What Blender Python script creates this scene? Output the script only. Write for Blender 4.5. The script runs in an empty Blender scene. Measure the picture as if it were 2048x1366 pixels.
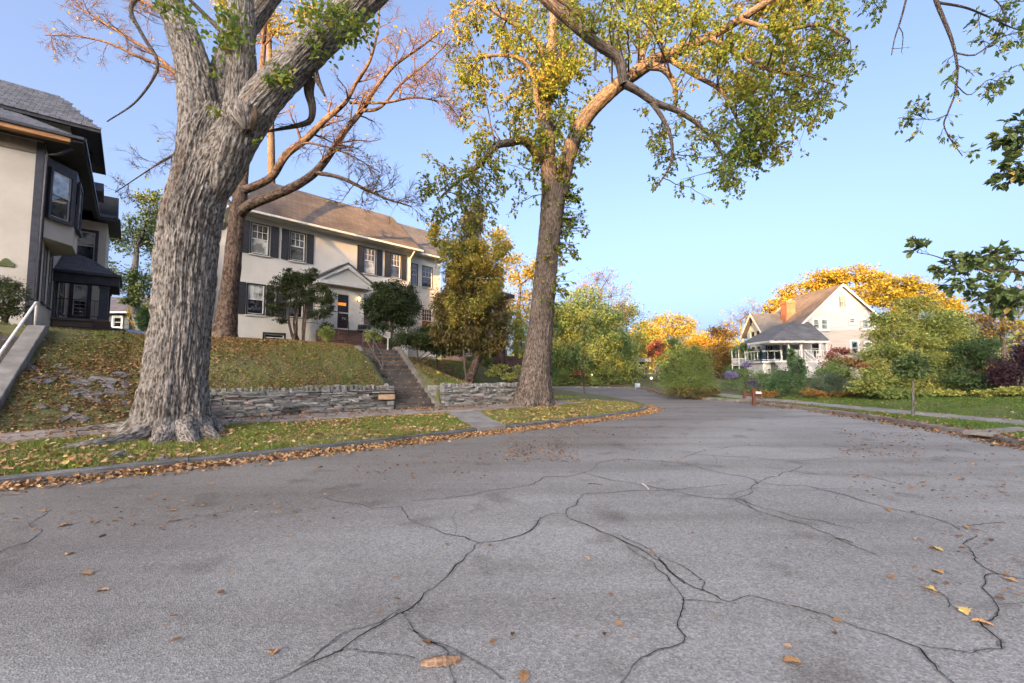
import bpy, bmesh, math, random
import numpy as np
from mathutils import Vector, Matrix
random.seed(11); RNG = np.random.default_rng(11)
S = bpy.context.scene; COL = S.collection
R = math.radians
# ------------------------------------------------------------------ camera
F, EYE = 900.0, 1.45
PIT = math.atan(62/900.0)
cam = bpy.data.cameras.new('camera'); cam.sensor_width = 36; cam.lens = F/2048*36
cam.clip_start = 0.05; cam.clip_end = 4000
CAM = bpy.data.objects.new('camera', cam); COL.objects.link(CAM)
CAM.location = (0, 0, EYE); CAM.rotation_euler = (R(90)+PIT, 0, 0); S.camera = CAM
# ------------------------------------------------------------------ sky, sun, exposure
SUN_EL, SUN_AZ = R(13), R(200)
world = bpy.data.worlds.new('World'); S.world = world; world.use_nodes = True
wn = world.node_tree; bgn = wn.nodes['Background']
skyn = wn.nodes.new('ShaderNodeTexSky'); skyn.sky_type = 'NISHITA'; skyn.sun_disc = False
skyn.sun_elevation = SUN_EL; skyn.sun_rotation = SUN_AZ
skyn.air_density = 0.5; skyn.dust_density = 10; skyn.ozone_density = 1.9
wtc = wn.nodes.new('ShaderNodeTexCoord'); wmp = wn.nodes.new('ShaderNodeMapping'); wmp.inputs['Location'].default_value = (0, 0, .05)   # lifts the murky lowest band of the whole sky below the horizon
wn.links.new(wtc.outputs['Generated'], wmp.inputs[0]); wn.links.new(wmp.outputs[0], skyn.inputs[0])
wtint = wn.nodes.new('ShaderNodeVectorMath'); wtint.operation = 'MULTIPLY'; wtint.inputs[1].default_value = (1.0, .955, .915)   # white balance of the whole sky
wn.links.new(skyn.outputs[0], wtint.inputs[0]); wn.links.new(wtint.outputs[0], bgn.inputs[0]); bgn.inputs[1].default_value = 0.15
sunl = bpy.data.lights.new('sun', 'SUN'); sunl.energy = 3.6; sunl.angle = R(0.5); sunl.color = (1.0, 0.54, 0.19)
SUN = bpy.data.objects.new('sun', sunl); COL.objects.link(SUN)
SDIR = Vector((math.sin(SUN_AZ)*math.cos(SUN_EL), math.cos(SUN_AZ)*math.cos(SUN_EL), math.sin(SUN_EL)))
SUN.rotation_euler = SDIR.to_track_quat('Z', 'Y').to_euler()
vs = S.view_settings; vs.view_transform = 'Standard'; vs.look = 'None'; vs.gamma = 1.0; vs.use_curve_mapping = False
vs.exposure = 2.72
S.render.engine = 'CYCLES'
S.cycles.use_denoising = True
S.cycles.max_bounces = 6; S.cycles.diffuse_bounces = 3; S.cycles.transmission_bounces = 4; S.cycles.transparent_max_bounces = 6
S.cycles.caustics_reflective = False; S.cycles.caustics_refractive = False

# ------------------------------------------------------------------ helpers: pixels of the photograph to places
CP, SP = math.cos(PIT), math.sin(PIT)
def ray(px, py):
    a = (px-1024)/F; b = (683-py)/F
    return Vector((a, CP-b*SP, SP+b*CP))
def G(px, py, z=0.0):
    r = ray(px, py); k = (z-EYE)/r.z; return Vector((r.x*k, r.y*k, z))
def D(px, py, Y):
    r = ray(px, py); k = Y/r.y; return Vector((r.x*k, Y, EYE+r.z*k))
def PLN(px, py, p0, nrm):
    r = ray(px, py); o = Vector((0, 0, EYE)); k = (p0-o).dot(nrm)/r.dot(nrm); return o+r*k
# ------------------------------------------------------------------ helpers: objects
def tag(o, label=None, cat=None, group=None, kind=None):
    if label: o['label'] = label
    if cat: o['category'] = cat
    if group: o['group'] = group
    if kind: o['kind'] = kind
    return o
def link(o, parent=None):
    COL.objects.link(o)
    if parent is not None: o.parent = parent
    return o
def empty(name, loc=(0, 0, 0), rz=0.0, label=None, cat=None, group=None):
    o = bpy.data.objects.new(name, None); o.location = loc; o.rotation_euler = (0, 0, rz); o.empty_display_size = .2
    link(o); return tag(o, label, cat, group)
def mesh_np(name, V, Fc, mat=None, parent=None, smooth=False, tint=None, nside=None):
    """V (n,3); Fc (m,k) index array with constant k, or a list of such arrays"""
    me = bpy.data.meshes.new(name)
    V = np.ascontiguousarray(V, np.float32)
    if not isinstance(Fc, (list, tuple)): Fc = [Fc]
    Fc = [np.asarray(f, np.int32) for f in Fc if len(f)]
    loops = np.concatenate([f.ravel() for f in Fc]); tot = np.concatenate([np.full(len(f), f.shape[1], np.int32) for f in Fc])
    st = np.concatenate([[0], np.cumsum(tot)[:-1]]).astype(np.int32)
    me.vertices.add(len(V)); me.vertices.foreach_set('co', V.ravel())
    me.loops.add(len(loops)); me.loops.foreach_set('vertex_index', loops.astype(np.int32))
    me.polygons.add(len(tot)); me.polygons.foreach_set('loop_start', st)
    me.polygons.foreach_set('loop_total', tot)
    if smooth: me.polygons.foreach_set('use_smooth', np.ones(len(tot), bool))
    if tint is not None:
        at = me.attributes.new('tint', 'FLOAT', 'POINT'); at.data.foreach_set('value', np.ascontiguousarray(tint, np.float32))
    me.update(calc_edges=True)
    if mat: me.materials.append(mat)
    return link(bpy.data.objects.new(name, me), parent)
class MB:
    """collects boxes, prisms, tubes and quads; build() links them as one mesh object"""
    def __init__(s): s.v = []; s.f = []
    def add(s, vs, fs):
        b = len(s.v); s.v += [tuple(v) for v in vs]; s.f += [tuple(i+b for i in f) for f in fs]; return s
    def box(s, x0, x1, y0, y1, z0, z1):
        return s.add([(x0,y0,z0),(x1,y0,z0),(x1,y1,z0),(x0,y1,z0),(x0,y0,z1),(x1,y0,z1),(x1,y1,z1),(x0,y1,z1)],
                     [(0,3,2,1),(4,5,6,7),(0,1,5,4),(1,2,6,5),(2,3,7,6),(3,0,4,7)])
    def prism(s, pts, off):
        """polygon pts (3D, planar) swept by vector off"""
        n = len(pts); P = [Vector(p) for p in pts]; o = Vector(off)
        return s.add(P+[p+o for p in P], [tuple(range(n))[::-1], tuple(range(n, 2*n))]+[(i, (i+1) % n, n+(i+1) % n, n+i) for i in range(n)])
    def bar(s, a, b, w, h=None, up=(0, 0, 1)):
        a = Vector(a); b = Vector(b); h = h or w; d = (b-a).normalized(); u = Vector(up)
        x = d.cross(u); x = x.normalized() if x.length > 1e-4 else Vector((1, 0, 0)); z = x.cross(d).normalized()
        q = [a+x*i*w/2+z*j*h/2 for i, j in ((-1,-1),(1,-1),(1,1),(-1,1))]
        return s.prism(q, b-a)
    def tube(s, pts, r, n=8):
        V, Q = tube_np(np.array([tuple(p) for p in pts]), np.full(len(pts), r) if np.isscalar(r) else np.array(r), n)
        s.add(V.tolist(), Q.tolist()); m = len(pts); b = len(s.v)-m*n
        s.f.append(tuple(b+i for i in range(n))[::-1]); s.f.append(tuple(b+(m-1)*n+i for i in range(n))); return s
    def quad(s, a, b, c, d): return s.add([a, b, c, d], [(0, 1, 2, 3)])
    def tri(s, a, b, c): return s.add([a, b, c], [(0, 1, 2)])
    def build(s, name, mat, parent=None, smooth=False, bevel=0):
        me = bpy.data.meshes.new(name); me.from_pydata(s.v, [], s.f)
        bm = bmesh.new(); bm.from_mesh(me)
        bmesh.ops.recalc_face_normals(bm, faces=bm.faces)
        if bevel: bmesh.ops.bevel(bm, geom=bm.edges[:], offset=bevel, segments=1, affect='EDGES', clamp_overlap=True)
        bm.to_mesh(me); bm.free()
        if smooth:
            for p in me.polygons: p.use_smooth = True
        if mat: me.materials.append(mat)
        return link(bpy.data.objects.new(name, me), parent)
def tube_np(P, r, n, disp=None):
    """ring loft along P (m,3) with radii r; returns verts (m*n,3), quads"""
    m = len(P); T = np.gradient(P, axis=0); T /= np.linalg.norm(T, axis=1, keepdims=True)+1e-9
    ref = np.array([1., 0, 0]) if abs(T[0, 0]) < .8 else np.array([0, 1., 0])
    N = np.zeros_like(P); x = ref-T[0]*ref.dot(T[0]); N[0] = x/np.linalg.norm(x)
    for i in range(1, m):
        x = N[i-1]-T[i]*N[i-1].dot(T[i]); N[i] = x/(np.linalg.norm(x)+1e-9)
    B = np.cross(T, N); a = np.linspace(0, 2*np.pi, n, endpoint=False)
    rr = r[:, None]*np.ones(n)[None] if disp is None else r[:, None]*disp
    V = P[:, None]+rr[..., None]*(np.cos(a)[None, :, None]*N[:, None]+np.sin(a)[None, :, None]*B[:, None])
    i = np.arange(m-1)[:, None]*n; j = np.arange(n)[None]; j2 = (j+1) % n
    Q = np.stack([i+j, i+j2, i+n+j2, i+n+j], -1).reshape(-1, 4)
    return V.reshape(-1, 3), Q
class Soup:
    """numpy mesh soup of quads"""
    def __init__(s): s.V = []; s.Q = []; s.n = 0
    def add(s, V, Q): s.V.append(V); s.Q.append(Q+s.n); s.n += len(V)
    def build(s, name, mat, parent=None, smooth=True):
        return mesh_np(name, np.concatenate(s.V), np.concatenate(s.Q), mat, parent, smooth)
# ------------------------------------------------------------------ numpy noise
def _h(ix, iy, iz):
    h = (ix.astype(np.int64)*374761393 + iy.astype(np.int64)*668265263 + iz.astype(np.int64)*2147483647) & 0xffffffff
    h = ((h ^ (h >> 13))*1274126177) & 0xffffffff; h = h ^ (h >> 16); return (h & 0xffffff)/float(0xffffff)
def noise(x, y, z=0.0):
    x, y, z = np.broadcast_arrays(np.asarray(x, float), np.asarray(y, float), np.asarray(z, float))
    fx, fy, fz = np.floor(x), np.floor(y), np.floor(z); dx, dy, dz = x-fx, y-fy, z-fz
    sx, sy, sz = dx*dx*(3-2*dx), dy*dy*(3-2*dy), dz*dz*(3-2*dz); r = 0
    for a in (0, 1):
        for b in (0, 1):
            for c in (0, 1):
                r = r+_h(fx+a, fy+b, fz+c)*(sx if a else 1-sx)*(sy if b else 1-sy)*(sz if c else 1-sz)
    return r*2-1
def fbm(x, y, z=0.0, o=3):
    r = 0; a = 1
    for i in range(o): r = r+noise(np.asarray(x)*2**i+i*17.3, np.asarray(y)*2**i, np.asarray(z)*2**i)*a; a *= .5
    return r
def smooth(e0, e1, x): t = np.clip((x-e0)/(e1-e0), 0, 1); return t*t*(3-2*t)
# ------------------------------------------------------------------ materials (procedural)
MATS = {}
def mat(name, cols, scale=4.0, detail=6, rough=.85, bump=.0, bscale=None, stretch=(1, 1, 1), spec=.3, fine=0.0, fscale=60, rnd=0.0, metal=0.0, emit=None, dist=0.0, kind='noise'):
    """cols: list of (pos, rgb) ramped over noise; fine: value speckle; rnd: per object value variation"""
    if name in MATS: return MATS[name]
    m = bpy.data.materials.new(name); m.use_nodes = True; nt = m.node_tree; N = nt.nodes; L = nt.links
    b = N['Principled BSDF']; b.inputs['Roughness'].default_value = rough; b.inputs['Specular IOR Level'].default_value = spec; b.inputs['Metallic'].default_value = metal
    tc = N.new('ShaderNodeTexCoord'); mp = N.new('ShaderNodeMapping'); mp.inputs['Scale'].default_value = stretch
    L.new(tc.outputs['Object'], mp.inputs['Vector'])
    oi = N.new('ShaderNodeObjectInfo')
    vm = N.new('ShaderNodeVectorMath'); vm.operation = 'MULTIPLY_ADD'; vm.inputs[1].default_value = (31, 17, 23)
    L.new(oi.outputs['Random'], vm.inputs[0]); L.new(mp.outputs[0], vm.inputs[2])
    nz = N.new('ShaderNodeTexNoise'); nz.inputs['Scale'].default_value = scale; nz.inputs['Detail'].default_value = detail; nz.inputs['Distortion'].default_value = dist
    L.new(vm.outputs[0], nz.inputs['Vector'])
    cr = N.new('ShaderNodeValToRGB'); e = cr.color_ramp.elements
    if not isinstance(cols[0][0], (int, float)): cols = [(.5, cols)]
    while len(e) < len(cols): e.new(.5)
    while len(e) > max(1, len(cols)): e.remove(e[-1])
    for i, (p, c) in enumerate(cols): e[i].position = p; e[i].color = (*c, 1)
    L.new(nz.outputs[0], cr.inputs[0]); out = cr.outputs[0]
    def mul(out, fac_out, lo, hi):
        mr = N.new('ShaderNodeMapRange'); mr.inputs[3].default_value = lo; mr.inputs[4].default_value = hi
        L.new(fac_out, mr.inputs[0]); mx = N.new('ShaderNodeVectorMath'); mx.operation = 'SCALE'
        L.new(out, mx.inputs[0]); L.new(mr.outputs[0], mx.inputs['Scale']); return mx.outputs[0]
    nf = None
    if fine:
        nf = N.new('ShaderNodeTexNoise'); nf.inputs['Scale'].default_value = fscale; nf.inputs['Detail'].default_value = 3
        L.new(vm.outputs[0], nf.inputs['Vector']); mrf = N.new('ShaderNodeMapRange'); mrf.inputs[1].default_value = .3; mrf.inputs[2].default_value = .7
        L.new(nf.outputs[0], mrf.inputs[0]); out = mul(out, mrf.outputs[0], 1-fine, 1+fine)
    if rnd: out = mul(out, oi.outputs['Random'], 1-rnd, 1+rnd)
    L.new(out, b.inputs['Base Color'])
    if bump:
        bp = N.new('ShaderNodeBump'); bp.inputs['Strength'].default_value = bump; bp.inputs['Distance'].default_value = .02
        nb = N.new('ShaderNodeTexNoise'); nb.inputs['Scale'].default_value = bscale or scale*4; nb.inputs['Detail'].default_value = 5
        L.new(vm.outputs[0], nb.inputs['Vector']); L.new(nb.outputs[0], bp.inputs['Height']); L.new(bp.outputs[0], b.inputs['Normal'])
    if emit:
        b.inputs['Emission Color'].default_value = (*emit[0], 1); b.inputs['Emission Strength'].default_value = emit[1]
    MATS[name] = m; return m
def leafmat(name, cols, trans=.35, rough=.6):
    """cols: ramp over the 'tint' attribute of each leaf"""
    if name in MATS: return MATS[name]
    m = bpy.data.materials.new(name); m.use_nodes = True; nt = m.node_tree; N = nt.nodes; L = nt.links
    N.remove(N['Principled BSDF']); out = N['Material Output']
    at = N.new('ShaderNodeAttribute'); at.attribute_name = 'tint'
    cr = N.new('ShaderNodeValToRGB'); e = cr.color_ramp.elements
    while len(e) < len(cols): e.new(.5)
    for i, (p, c) in enumerate(cols): e[i].position = p; e[i].color = (*c, 1)
    L.new(at.outputs['Fac'], cr.inputs[0])
    d = N.new('ShaderNodeBsdfPrincipled'); d.inputs['Roughness'].default_value = rough; d.inputs['Specular IOR Level'].default_value = .25
    t = N.new('ShaderNodeBsdfTranslucent'); mx = N.new('ShaderNodeMixShader'); mx.inputs[0].default_value = trans
    L.new(cr.outputs[0], d.inputs['Base Color']); L.new(cr.outputs[0], t.inputs[0])
    L.new(d.outputs[0], mx.inputs[1]); L.new(t.outputs[0], mx.inputs[2]); L.new(mx.outputs[0], out.inputs[0])
    MATS[name] = m; return m
def glassmat(name, col=(.03, .035, .04), rough=.04, spec=.9):
    if name in MATS: return MATS[name]
    m = bpy.data.materials.new(name); m.use_nodes = True; nt = m.node_tree; N = nt.nodes; L = nt.links
    b = N['Principled BSDF']; b.inputs['Roughness'].default_value = rough; b.inputs['Specular IOR Level'].default_value = spec
    b.inputs['IOR'].default_value = 1.6
    tc = N.new('ShaderNodeTexCoord'); nz = N.new('ShaderNodeTexNoise'); nz.inputs['Scale'].default_value = 2.2; nz.inputs['Detail'].default_value = 2
    L.new(tc.outputs['Object'], nz.inputs['Vector']); cr = N.new('ShaderNodeValToRGB'); e = cr.color_ramp.elements
    e[0].position = .4; e[0].color = (*[c*.5 for c in col], 1); e[1].position = .62; e[1].color = (*[min(1, c*1.8) for c in col], 1)
    L.new(nz.outputs[0], cr.inputs[0]); L.new(cr.outputs[0], b.inputs['Base Color'])
    bp = N.new('ShaderNodeBump'); bp.inputs['Strength'].default_value = .04; L.new(nz.outputs[0], bp.inputs['Height']); L.new(bp.outputs[0], b.inputs['Normal'])
    MATS[name] = m; return m
# ================================================================== THE SETTING
TH = math.atan(851/900.0)
UX, UY = math.sin(TH), math.cos(TH); NX, NY = -UY, UX          # along the street / towards the houses
U = Vector((UX, UY, 0)); NV = Vector((NX, NY, 0)); UROT = math.atan2(UY, UX)
def ST(x, y): return x*UX+y*UY, x*NX+y*NY
def XY(s, t): return s*UX+t*NX, s*UY+t*NY
# ---- base materials
def asphalt_mat():
    m = bpy.data.materials.new('worn_asphalt'); m.use_nodes = True; N = m.node_tree.nodes; L = m.node_tree.links
    b = N['Principled BSDF']; b.inputs['Roughness'].default_value = .92; b.inputs['Specular IOR Level'].default_value = .25
    tc = N.new('ShaderNodeTexCoord')
    def nz(sc, det=4, stretch=None):
        n = N.new('ShaderNodeTexNoise'); n.inputs['Scale'].default_value = sc; n.inputs['Detail'].default_value = det
        if stretch:
            mp = N.new('ShaderNodeMapping'); mp.inputs['Rotation'].default_value = (0, 0, -UROT); mp.inputs['Scale'].default_value = stretch
            L.new(tc.outputs['Object'], mp.inputs[0]); L.new(mp.outputs[0], n.inputs['Vector'])
        else: L.new(tc.outputs['Object'], n.inputs['Vector'])
        return n.outputs[0]
    def ramp(f, cols):
        cr = N.new('ShaderNodeValToRGB'); e = cr.color_ramp.elements
        while len(e) < len(cols): e.new(.5)
        for i, (p, c) in enumerate(cols): e[i].position = p; e[i].color = (*c, 1)
        L.new(f, cr.inputs[0]); return cr.outputs[0]
    def mulc(a, bb, fac=1.0):
        mx = N.new('ShaderNodeMix'); mx.data_type = 'RGBA'; mx.blend_type = 'MULTIPLY'; mx.inputs[0].default_value = fac
        L.new(a, mx.inputs[6]); L.new(bb, mx.inputs[7]); return mx.outputs[2]
    base = ramp(nz(.35, 5), [(.3, (.212, .206, .193)), (.52, (.256, .251, .236)), (.72, (.290, .285, .268))])
    # aggregate: pale and dark chips
    v = N.new('ShaderNodeTexVoronoi'); v.inputs['Scale'].default_value = 95; L.new(tc.outputs['Object'], v.inputs['Vector'])
    sx = N.new('ShaderNodeSeparateColor'); L.new(v.outputs['Color'], sx.inputs[0])
    chips = ramp(sx.outputs[0], [(0, (.66, .65, .65)), (.35, (.92, .91, .91)), (.7, (1.03, 1.03, 1.03)), (1, (1.34, 1.32, 1.30))])
    base = mulc(base, chips)
    v2 = N.new('ShaderNodeTexVoronoi'); v2.inputs['Scale'].default_value = 38; L.new(tc.outputs['Object'], v2.inputs['Vector'])
    sx2 = N.new('ShaderNodeSeparateColor'); L.new(v2.outputs['Color'], sx2.inputs[0])
    base = mulc(base, ramp(sx2.outputs[1], [(0, (.9, .9, .9)), (.5, (1, 1, 1)), (1, (1.08, 1.08, 1.08))]))
    # streaks worn along the lane, oil stains, browner damp strip beside the kerb where cars stand
    base = mulc(base, ramp(nz(1.0, 4, (.12, 1.2, 1)), [(.36, (.80, .785, .77)), (.55, (1, 1, 1))]))
    base = mulc(base, ramp(nz(1.6, 3), [(.30, (.72, .70, .69)), (.42, (1, 1, 1))]))
    dp = N.new('ShaderNodeVectorMath'); dp.operation = 'DOT_PRODUCT'; dp.inputs[1].default_value = (NX, NY, 0); L.new(tc.outputs['Object'], dp.inputs[0])
    ad = N.new('ShaderNodeMath'); ad.operation = 'MULTIPLY_ADD'; ad.inputs[1].default_value = 3.2; L.new(nz(.5, 4, (.25, 1, 1)), ad.inputs[0]); L.new(dp.outputs['Value'], ad.inputs[2])
    mr = N.new('ShaderNodeMapRange'); mr.inputs[1].default_value = 5.2; mr.inputs[2].default_value = 7.4; mr.inputs[3].default_value = 0; mr.inputs[4].default_value = 1; L.new(ad.outputs[0], mr.inputs[0])
    base = mulc(base, ramp(mr.outputs[0], [(0, (1, 1, 1)), (.7, (.78, .745, .72)), (1, (.74, .70, .665))]))
    L.new(base, b.inputs['Base Color'])
    bp = N.new('ShaderNodeBump'); bp.inputs['Strength'].default_value = .55; bp.inputs['Distance'].default_value = .006
    L.new(v.outputs['Distance'], bp.inputs['Height']); L.new(bp.outputs[0], b.inputs['Normal'])
    return m
M_ASPH = asphalt_mat()
M_GRASSG = mat('lawn_soil', [(.32, (.085, .070, .035)), (.5, (.10, .105, .036)), (.68, (.13, .115, .055))], scale=1.6, fine=.35, fscale=45, bump=.5, bscale=40, rough=.95)
M_GROUND = mat('far_ground', [(.35, (.05, .06, .022)), (.6, (.09, .085, .035))], scale=.25, fine=.3, fscale=8, rough=.95)
M_CONC = mat('old_concrete', [(.3, (.15, .138, .122)), (.55, (.225, .212, .192)), (.75, (.30, .285, .265))], scale=2.2, fine=.2, fscale=70, bump=.35, bscale=50, rough=.9, rnd=.08)
M_CONC_D = mat('dark_concrete', [(.3, (.045, .040, .036)), (.55, (.085, .078, .072)), (.78, (.15, .14, .13))], scale=2.6, fine=.25, fscale=60, bump=.4, bscale=45, rough=.9, rnd=.12)
M_CHEEK = mat('brown_stained_concrete', [(.3, (.10, .086, .070)), (.55, (.155, .138, .115)), (.78, (.22, .20, .17))], scale=2.2, fine=.25, fscale=60, bump=.4, bscale=45, rough=.92)
M_WALK = mat('stained_sidewalk', [(.3, (.15, .12, .10)), (.5, (.24, .205, .175)), (.72, (.33, .30, .27))], scale=1.6, fine=.25, fscale=50, bump=.3, bscale=40, rough=.92, rnd=.1)
M_KERB = mat('kerb_stone', [(.3, (.075, .074, .075)), (.55, (.12, .119, .12)), (.78, (.19, .188, .186))], scale=3, fine=.25, fscale=80, bump=.4, bscale=60, rough=.88, rnd=.12)
M_CRACK = mat('crack_void', [(.4, (.022, .020, .019)), (.65, (.055, .051, .048))], scale=9, rough=1.0, spec=0)
M_ADDED_BLUFF = mat('added_bluff_green', [(.35, (.03, .035, .012)), (.6, (.07, .06, .02))], scale=.08, rough=1.0)

# ---- the far ground and the road sheet
gb = MB(); gb.quad((-1500, -1500, -.08), (1500, -1500, -.08), (1500, 1500, -.08), (-1500, 1500, -.08))
tag(gb.build('ground', M_GROUND), kind='structure')
rb = MB(); xs = np.linspace(-70, 32, 18); ys = np.linspace(-45, 47, 18)
for i in range(17):
    for j in range(17): rb.quad((xs[i], ys[j], 0), (xs[i+1], ys[j], 0), (xs[i+1], ys[j+1], 0), (xs[i], ys[j+1], 0))
ROAD = tag(rb.build('road', M_ASPH), kind='structure')

# ---- terrain of the house side (left) and of the far / right side
WS = [-40, -0.43, 2.02, 3.3, 8.35, 9.95, 13.39, 16, 30]; WT = [13.2, 13.95, 14.27, 14.32, 13.23, 12.85, 12.5, 12.4, 14.5]
TS = [-60, 7.6, 9.6, 11.4, 13.0, 14.6, 17, 20]; TK = [1, 1, .96, .80, .48, .2, .05, 0]
STAIR_A = Vector((*XY(8.35, 13.23), 0)); STAIR_B = Vector((*XY(9.62, 17.95), 0))
STD = (STAIR_B-STAIR_A).normalized(); STX = Vector((STD.y, -STD.x, 0)); ST_W = 1.38
LST_A = Vector((-11.05, 9.4, 0)); LST_B = Vector((-14.0, 13.2, 0)); LSD = (LST_B-LST_A).normalized(); LSX = Vector((LSD.y, -LSD.x, 0))
def zl(x, y, cut=False):
    x = np.asarray(x, float); y = np.asarray(y, float); s, t = x*UX+y*UY, x*NX+y*NY
    w = t-np.interp(s, WS, WT)
    verge = .097+.10*smooth(-5, -.4, w)+.015*noise(x*.9, y*.9)
    k = smooth(1.9, 2.7, s); tk = np.interp(s, TS, TK); tk = tk+(1-tk)*.72*smooth(6.0, 9.5, w)*(1-smooth(20, 27, s))
    rise = np.sin(np.pi/2*np.clip((w-.3)/7.0, 0, 1))
    zw = .2+(.70+1.92*rise)*np.maximum(tk, .30*(s < 14.2)*(w < 3)) + .025*np.clip(w-7, 0, 8)*tk
    pq = np.clip(w/5.9, 0, 1); zn = .2+2.62*pq*(1.2-.2*pq)+.025*np.clip(w-7, 0, 8)+.06*noise(x*1.3, y*1.3)*smooth(0, 1, w)
    z = np.where(w > .18, k*zw+(1-k)*zn, verge)
    z = np.where((w > 0) & (w <= .18), (1-k)*zn+k*verge, z)
    z = z+.03*noise(x*.7+9, y*.7)*smooth(.5, 1.5, w)
    if cut:
        rx, ry = x-STAIR_A.x, y-STAIR_A.y; a = rx*STX.x+ry*STX.y; b = rx*STD.x+ry*STD.y
        ins = (a > -.06) & (a < ST_W+.14) & (b > -.3) & (b < 4.7)
        z = np.where(ins, np.minimum(z, .05+np.clip(b, 0, 5)*.46-.12), z)
        rx, ry = x-LST_A.x, y-LST_A.y; a = rx*LSX.x+ry*LSX.y; b = rx*LSD.x+ry*LSD.y
        z = np.where((a > -1.8) & (a < -.12) & (b > -.5) & (b < 4.6), np.minimum(z, .05+np.clip(b, 0, 5)*.52-.25), z)
    return z
def zr(x, y):
    x = np.asarray(x, float); y = np.asarray(y, float)
    d = np.where(y < 30, x-14.2-.3*np.sin(y*.2), np.maximum(x-14.2, (y-42)*.5))
    d = np.clip(d, 0, 30)
    return .11+.10*d*np.exp(-d/26)+.03*noise(x*.5, y*.5)*smooth(0, 2, d)
LC = [G(*p) for p in ((0,975),(400,930),(690,898),(967,866),(1097,852),(1240,833),(1285,825),(1297,819),(1290,813),(1255,806),(1190,796),(1130,787),(1100,782))]
d0 = (LC[0]-LC[2]).normalized(); LC = [LC[0]+d0*30]+LC+[Vector((1.2, 37.5, 0)), Vector((-4, 39.5, 0)), Vector((-40, 45, 0))]
RC = [G(*p) for p in ((2048,895),(1950,873),(1880,862),(1825,852),(1700,832),(1600,818),(1500,806),(1440,802),(1380,796.5),(1335,791.5),(1316,786),(1302,780))]
RC = [Vector((8.2, -30, 0)), Vector((9.0, 2, 0))]+RC+[Vector((11.4, 41.5, 0)), Vector((8.5, 43.2, 0)), Vector((3.5, 43.2, 0)), Vector((-40, 49, 0))]
def resample(P, step=.5, rnd=2):
    P = np.array([tuple(p)[:2] for p in P])
    for _ in range(rnd):   # Chaikin
        Q = [P[0]]
        for a, b in zip(P[:-1], P[1:]): Q += [a*.75+b*.25, a*.25+b*.75]
        P = np.array(Q+[P[-1]])
    d = np.concatenate([[0], np.cumsum(np.linalg.norm(np.diff(P, axis=0), axis=1))]); n = max(2, int(d[-1]/step))
    q = np.linspace(0, d[-1], n); return np.stack([np.interp(q, d, P[:, 0]), np.interp(q, d, P[:, 1])], 1)
LCP = resample(LC, .3); RCP = resample(RC, .3)
def inside(poly, x, y):
    c = np.zeros(x.shape, bool); n = len(poly); j = n-1
    for i in range(n):
        xi, yi = poly[i]; xj, yj = poly[j]
        hit = ((yi > y) != (yj > y)) & (x < (xj-xi)*(y-yi)/(yj-yi+1e-12)+xi); c ^= hit; j = i
    return c
def nearest(P, x, y):
    A = P[:-1]; B = P[1:]; d = B-A; L2 = (d**2).sum(1); best = np.full(x.shape, 1e9); bx = x.copy(); by = y.copy()
    for i in range(len(A)):
        k = np.clip(((x-A[i, 0])*d[i, 0]+(y-A[i, 1])*d[i, 1])/L2[i], 0, 1); qx = A[i, 0]+k*d[i, 0]; qy = A[i, 1]+k*d[i, 1]
        e = (x-qx)**2+(y-qy)**2; m = e < best; best = np.where(m, e, best); bx = np.where(m, qx, bx); by = np.where(m, qy, by)
    return np.sqrt(best), bx, by
LPOLY = np.concatenate([LCP, [[-95, 60], [-95, -20]]]); RPOLY = np.concatenate([RCP, [[-300, 90], [-300, 500], [300, 500], [300, -30]]])
def lines(segs):
    r = [segs[0][0]]
    for a, b, st in segs: r += list(np.linspace(a, b, max(2, int((b-a)/st)+1))[1:])
    return np.array(r)
def terrain(name, poly, curve, xl, yl, zf, m, off=.15):
    X, Y = np.meshgrid(xl, yl, indexing='ij'); x = X.ravel(); y = Y.ravel()
    ins = inside(poly, x, y); d, qx, qy = nearest(curve, x, y)
    ok = ins.reshape(X.shape); cell = ok[:-1, :-1] | ok[1:, :-1] | ok[1:, 1:] | ok[:-1, 1:]
    x2 = np.where(ins, x, qx); y2 = np.where(ins, y, qy); z = zf(x2, y2)
    idx = np.arange(len(x)).reshape(X.shape); q = np.stack([idx[:-1, :-1], idx[1:, :-1], idx[1:, 1:], idx[:-1, 1:]], -1)[cell]
    used = np.unique(q); rm = np.full(len(x), -1); rm[used] = np.arange(len(used))
    return tag(mesh_np(name, np.stack([x2, y2, z], 1)[used], rm[q], m, smooth=True), kind='structure')
terrain('lawn', LPOLY, LCP, lines([(-94, -16, 2.0), (-16, 7, .14)]), lines([(-18, 4, 1.0), (4, 26, .14), (26, 60, 1.0)]), lambda x, y: zl(x, y, True), M_GRASSG)
terrain('garden_ground', RPOLY, RCP, lines([(-200, -40, 20), (-40, 8, 2.0), (8, 40, .4), (40, 300, 20)]), lines([(-30, 6, 3), (6, 60, .4), (60, 400, 20)]), zr, M_GRASSG)

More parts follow.
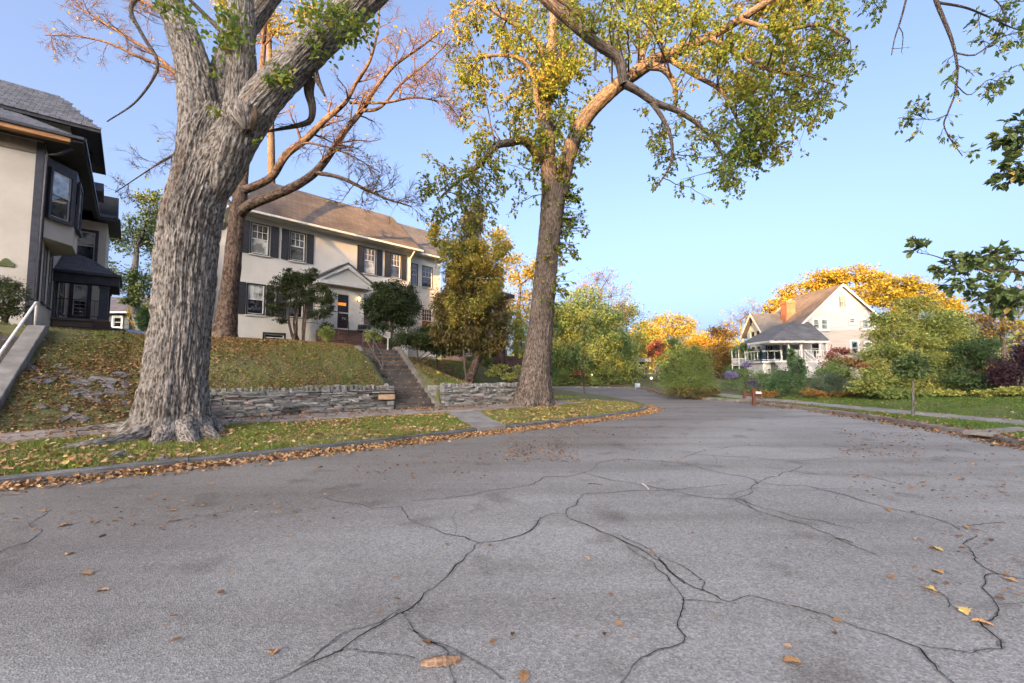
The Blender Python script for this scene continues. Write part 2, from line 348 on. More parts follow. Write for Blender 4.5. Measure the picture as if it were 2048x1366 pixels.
# ---- kerbs: cut segments with open joints
def kerb(name, P, width, top, seglen, side, i0=0, i1=None, jig=.006, m=None):
    root = tag(empty(name, (0, 0, 0)), kind='structure')
    P = P[i0:i1]; T = np.gradient(P, axis=0); T /= np.linalg.norm(T, axis=1, keepdims=True); Nn = np.stack([-T[:, 1], T[:, 0]], 1)*side
    k = 0; n = max(2, int(seglen/.3))
    while k < len(P)-2:
        j = min(len(P)-1, k+n); A = P[k:j+1].copy(); B = Nn[k:j+1]
        A[0] += T[k]*.006; A[-1] -= T[j]*.006
        h = top+random.uniform(-jig, jig*2); rr = .025; o = random.uniform(-jig, jig)
        prof = [(o, -.05), (o, h-rr), (o+rr*.4, h-rr*.3), (o+rr*1.2, h), (width, h), (width, -.05)]
        V = np.concatenate([np.concatenate([A+B*q, np.full((len(A), 1), z)], 1)[None] for q, z in prof]); m_, n_ = V.shape[:2]
        idx = np.arange(m_*n_).reshape(m_, n_)
        Q = [(idx[a, b], idx[a, b+1], idx[(a+1) % m_, b+1], idx[(a+1) % m_, b]) for a in range(m_) for b in range(n_-1)]
        ob = MB().add(V.reshape(-1, 3).tolist(), Q+[tuple(idx[:, 0]), tuple(idx[::-1, -1])]).build('kerb_stone', m or M_KERB, root)
        k = j
    return root
iL = int(np.argmin(np.abs(LCP[:120, 0]+14)))
kerb('kerb', LCP, .15, .116, 2.4, 1, i0=iL, i1=-100)
kerb('far_kerb', RCP, .14, .125, 3.0, -1, i0=80, i1=-60, m=M_CONC)

# ---- sidewalk along the wall: separate slabs; carriage walk out to the kerb; right sidewalk
def slab(name, corners, zf, th, m, parent, lift=.012):
    b = MB(); c = [Vector((p[0], p[1], 0)) for p in corners]
    zz = [float(zf(p.x, p.y))+lift for p in c]
    b.add([(p.x, p.y, z) for p, z in zip(c, zz)]+[(p.x, p.y, z-th) for p, z in zip(c, zz)], [(0,1,2,3),(7,6,5,4)]+[(i, 4+i, 4+(i+1) % 4, (i+1) % 4) for i in range(4)])
    return b.build(name, m, parent, bevel=.008)
SWK = tag(empty('sidewalk'), kind='structure'); s = -4.0
while s < 15.5:
    ln = 1.55; a = lambda ss, w: XY(ss, np.interp(ss, WS, WT)+w)
    j = random.uniform(-.012, .018)
    slab('slab', [a(s+.008, -1.72), a(s+ln-.008, -1.72), a(s+ln-.008, -.30), a(s+.008, -.30)], zl, .1, M_WALK, SWK, .03+j); s += ln
CWK = tag(empty('carriage_walk'), kind='structure')
cw = [G(893, 826, .19), G(957, 822, .19), G(1012, 851, .14), G(958, 857, .14)]
CWQ = cw; L0, R0, R1, L1 = cw
for i in range(3):
    f0, f1 = (i+.03)/3, (i+.97)/3
    slab('slab', [L0.lerp(L1, f0), L0.lerp(L1, f1), R0.lerp(R1, f1), R0.lerp(R1, f0)][::-1], zl, .1, M_CONC, CWK, .035+random.uniform(-.01, .015))
RWK = tag(empty('right_sidewalk'), kind='structure')
rwp = resample([(13.2, -2), (13.55, 6), G(2048, 843, .15)[:2], G(1825, 825, .15)[:2], G(1690, 812.5, .15)[:2], G(1610, 805, .15)[:2], (12.6, 24), (12.5, 30)], 1.5, 1)
for a, b in zip(rwp[:-1], rwp[1:]):
    t = (b-a)/np.linalg.norm(b-a); nn = np.array([t[1], -t[0]])*.62; e = t*.01
    slab('slab', [a-nn+e, b-nn-e, b+nn-e, a+nn+e], zr, .1, M_CONC, RWK, .03+random.uniform(-.006, .012))
p = [G(1925, 866, .1), G(1985, 872, .1), G(2075, 861, .1), G(2030, 858, .1)]
slab('slab', p, zr, .08, M_CONC, RWK, .045)
# garden path running to the blue house
GPT = tag(empty('garden_path'), kind='structure')
gp = resample([G(1560, 803, .12)[:2], G(1500, 797, .14)[:2], G(1462, 791, .15)[:2], (11.6+.9, 31), (12.9, 36), (14.5, 42)], 1.4, 2)
for a, b in zip(gp[:-1], gp[1:]):
    t = (b-a)/np.linalg.norm(b-a); nn = np.array([t[1], -t[0]])*.55; e = t*.008
    slab('slab', [a-nn+e, b-nn-e, b+nn-e, a+nn+e], zr, .08, M_CONC, GPT, .03)

# ---- cracks in the asphalt, traced over the road at their real places
CR = []; CE = []
unit_ = lambda v: v/(np.linalg.norm(v, axis=-1, keepdims=True)+1e-9)
z5 = lambda L: [(x/2, 900+y/2) for x, y in L]; z6 = lambda L: [(1024+x/2, 800+y/2) for x, y in L]
for w_, L in ((.017, z5([(1040,945),(1190,860),(1340,795),(1590,645),(1640,620),(1790,500),(1915,380)])), (.012, z5([(1915,380),(1860,350),(1760,320),(1650,275),(1600,230),(1480,240),(1450,225),(1400,210),(1250,188)])),
    (.009, z5([(1640,200),(1800,190),(2048,152)])), (.014, z5([(1915,380),(2048,344),(2120,310),(2210,255)])),
    (.014, z6([(160,455),(215,460),(330,510),(430,560),(520,610),(600,670),(680,735),(770,765),(830,800),(900,815)])), (.016, z6([(900,815),(960,795),(1060,820),(1180,840),(1250,860),(1370,905),(1500,945),(1630,990),(1700,1060),(1770,1140)])),
    (.012, z6([(1630,990),(1660,1000),(1760,1000),(1850,985),(1925,985),(1935,960),(1900,925),(1895,895),(1955,870),(1940,840),(1920,800),(1885,730),(1900,705),(1950,700),(2060,722)])),
    (.011, z6([(470,585),(500,610),(560,650),(600,690),(650,745),(660,770),(680,800),(640,870),(640,905),(670,960),(600,1010),(540,1050),(450,1140)])),
    (.007, z6([(680,800),(740,795),(800,800),(830,800)])), (.007, z6([(430,545),(560,600),(620,650),(690,735)])), (.006, z6([(600,620),(720,670),(770,730),(770,765)])),
    (.011, z6([(215,460),(230,430),(260,405),(290,375)])), (.008, z6([(290,375),(400,368),(520,362),(700,360),(790,340),(850,335)])),
    (.011, z6([(0,350),(80,335),(130,310),(250,305),(300,285),(340,250),(410,235),(560,240),(670,250),(760,275),(880,300),(950,315),(990,335),(960,365),(905,400)])),
    (.012, z6([(290,290),(400,320),(530,345),(700,380),(850,400),(905,400),(960,420),(1100,460),(1230,485),(1370,515)])), (.008, z6([(905,400),(1000,450),(1150,490),(1300,560),(1450,620)])),
    (.011, z6([(990,335),(1060,300),(1130,285),(1180,260)])), (.009, z6([(990,335),(1160,340),(1280,370),(1500,430),(1700,475),(1790,520)])), (.008, z6([(1130,285),(1180,295),(1400,300),(1560,340)])),
    (.009, z6([(670,235),(760,205),(820,200),(860,185),(1000,183),(1150,190)])), (.008, z6([(700,215),(850,225),(1000,235),(1150,245),(1300,230)])), (.009, z6([(1960,487),(1880,497),(1800,510)])), (.009, z6([(1870,545),(1820,580),(1860,640),(1950,700)])),
    (.011, z5([(1600,650),(1640,710),(1690,770),(1790,800),(1840,880),(1880,945)])), (.009, z5([(1340,800),(1420,800),(1500,795),(1600,790),(1680,800)])), (.007, z5([(1640,710),(1720,770),(1800,800),(1900,860),(2000,930)])), (.007, z5([(1190,860),(1280,800),(1400,740),(1500,690),(1590,620)])),
    (.008, z5([(0,415),(60,385),(130,370),(150,350),(135,290),(180,240),(210,225)])), (.006, z5([(600,305),(900,245),(1200,200)])), (.007, z5([(1480,80),(1530,95),(1580,120)])), (.006, z6([(860,380),(900,360),(985,350)])), (.006, z6([(1700,750),(1750,800),(1740,830)]))):
    pts = np.array([tuple(G(x, y))[:2] for x, y in L])
    d = np.concatenate([[0], np.cumsum(np.linalg.norm(np.diff(pts, axis=0), axis=1))]); n = max(3, int(d[-1]/.045))
    q = np.linspace(0, d[-1], n); c = np.stack([np.interp(q, d, pts[:, 0]), np.interp(q, d, pts[:, 1])], 1)
    t = np.gradient(c, axis=0); t /= np.linalg.norm(t, axis=1, keepdims=True)+1e-9; nn = np.stack([-t[:, 1], t[:, 0]], 1)
    o = random.uniform(0, 99); c = c+nn*(.05*noise(q*3+o, o)+.022*noise(q*9+o, 1+o)+.010*noise(q*22+o, 1+o))[:, None]
    fw = np.clip(np.hypot(c[:, 0], c[:, 1])/13, .16, .32)
    ww = w_*fw*(.95+.55*noise(q*5+o, 7)+.35*noise(q*17+o, 9)); ww *= np.minimum(1, np.minimum(q+.02, d[-1]-q+.02)/.25); ww = np.maximum(ww, .0018*fw/.3)
    CR.append((np.concatenate([c-nn*ww[:, None], c+nn*ww[:, None]]), n)); we = ww*(2.4+1.6*noise(q*9+o, 3))+.005; CE.append((np.concatenate([c-nn*we[:, None], c+nn*we[:, None]]), n))
    for _ in range(int(d[-1]*.9)):                 # fine side cracks
        k0 = RNG.integers(0, n); a0 = math.atan2(t[k0, 1], t[k0, 0])+random.choice((-1, 1))*random.uniform(.5, 1.3); L2 = random.uniform(.15, .9)*(.6+np.hypot(*c[k0])/9); m2 = 14; z_ = np.linspace(0, L2, m2)
        c2 = c[k0]+np.stack([np.cos(a0+.6*noise(z_*2+o, k0)), np.sin(a0+.6*noise(z_*2+o, k0))], 1)*z_[:, None]; c2 = c2+RNG.normal(size=c2.shape)*.008; t2 = unit_(np.gradient(c2, axis=0)); n2 = np.stack([-t2[:, 1], t2[:, 0]], 1)
        w2 = (.0022+.0012*noise(z_*9, k0))*np.clip(np.hypot(c2[:, 0], c2[:, 1])/6, .5, 1.7)*np.linspace(1, .35, m2); CR.append((np.concatenate([c2-n2*w2[:, None], c2+n2*w2[:, None]]), m2))
V = []; Q = []; b = 0
for c, n in CE:
    V.append(np.concatenate([c, np.full((2*n, 1), .002)], 1)); i = np.arange(n-1); Q.append(np.stack([b+i, b+i+1, b+n+i+1, b+n+i], 1)); b += 2*n
mesh_np('crumbled_crack_edges', np.concatenate(V), np.concatenate(Q), mat('crumbled_asphalt', [(.35, (.11, .107, .10)), (.5, (.19, .186, .176)), (.7, (.26, .256, .243))], scale=45, detail=3, rough=.95, bump=.6, bscale=120), ROAD)
V = []; Q = []; b = 0
for c, n in CR:
    V.append(np.concatenate([c, np.full((2*n, 1), .004)], 1)); i = np.arange(n-1); Q.append(np.stack([b+i, b+i+1, b+n+i+1, b+n+i], 1)); b += 2*n
ck = mesh_np('pavement_cracks', np.concatenate(V), np.concatenate(Q), M_CRACK, ROAD)

# ---- added unseen bluff behind the camera, crest shaped to set the shade line
hx = np.concatenate([np.linspace(-900, -165, 40), np.arange(-160, -60, 1.2), np.linspace(-55, 900, 50)]); rows = [(-470, 0), (-440, .55), (-300, 1.0), (-262, .5), (-235, 0)]
H = np.interp(hx, [-900, -600, -142, -134, -131, -128, -124, -121, -118, -112, -107, -103, -99, -92, 300, 900], [35, 75, 97, 95.5, 91.6, 88.8, 89.4, 89.5, 87.8, 88.1, 87.9, 91, 93.6, 94, 94, 45])+.7*noise(hx*.3, 3)+.5*noise(hx*.8, 9)
V = np.concatenate([np.stack([hx, np.full_like(hx, y), H*f-.1], 1) for y, f in rows]); n = len(hx)
Q = np.concatenate([np.stack([r*n+np.arange(n-1), r*n+np.arange(1, n), (r+1)*n+np.arange(1, n), (r+1)*n+np.arange(n-1)], 1) for r in range(len(rows)-1)])
tag(mesh_np('added_shade_bluff', V, Q, M_ADDED_BLUFF, smooth=True), kind='structure')
# ================================================================== RETAINING WALLS AND STAIRS
M_STONE = mat('grey_limestone', [(.28, (.12, .115, .105)), (.5, (.235, .23, .212)), (.72, (.38, .37, .345))], scale=3.0, fine=.3, fscale=40, bump=.5, bscale=22, rough=.93, rnd=.3)
M_STONE_T = mat('tan_sandstone', [(.3, (.34, .23, .14)), (.6, (.44, .31, .20))], scale=3, fine=.2, fscale=50, bump=.4, rough=.93, rnd=.12)
M_STONE_P = mat('pinkish_stone', [(.3, (.26, .19, .16)), (.6, (.36, .28, .25))], scale=3, fine=.25, fscale=50, bump=.4, rough=.93, rnd=.15)
M_STONE_D = mat('weathered_grey_slab', [(.3, (.10, .098, .095)), (.55, (.165, .16, .155)), (.75, (.24, .235, .225))], scale=3, fine=.3, fscale=40, bump=.5, bscale=25, rough=.93, rnd=.2)
M_JOINT = mat('wall_joint', [(.3, (.05, .046, .042)), (.6, (.10, .092, .085))], scale=8, rough=1, fine=.3)
def stone_meshes(n, seed=0, jit=.10):
    rr = random.Random(seed); out = []
    for k in range(n):
        bm = bmesh.new(); bmesh.ops.create_cube(bm, size=1.0)
        e = [e for e in bm.edges if abs(e.verts[0].co.x-e.verts[1].co.x) > .5]
        bmesh.ops.subdivide_edges(bm, edges=e, cuts=1)
        for v in bm.verts:
            v.co += Vector((rr.uniform(-jit, jit)*.5, rr.uniform(-jit, jit), rr.uniform(-jit, jit)*1.1))
        bmesh.ops.bevel(bm, geom=[e for e in bm.edges if e.calc_face_angle(0) > .6], offset=.075, segments=1, affect='EDGES', clamp_overlap=True)
        me = bpy.data.meshes.new('stone'); bm.to_mesh(me); bm.free(); me.materials.append(M_STONE); out.append(me)
    return out
STONES = stone_meshes(14)
def put_stone(parent, loc, scale, rz=0.0, tilt=0.0, name='stone', m=None):
    me = random.choice(STONES)
    o = bpy.data.objects.new(name, me); o.location = loc; o.scale = scale; o.rotation_euler = (random.uniform(-.03, .03), tilt, rz); link(o, parent)
    if m: o.material_slots[0].link = 'OBJECT'; o.material_slots[0].material = m
    return o
def stone_wall(name, A, B, h0, h1, label, skip=None, zbase=.12, depth=.34, tan=()):
    d = B-A; Ln = d.length; rz = math.atan2(d.y, d.x)
    root = empty(name, (A.x, A.y, 0), rz, label, 'stone wall')
    core = MB(); core.prism([(0.02, .05, zbase-.1), (Ln-.02, .05, zbase-.1), (Ln-.02, .05, h1-.06), (0.02, .05, h0-.06)], (0, depth-.08, 0)); core.build('mortar_core', M_JOINT, root)
    z = zbase; row = 0
    while z < max(h0, h1)-.05:
        hh = random.uniform(.045, .085); x = random.uniform(-.1, 0) if row % 2 else 0
        while x < Ln-.05:
            ln = random.choice((.2, .28, .34, .42, .52, .64))*random.uniform(.85, 1.15); x1 = min(Ln, x+ln)
            if Ln-x1 < .12: x1 = Ln
            xa = max(0, x); top = h0+(h1-h0)*(xa+x1)/2/Ln
            if z+hh < top+.03 and x1-xa > .05:
                hz = hh if random.random() > .12 else hh*.55
                pr = random.uniform(-.035, .035)
                if not (skip and skip(xa, x1, z, z+hh)):
                    put_stone(root, ((xa+x1)/2, depth/2-.02+pr, z+hh/2), (x1-xa-.008, depth, hz-.004), random.uniform(-.02, .02), random.uniform(-.035, .035), m=M_STONE_P if random.random() < .05 else None)
            x = x1
        z += hh; row += 1
    x = 0.04                                   # rough upright coping stones
    while x < Ln-.05:
        wd = random.uniform(.05, .12); top = h0+(h1-h0)*x/Ln; hh = random.uniform(.09, .17)
        put_stone(root, (x+wd/2, depth*.45+random.uniform(-.04, .02), top+hh/2-.07), (wd, depth*random.uniform(.7, 1.0), hh), random.uniform(-.2, .2), random.uniform(-.12, .12), 'coping_stone')
        x += wd+random.uniform(.03, .12)
    return root
W0 = Vector((*XY(2.45, 14.3), 0)); W1 = STAIR_A-STX*.06
tanx = (W1-W0).length
wl = stone_wall('retaining_wall', W0, W1, .93, .98, 'long dry stone retaining wall left of the concrete stairs, running behind the big trunk',
                skip=lambda a, b, z0, z1: b > tanx-.56 and z1 > .56 and z0 < .73)
put_stone(wl, (tanx-.28, .14, .645), (.54, .36, .165), 0, 0, 'stone', M_STONE_T)['label'] = 'tan sandstone block at the end of the wall'
W2 = STAIR_A+STX*(ST_W+.33)+STD*.05; W3 = Vector((*XY(13.75, 12.45), 0))
wr = stone_wall('retaining_wall', W2, W3, .98, .96, 'short dry stone retaining wall between the concrete stairs and the second tree')
# the short return of that wall along the stairs
for k in range(9):
    for q in range(2):
        put_stone(wr, (.03+random.uniform(-.02, .02), .42+q*.34, .17+k*.095), (.3, .32, .088), random.uniform(-.05, .05))
# ---- main concrete stairs
STAIR = empty('garden_stairs', STAIR_A, math.atan2(STX.y, STX.x), 'mossy dark concrete stairs climbing between stone walls to the white house', 'stairs')
NS, RISE, RUN = 13, .172, .363
for i in range(NS):
    b = MB(); y0 = i*RUN+.02; z1 = .19+(i+1)*RISE
    b.box(.0, ST_W, y0, y0+RUN+.12, z1-RISE-.10, z1); b.build('step', M_CONC_D, STAIR, bevel=.014)
top_z = .19+NS*RISE
slab_b = MB(); slab_b.box(-.05, ST_W+.05, NS*RUN+.14, NS*RUN+3.0, top_z-.15, top_z-.012); slab_b.build('landing', M_CONC_D, STAIR)
def cheek(name, x0, x1, off, ystart, parent, n=15):
    prof = []
    for i in range(n+1):
        y = ystart+(NS*RUN+.5-ystart)*i/n; z = .19+off+(y)/RUN*RISE
        z = min(z, top_z+.13+.06*math.sin(min(1, max(0, (y-NS*RUN*.75)/1.5))*1.57)); prof.append((y, z))
    b = MB()
    for (ya, za), (yb, zb) in zip(prof[:-1], prof[1:]):
        c = (x0+x1)/2
        sec = lambda y, z: [(x0, y, min(z-.9, .1+y*.3)), (x0, y, z-.07), (x0+.05, y, z-.012), (c, y, z), (x1-.05, y, z-.012), (x1, y, z-.07), (x1, y, min(z-.9, .1+y*.3))]
        P = sec(ya, za)+sec(yb, zb); b.add(P, [(i, i+1, 8+i, 7+i) for i in range(6)])
        if ya == prof[0][0]: b.add(sec(ya, za), [tuple(range(7))])
        if yb == prof[-1][0]: b.add(sec(yb, zb), [tuple(range(7))[::-1]])
    me = b.build(name, M_CHEEK, parent); return me
cheek('cheek_wall', ST_W+.01, ST_W+.30, .16, -.10, STAIR)
cheek('cheek_wall', -.29, -.01, .10, 1.15, STAIR)
M_RAIL = mat('grey_steel_rail', [(.4, (.10, .095, .09)), (.6, (.15, .14, .135))], scale=12, rough=.55, metal=.5)
def stairpt(y, h): return (.10, y, .19+y/RUN*RISE+h)
rl = MB()
for h in (.92, .42):
    rl.tube([(.10, 2.05, stairpt(2.05, h)[2]), stairpt(2.2, h-.05+.05), stairpt(NS*RUN-.1, h), (.10, NS*RUN+.55, stairpt(NS*RUN-.1, h)[2])], .02, 6)
for y in (2.05, 3.45, NS*RUN+.5):
    rl.tube([(.10, y, .19+min(y, NS*RUN)/RUN*RISE-.03), (.10, y, stairpt(min(y, NS*RUN-.1), .92)[2])], .02, 6)
rl.build('handrail', M_RAIL, STAIR, smooth=True)
# ---- stairs of the left house, cut by the left edge of the photograph
LSTAIR = empty('garden_stairs', LST_A, math.atan2(LSX.y, LSX.x), 'concrete stairs at the far left with a white pipe handrail on the sloped side wall', 'stairs')
NL, LR, LU = 14, .168, .335
for i in range(NL):
    b = MB(); b.box(-1.75, -.16, i*LU, i*LU+LU+.1, (i+1)*LR+.05-LR, (i+1)*LR+.15); b.build('step', M_CONC_D, LSTAIR, bevel=.012)
b = MB(); Lr = NL*LU
b.prism([(-.16, -.5, -.2), (-.16, -.5, .45), (-.16, Lr-.1, .52+NL*LR-.05), (-.16, Lr+.35, .52+NL*LR-.05), (-.16, Lr+.35, 1.2)], (.38, 0, 0)); b.build('cheek_wall', M_CONC, LSTAIR, bevel=.02)
M_WPIPE = mat('white_painted_pipe', [(.3, (.55, .53, .48)), (.6, (.72, .70, .65))], scale=9, rough=.5)
b = MB(); zt = .52+NL*LR-.05
b.tube([(-.02, .2, .52+.1+.72), (-.02, Lr-.1, zt+.66), (-.02, Lr-.02, zt+.68), (-.02, Lr+.02, zt+.6), (-.02, Lr+.02, zt-.05)], .035, 8); b.build('handrail', M_WPIPE, LSTAIR, smooth=True)
# ---- flat stones set into the leaf-covered slope beside the left stairs
ROCK = empty('slope_paving', (0, 0, 0), 0, 'flat grey stones half buried in the leafy slope left of the big trunk', 'stones')
for px, py, w, h in ((90,758,1.1,.75), (135,745,.6,.4), (160,765,.8,.6), (205,760,1.0,.5), (240,750,.6,.6), (120,735,.5,.35), (60,735,.7,.3), (185,790,.7,.45), (160,785,.8,.5), (230,785,.7,.4), (195,802,.6,.35), (130,816,.5,.3), (155,835,.7,.35), (128,838,.45,.25), (250,805,.5,.3), (85,815,.35,.2), (250,768,.6,.4), (215,775,.6,.4)):
    r_ = ray(px, py); kk = np.arange(7, 22, .02)/r_.y; hh = EYE+r_.z*kk-zl(r_.x*kk, r_.y*kk); ih = int(np.argmax(hh < 0)); g = Vector((r_.x*kk[ih], r_.y*kk[ih], 0)); z = float(zl(g.x, g.y))
    e = .05; nx = (float(zl(g.x-e, g.y))-float(zl(g.x+e, g.y)))/(2*e); ny = (float(zl(g.x, g.y-e))-float(zl(g.x, g.y+e)))/(2*e)
    o = put_stone(ROCK, (g.x, g.y, z-.055), (w*.6, h*.5, .16), 0, 0, 'stone')
    o.material_slots[0].link = 'OBJECT'; o.material_slots[0].material = M_STONE_D
    q = Vector((nx, ny, 1)).to_track_quat('Z', 'Y') @ Matrix.Rotation(random.uniform(0, 3.1), 3, 'Z').to_quaternion(); o.rotation_mode = 'QUATERNION'; o.rotation_quaternion = q
# ================================================================== BUILDING KIT
class FB(MB):
    """mesh builder in a wall frame: a along the wall, b outwards, z up"""
    def __init__(s, o=(0, 0, 0), ax=(1, 0, 0), nr=(0, -1, 0)):
        super().__init__(); s.o = Vector(o); s.ax = Vector(ax).normalized(); s.nr = Vector(nr).normalized()
    def p(s, a, b, z): return s.o+s.ax*a+s.nr*b+Vector((0, 0, z))
    def fbox(s, a0, a1, b0, b1, z0, z1):
        return s.add([s.p(a, b, z) for z in (z0, z1) for a, b in ((a0, b0), (a1, b0), (a1, b1), (a0, b1))], [(0,3,2,1),(4,5,6,7),(0,1,5,4),(1,2,6,5),(2,3,7,6),(3,0,4,7)])
    def poly(s, pts, b0, b1): return s.prism([s.p(a, b0, z) for a, z in pts], s.nr*(b1-b0))
def holed(fr, a0, a1, z0, z1, holes, depth=.14):
    """wall face with window openings and their reveals; holes = (a0,a1,z0,z1)"""
    b = FB(*fr); A = sorted({a0, a1, *[min(max(h[i], a0), a1) for h in holes for i in (0, 1)]}); Z = sorted({z0, z1, *[min(max(h[i], z0), z1) for h in holes for i in (2, 3)]})
    for i in range(len(A)-1):
        for j in range(len(Z)-1):
            ca, cz = (A[i]+A[i+1])/2, (Z[j]+Z[j+1])/2
            if not any(h[0] < ca < h[1] and h[2] < cz < h[3] for h in holes):
                b.quad(b.p(A[i], 0, Z[j]), b.p(A[i+1], 0, Z[j]), b.p(A[i+1], 0, Z[j+1]), b.p(A[i], 0, Z[j+1]))
    for h in holes:
        c = [(h[0], h[2]), (h[1], h[2]), (h[1], h[3]), (h[0], h[3])]
        for i in range(4):
            (x, z), (x2, z2) = c[i], c[(i+1) % 4]; b.quad(b.p(x, 0, z), b.p(x2, 0, z2), b.p(x2, -depth, z2), b.p(x, -depth, z))
    return b
M_BLACK = mat('black_paint', [(.35, (.022, .023, .027)), (.65, (.035, .036, .042))], scale=6, rough=.5, fine=.15, spec=.4)
M_WHITE = mat('white_trim', [(.3, (.52, .505, .47)), (.6, (.64, .625, .585))], scale=3, rough=.6, fine=.06)
M_NAVY = mat('dark_slate_paint', [(.35, (.035, .038, .050)), (.65, (.055, .058, .074))], scale=5, rough=.5, fine=.12)
M_GLASS = glassmat('window_glass', (.05, .055, .06))
M_GLASS_L = glassmat('curtained_glass', (.30, .31, .30), rough=.08)
M_GLASS_D = glassmat('dark_glass', (.015, .016, .018))
M_WARM = mat('lit_room', [(.3, (.02, .010, .006)), (.5, (.06, .024, .010)), (.7, (.16, .07, .025))], scale=2.6, rough=.12, spec=.8, emit=((1.0, .30, .06), .007))
M_BLIND = mat('pale_blind', [(.4, (.42, .42, .38)), (.6, (.52, .52, .48))], scale=3, rough=.8)
def window(root, fr, a0, a1, z0, z1, casing=.06, cas_m=None, sash_m=None, grid=(3, 2), low=(1, 1), glass=None, glass_low=None, sill=True, depth=.06, cb=.02, sash=.045, sill_m=None):
    """window (part): casing mesh; sub-parts: sash, panes, muntins, sill"""
    cas_m = cas_m or M_BLACK; sash_m = sash_m or M_WHITE; glass = glass or M_GLASS; glass_low = glass_low or glass
    b = FB(*fr); c = casing
    b.fbox(a0-c, a0, -depth, cb, z0-c, z1+c); b.fbox(a1, a1+c, -depth, cb, z0-c, z1+c); b.fbox(a0, a1, -depth, cb-.003, z1, z1+c); b.fbox(a0, a1, -depth, cb-.003, z0-c, z0)
    w = b.build('window', cas_m, root); zm = (z0+z1)/2; s = sash
    f = FB(*fr)
    for q0, q1, bb in ((z0, zm+s/2, -depth*.9), (zm-s/2, z1, -depth*.55)):
        f.fbox(a0+.002, a0+s, bb-.03, bb+.004, q0, q1); f.fbox(a1-s, a1-.002, bb-.03, bb+.004, q0, q1); f.fbox(a0+s, a1-s, bb-.03, bb+.002, q0, q0+s); f.fbox(a0+s, a1-s, bb-.03, bb+.002, q1-s, q1)
    f.build('sash', sash_m, w)
    for (q0, q1, bb, g, gm) in ((z0+s, zm-s/2, -depth*.9, low, glass_low), (zm+s/2, z1-s, -depth*.55, grid, glass)):
        p = FB(*fr); p.fbox(a0+s, a1-s, bb-.022, bb-.014, q0, q1); p.build('pane', gm, w)
        if g[0]*g[1] > 1:
            m = FB(*fr)
            for i in range(1, g[0]): x = a0+s+(a1-a0-2*s)*i/g[0]; m.fbox(x-.011, x+.011, bb-.013, bb+.003, q0, q1)
            for i in range(1, g[1]): z = q0+(q1-q0)*i/g[1]; m.fbox(a0+s, a1-s, bb-.012, bb+.001, z-.011, z+.011)
            m.build('muntin', sash_m, w)
    if sill:
        f = FB(*fr); f.fbox(a0-c-.04, a1+c+.04, -.02, cb+.06, z0-c-.06, z0-c-.002); f.build('sill', sill_m or M_WHITE, w, bevel=.006)
    return w
def shutter(root, fr, a0, a1, z0, z1):
    b = FB(*fr); b.fbox(a0, a1, .012, .035, z0, z1); s = b.build('shutter', M_BLACK, root); t = .05; zm = z0+(z1-z0)*.48
    f = FB(*fr)
    for x0, x1, q0, q1 in ((a0, a0+t, z0, z1), (a1-t, a1, z0, z1), (a0+t, a1-t, z0, z0+t*1.4), (a0+t, a1-t, z1-t*1.2, z1), (a0+t, a1-t, zm-t/2, zm+t/2)): f.fbox(x0, x1, .034, .052, q0, q1)
    f.build('shutter_frame', M_BLACK, s)
def shingle_mat(name, c1, c2, c3, bw=.33, bh=.14, rough=.9):
    m = bpy.data.materials.new(name); m.use_nodes = True; N = m.node_tree.nodes; L = m.node_tree.links; b = N['Principled BSDF']
    b.inputs['Roughness'].default_value = rough; b.inputs['Specular IOR Level'].default_value = .25
    tc = N.new('ShaderNodeTexCoord'); sp = N.new('ShaderNodeSeparateXYZ'); L.new(tc.outputs['Object'], sp.inputs[0])
    ad = N.new('ShaderNodeMath'); L.new(sp.outputs[0], ad.inputs[0]); L.new(sp.outputs[1], ad.inputs[1])
    ml = N.new('ShaderNodeMath'); ml.operation = 'MULTIPLY'; ml.inputs[1].default_value = 1.55; L.new(sp.outputs[2], ml.inputs[0])
    cb = N.new('ShaderNodeCombineXYZ'); L.new(ad.outputs[0], cb.inputs[0]); L.new(ml.outputs[0], cb.inputs[1])
    br = N.new('ShaderNodeTexBrick'); br.inputs['Scale'].default_value = 1; br.inputs['Brick Width'].default_value = bw; br.inputs['Row Height'].default_value = bh
    br.inputs['Mortar Size'].default_value = .008; br.inputs['Color1'].default_value = (*c1, 1); br.inputs['Color2'].default_value = (*c2, 1); br.inputs['Mortar'].default_value = (*c3, 1)
    L.new(cb.outputs[0], br.inputs[0])
    nz = N.new('ShaderNodeTexNoise'); nz.inputs['Scale'].default_value = .9; nz.inputs['Detail'].default_value = 5; L.new(tc.outputs['Object'], nz.inputs[0])
    mr = N.new('ShaderNodeMapRange'); mr.inputs[1].default_value = .3; mr.inputs[2].default_value = .7; mr.inputs[3].default_value = .75; mr.inputs[4].default_value = 1.25; L.new(nz.outputs[0], mr.inputs[0])
    vm = N.new('ShaderNodeVectorMath'); vm.operation = 'SCALE'; L.new(br.outputs[0], vm.inputs[0]); L.new(mr.outputs[0], vm.inputs['Scale']); L.new(vm.outputs[0], b.inputs['Base Color'])
    bp = N.new('ShaderNodeBump'); bp.inputs['Strength'].default_value = .5; bp.inputs['Distance'].default_value = .01; bp.invert = True; L.new(br.outputs['Fac'], bp.inputs['Height']); L.new(bp.outputs[0], b.inputs['Normal'])
    return m
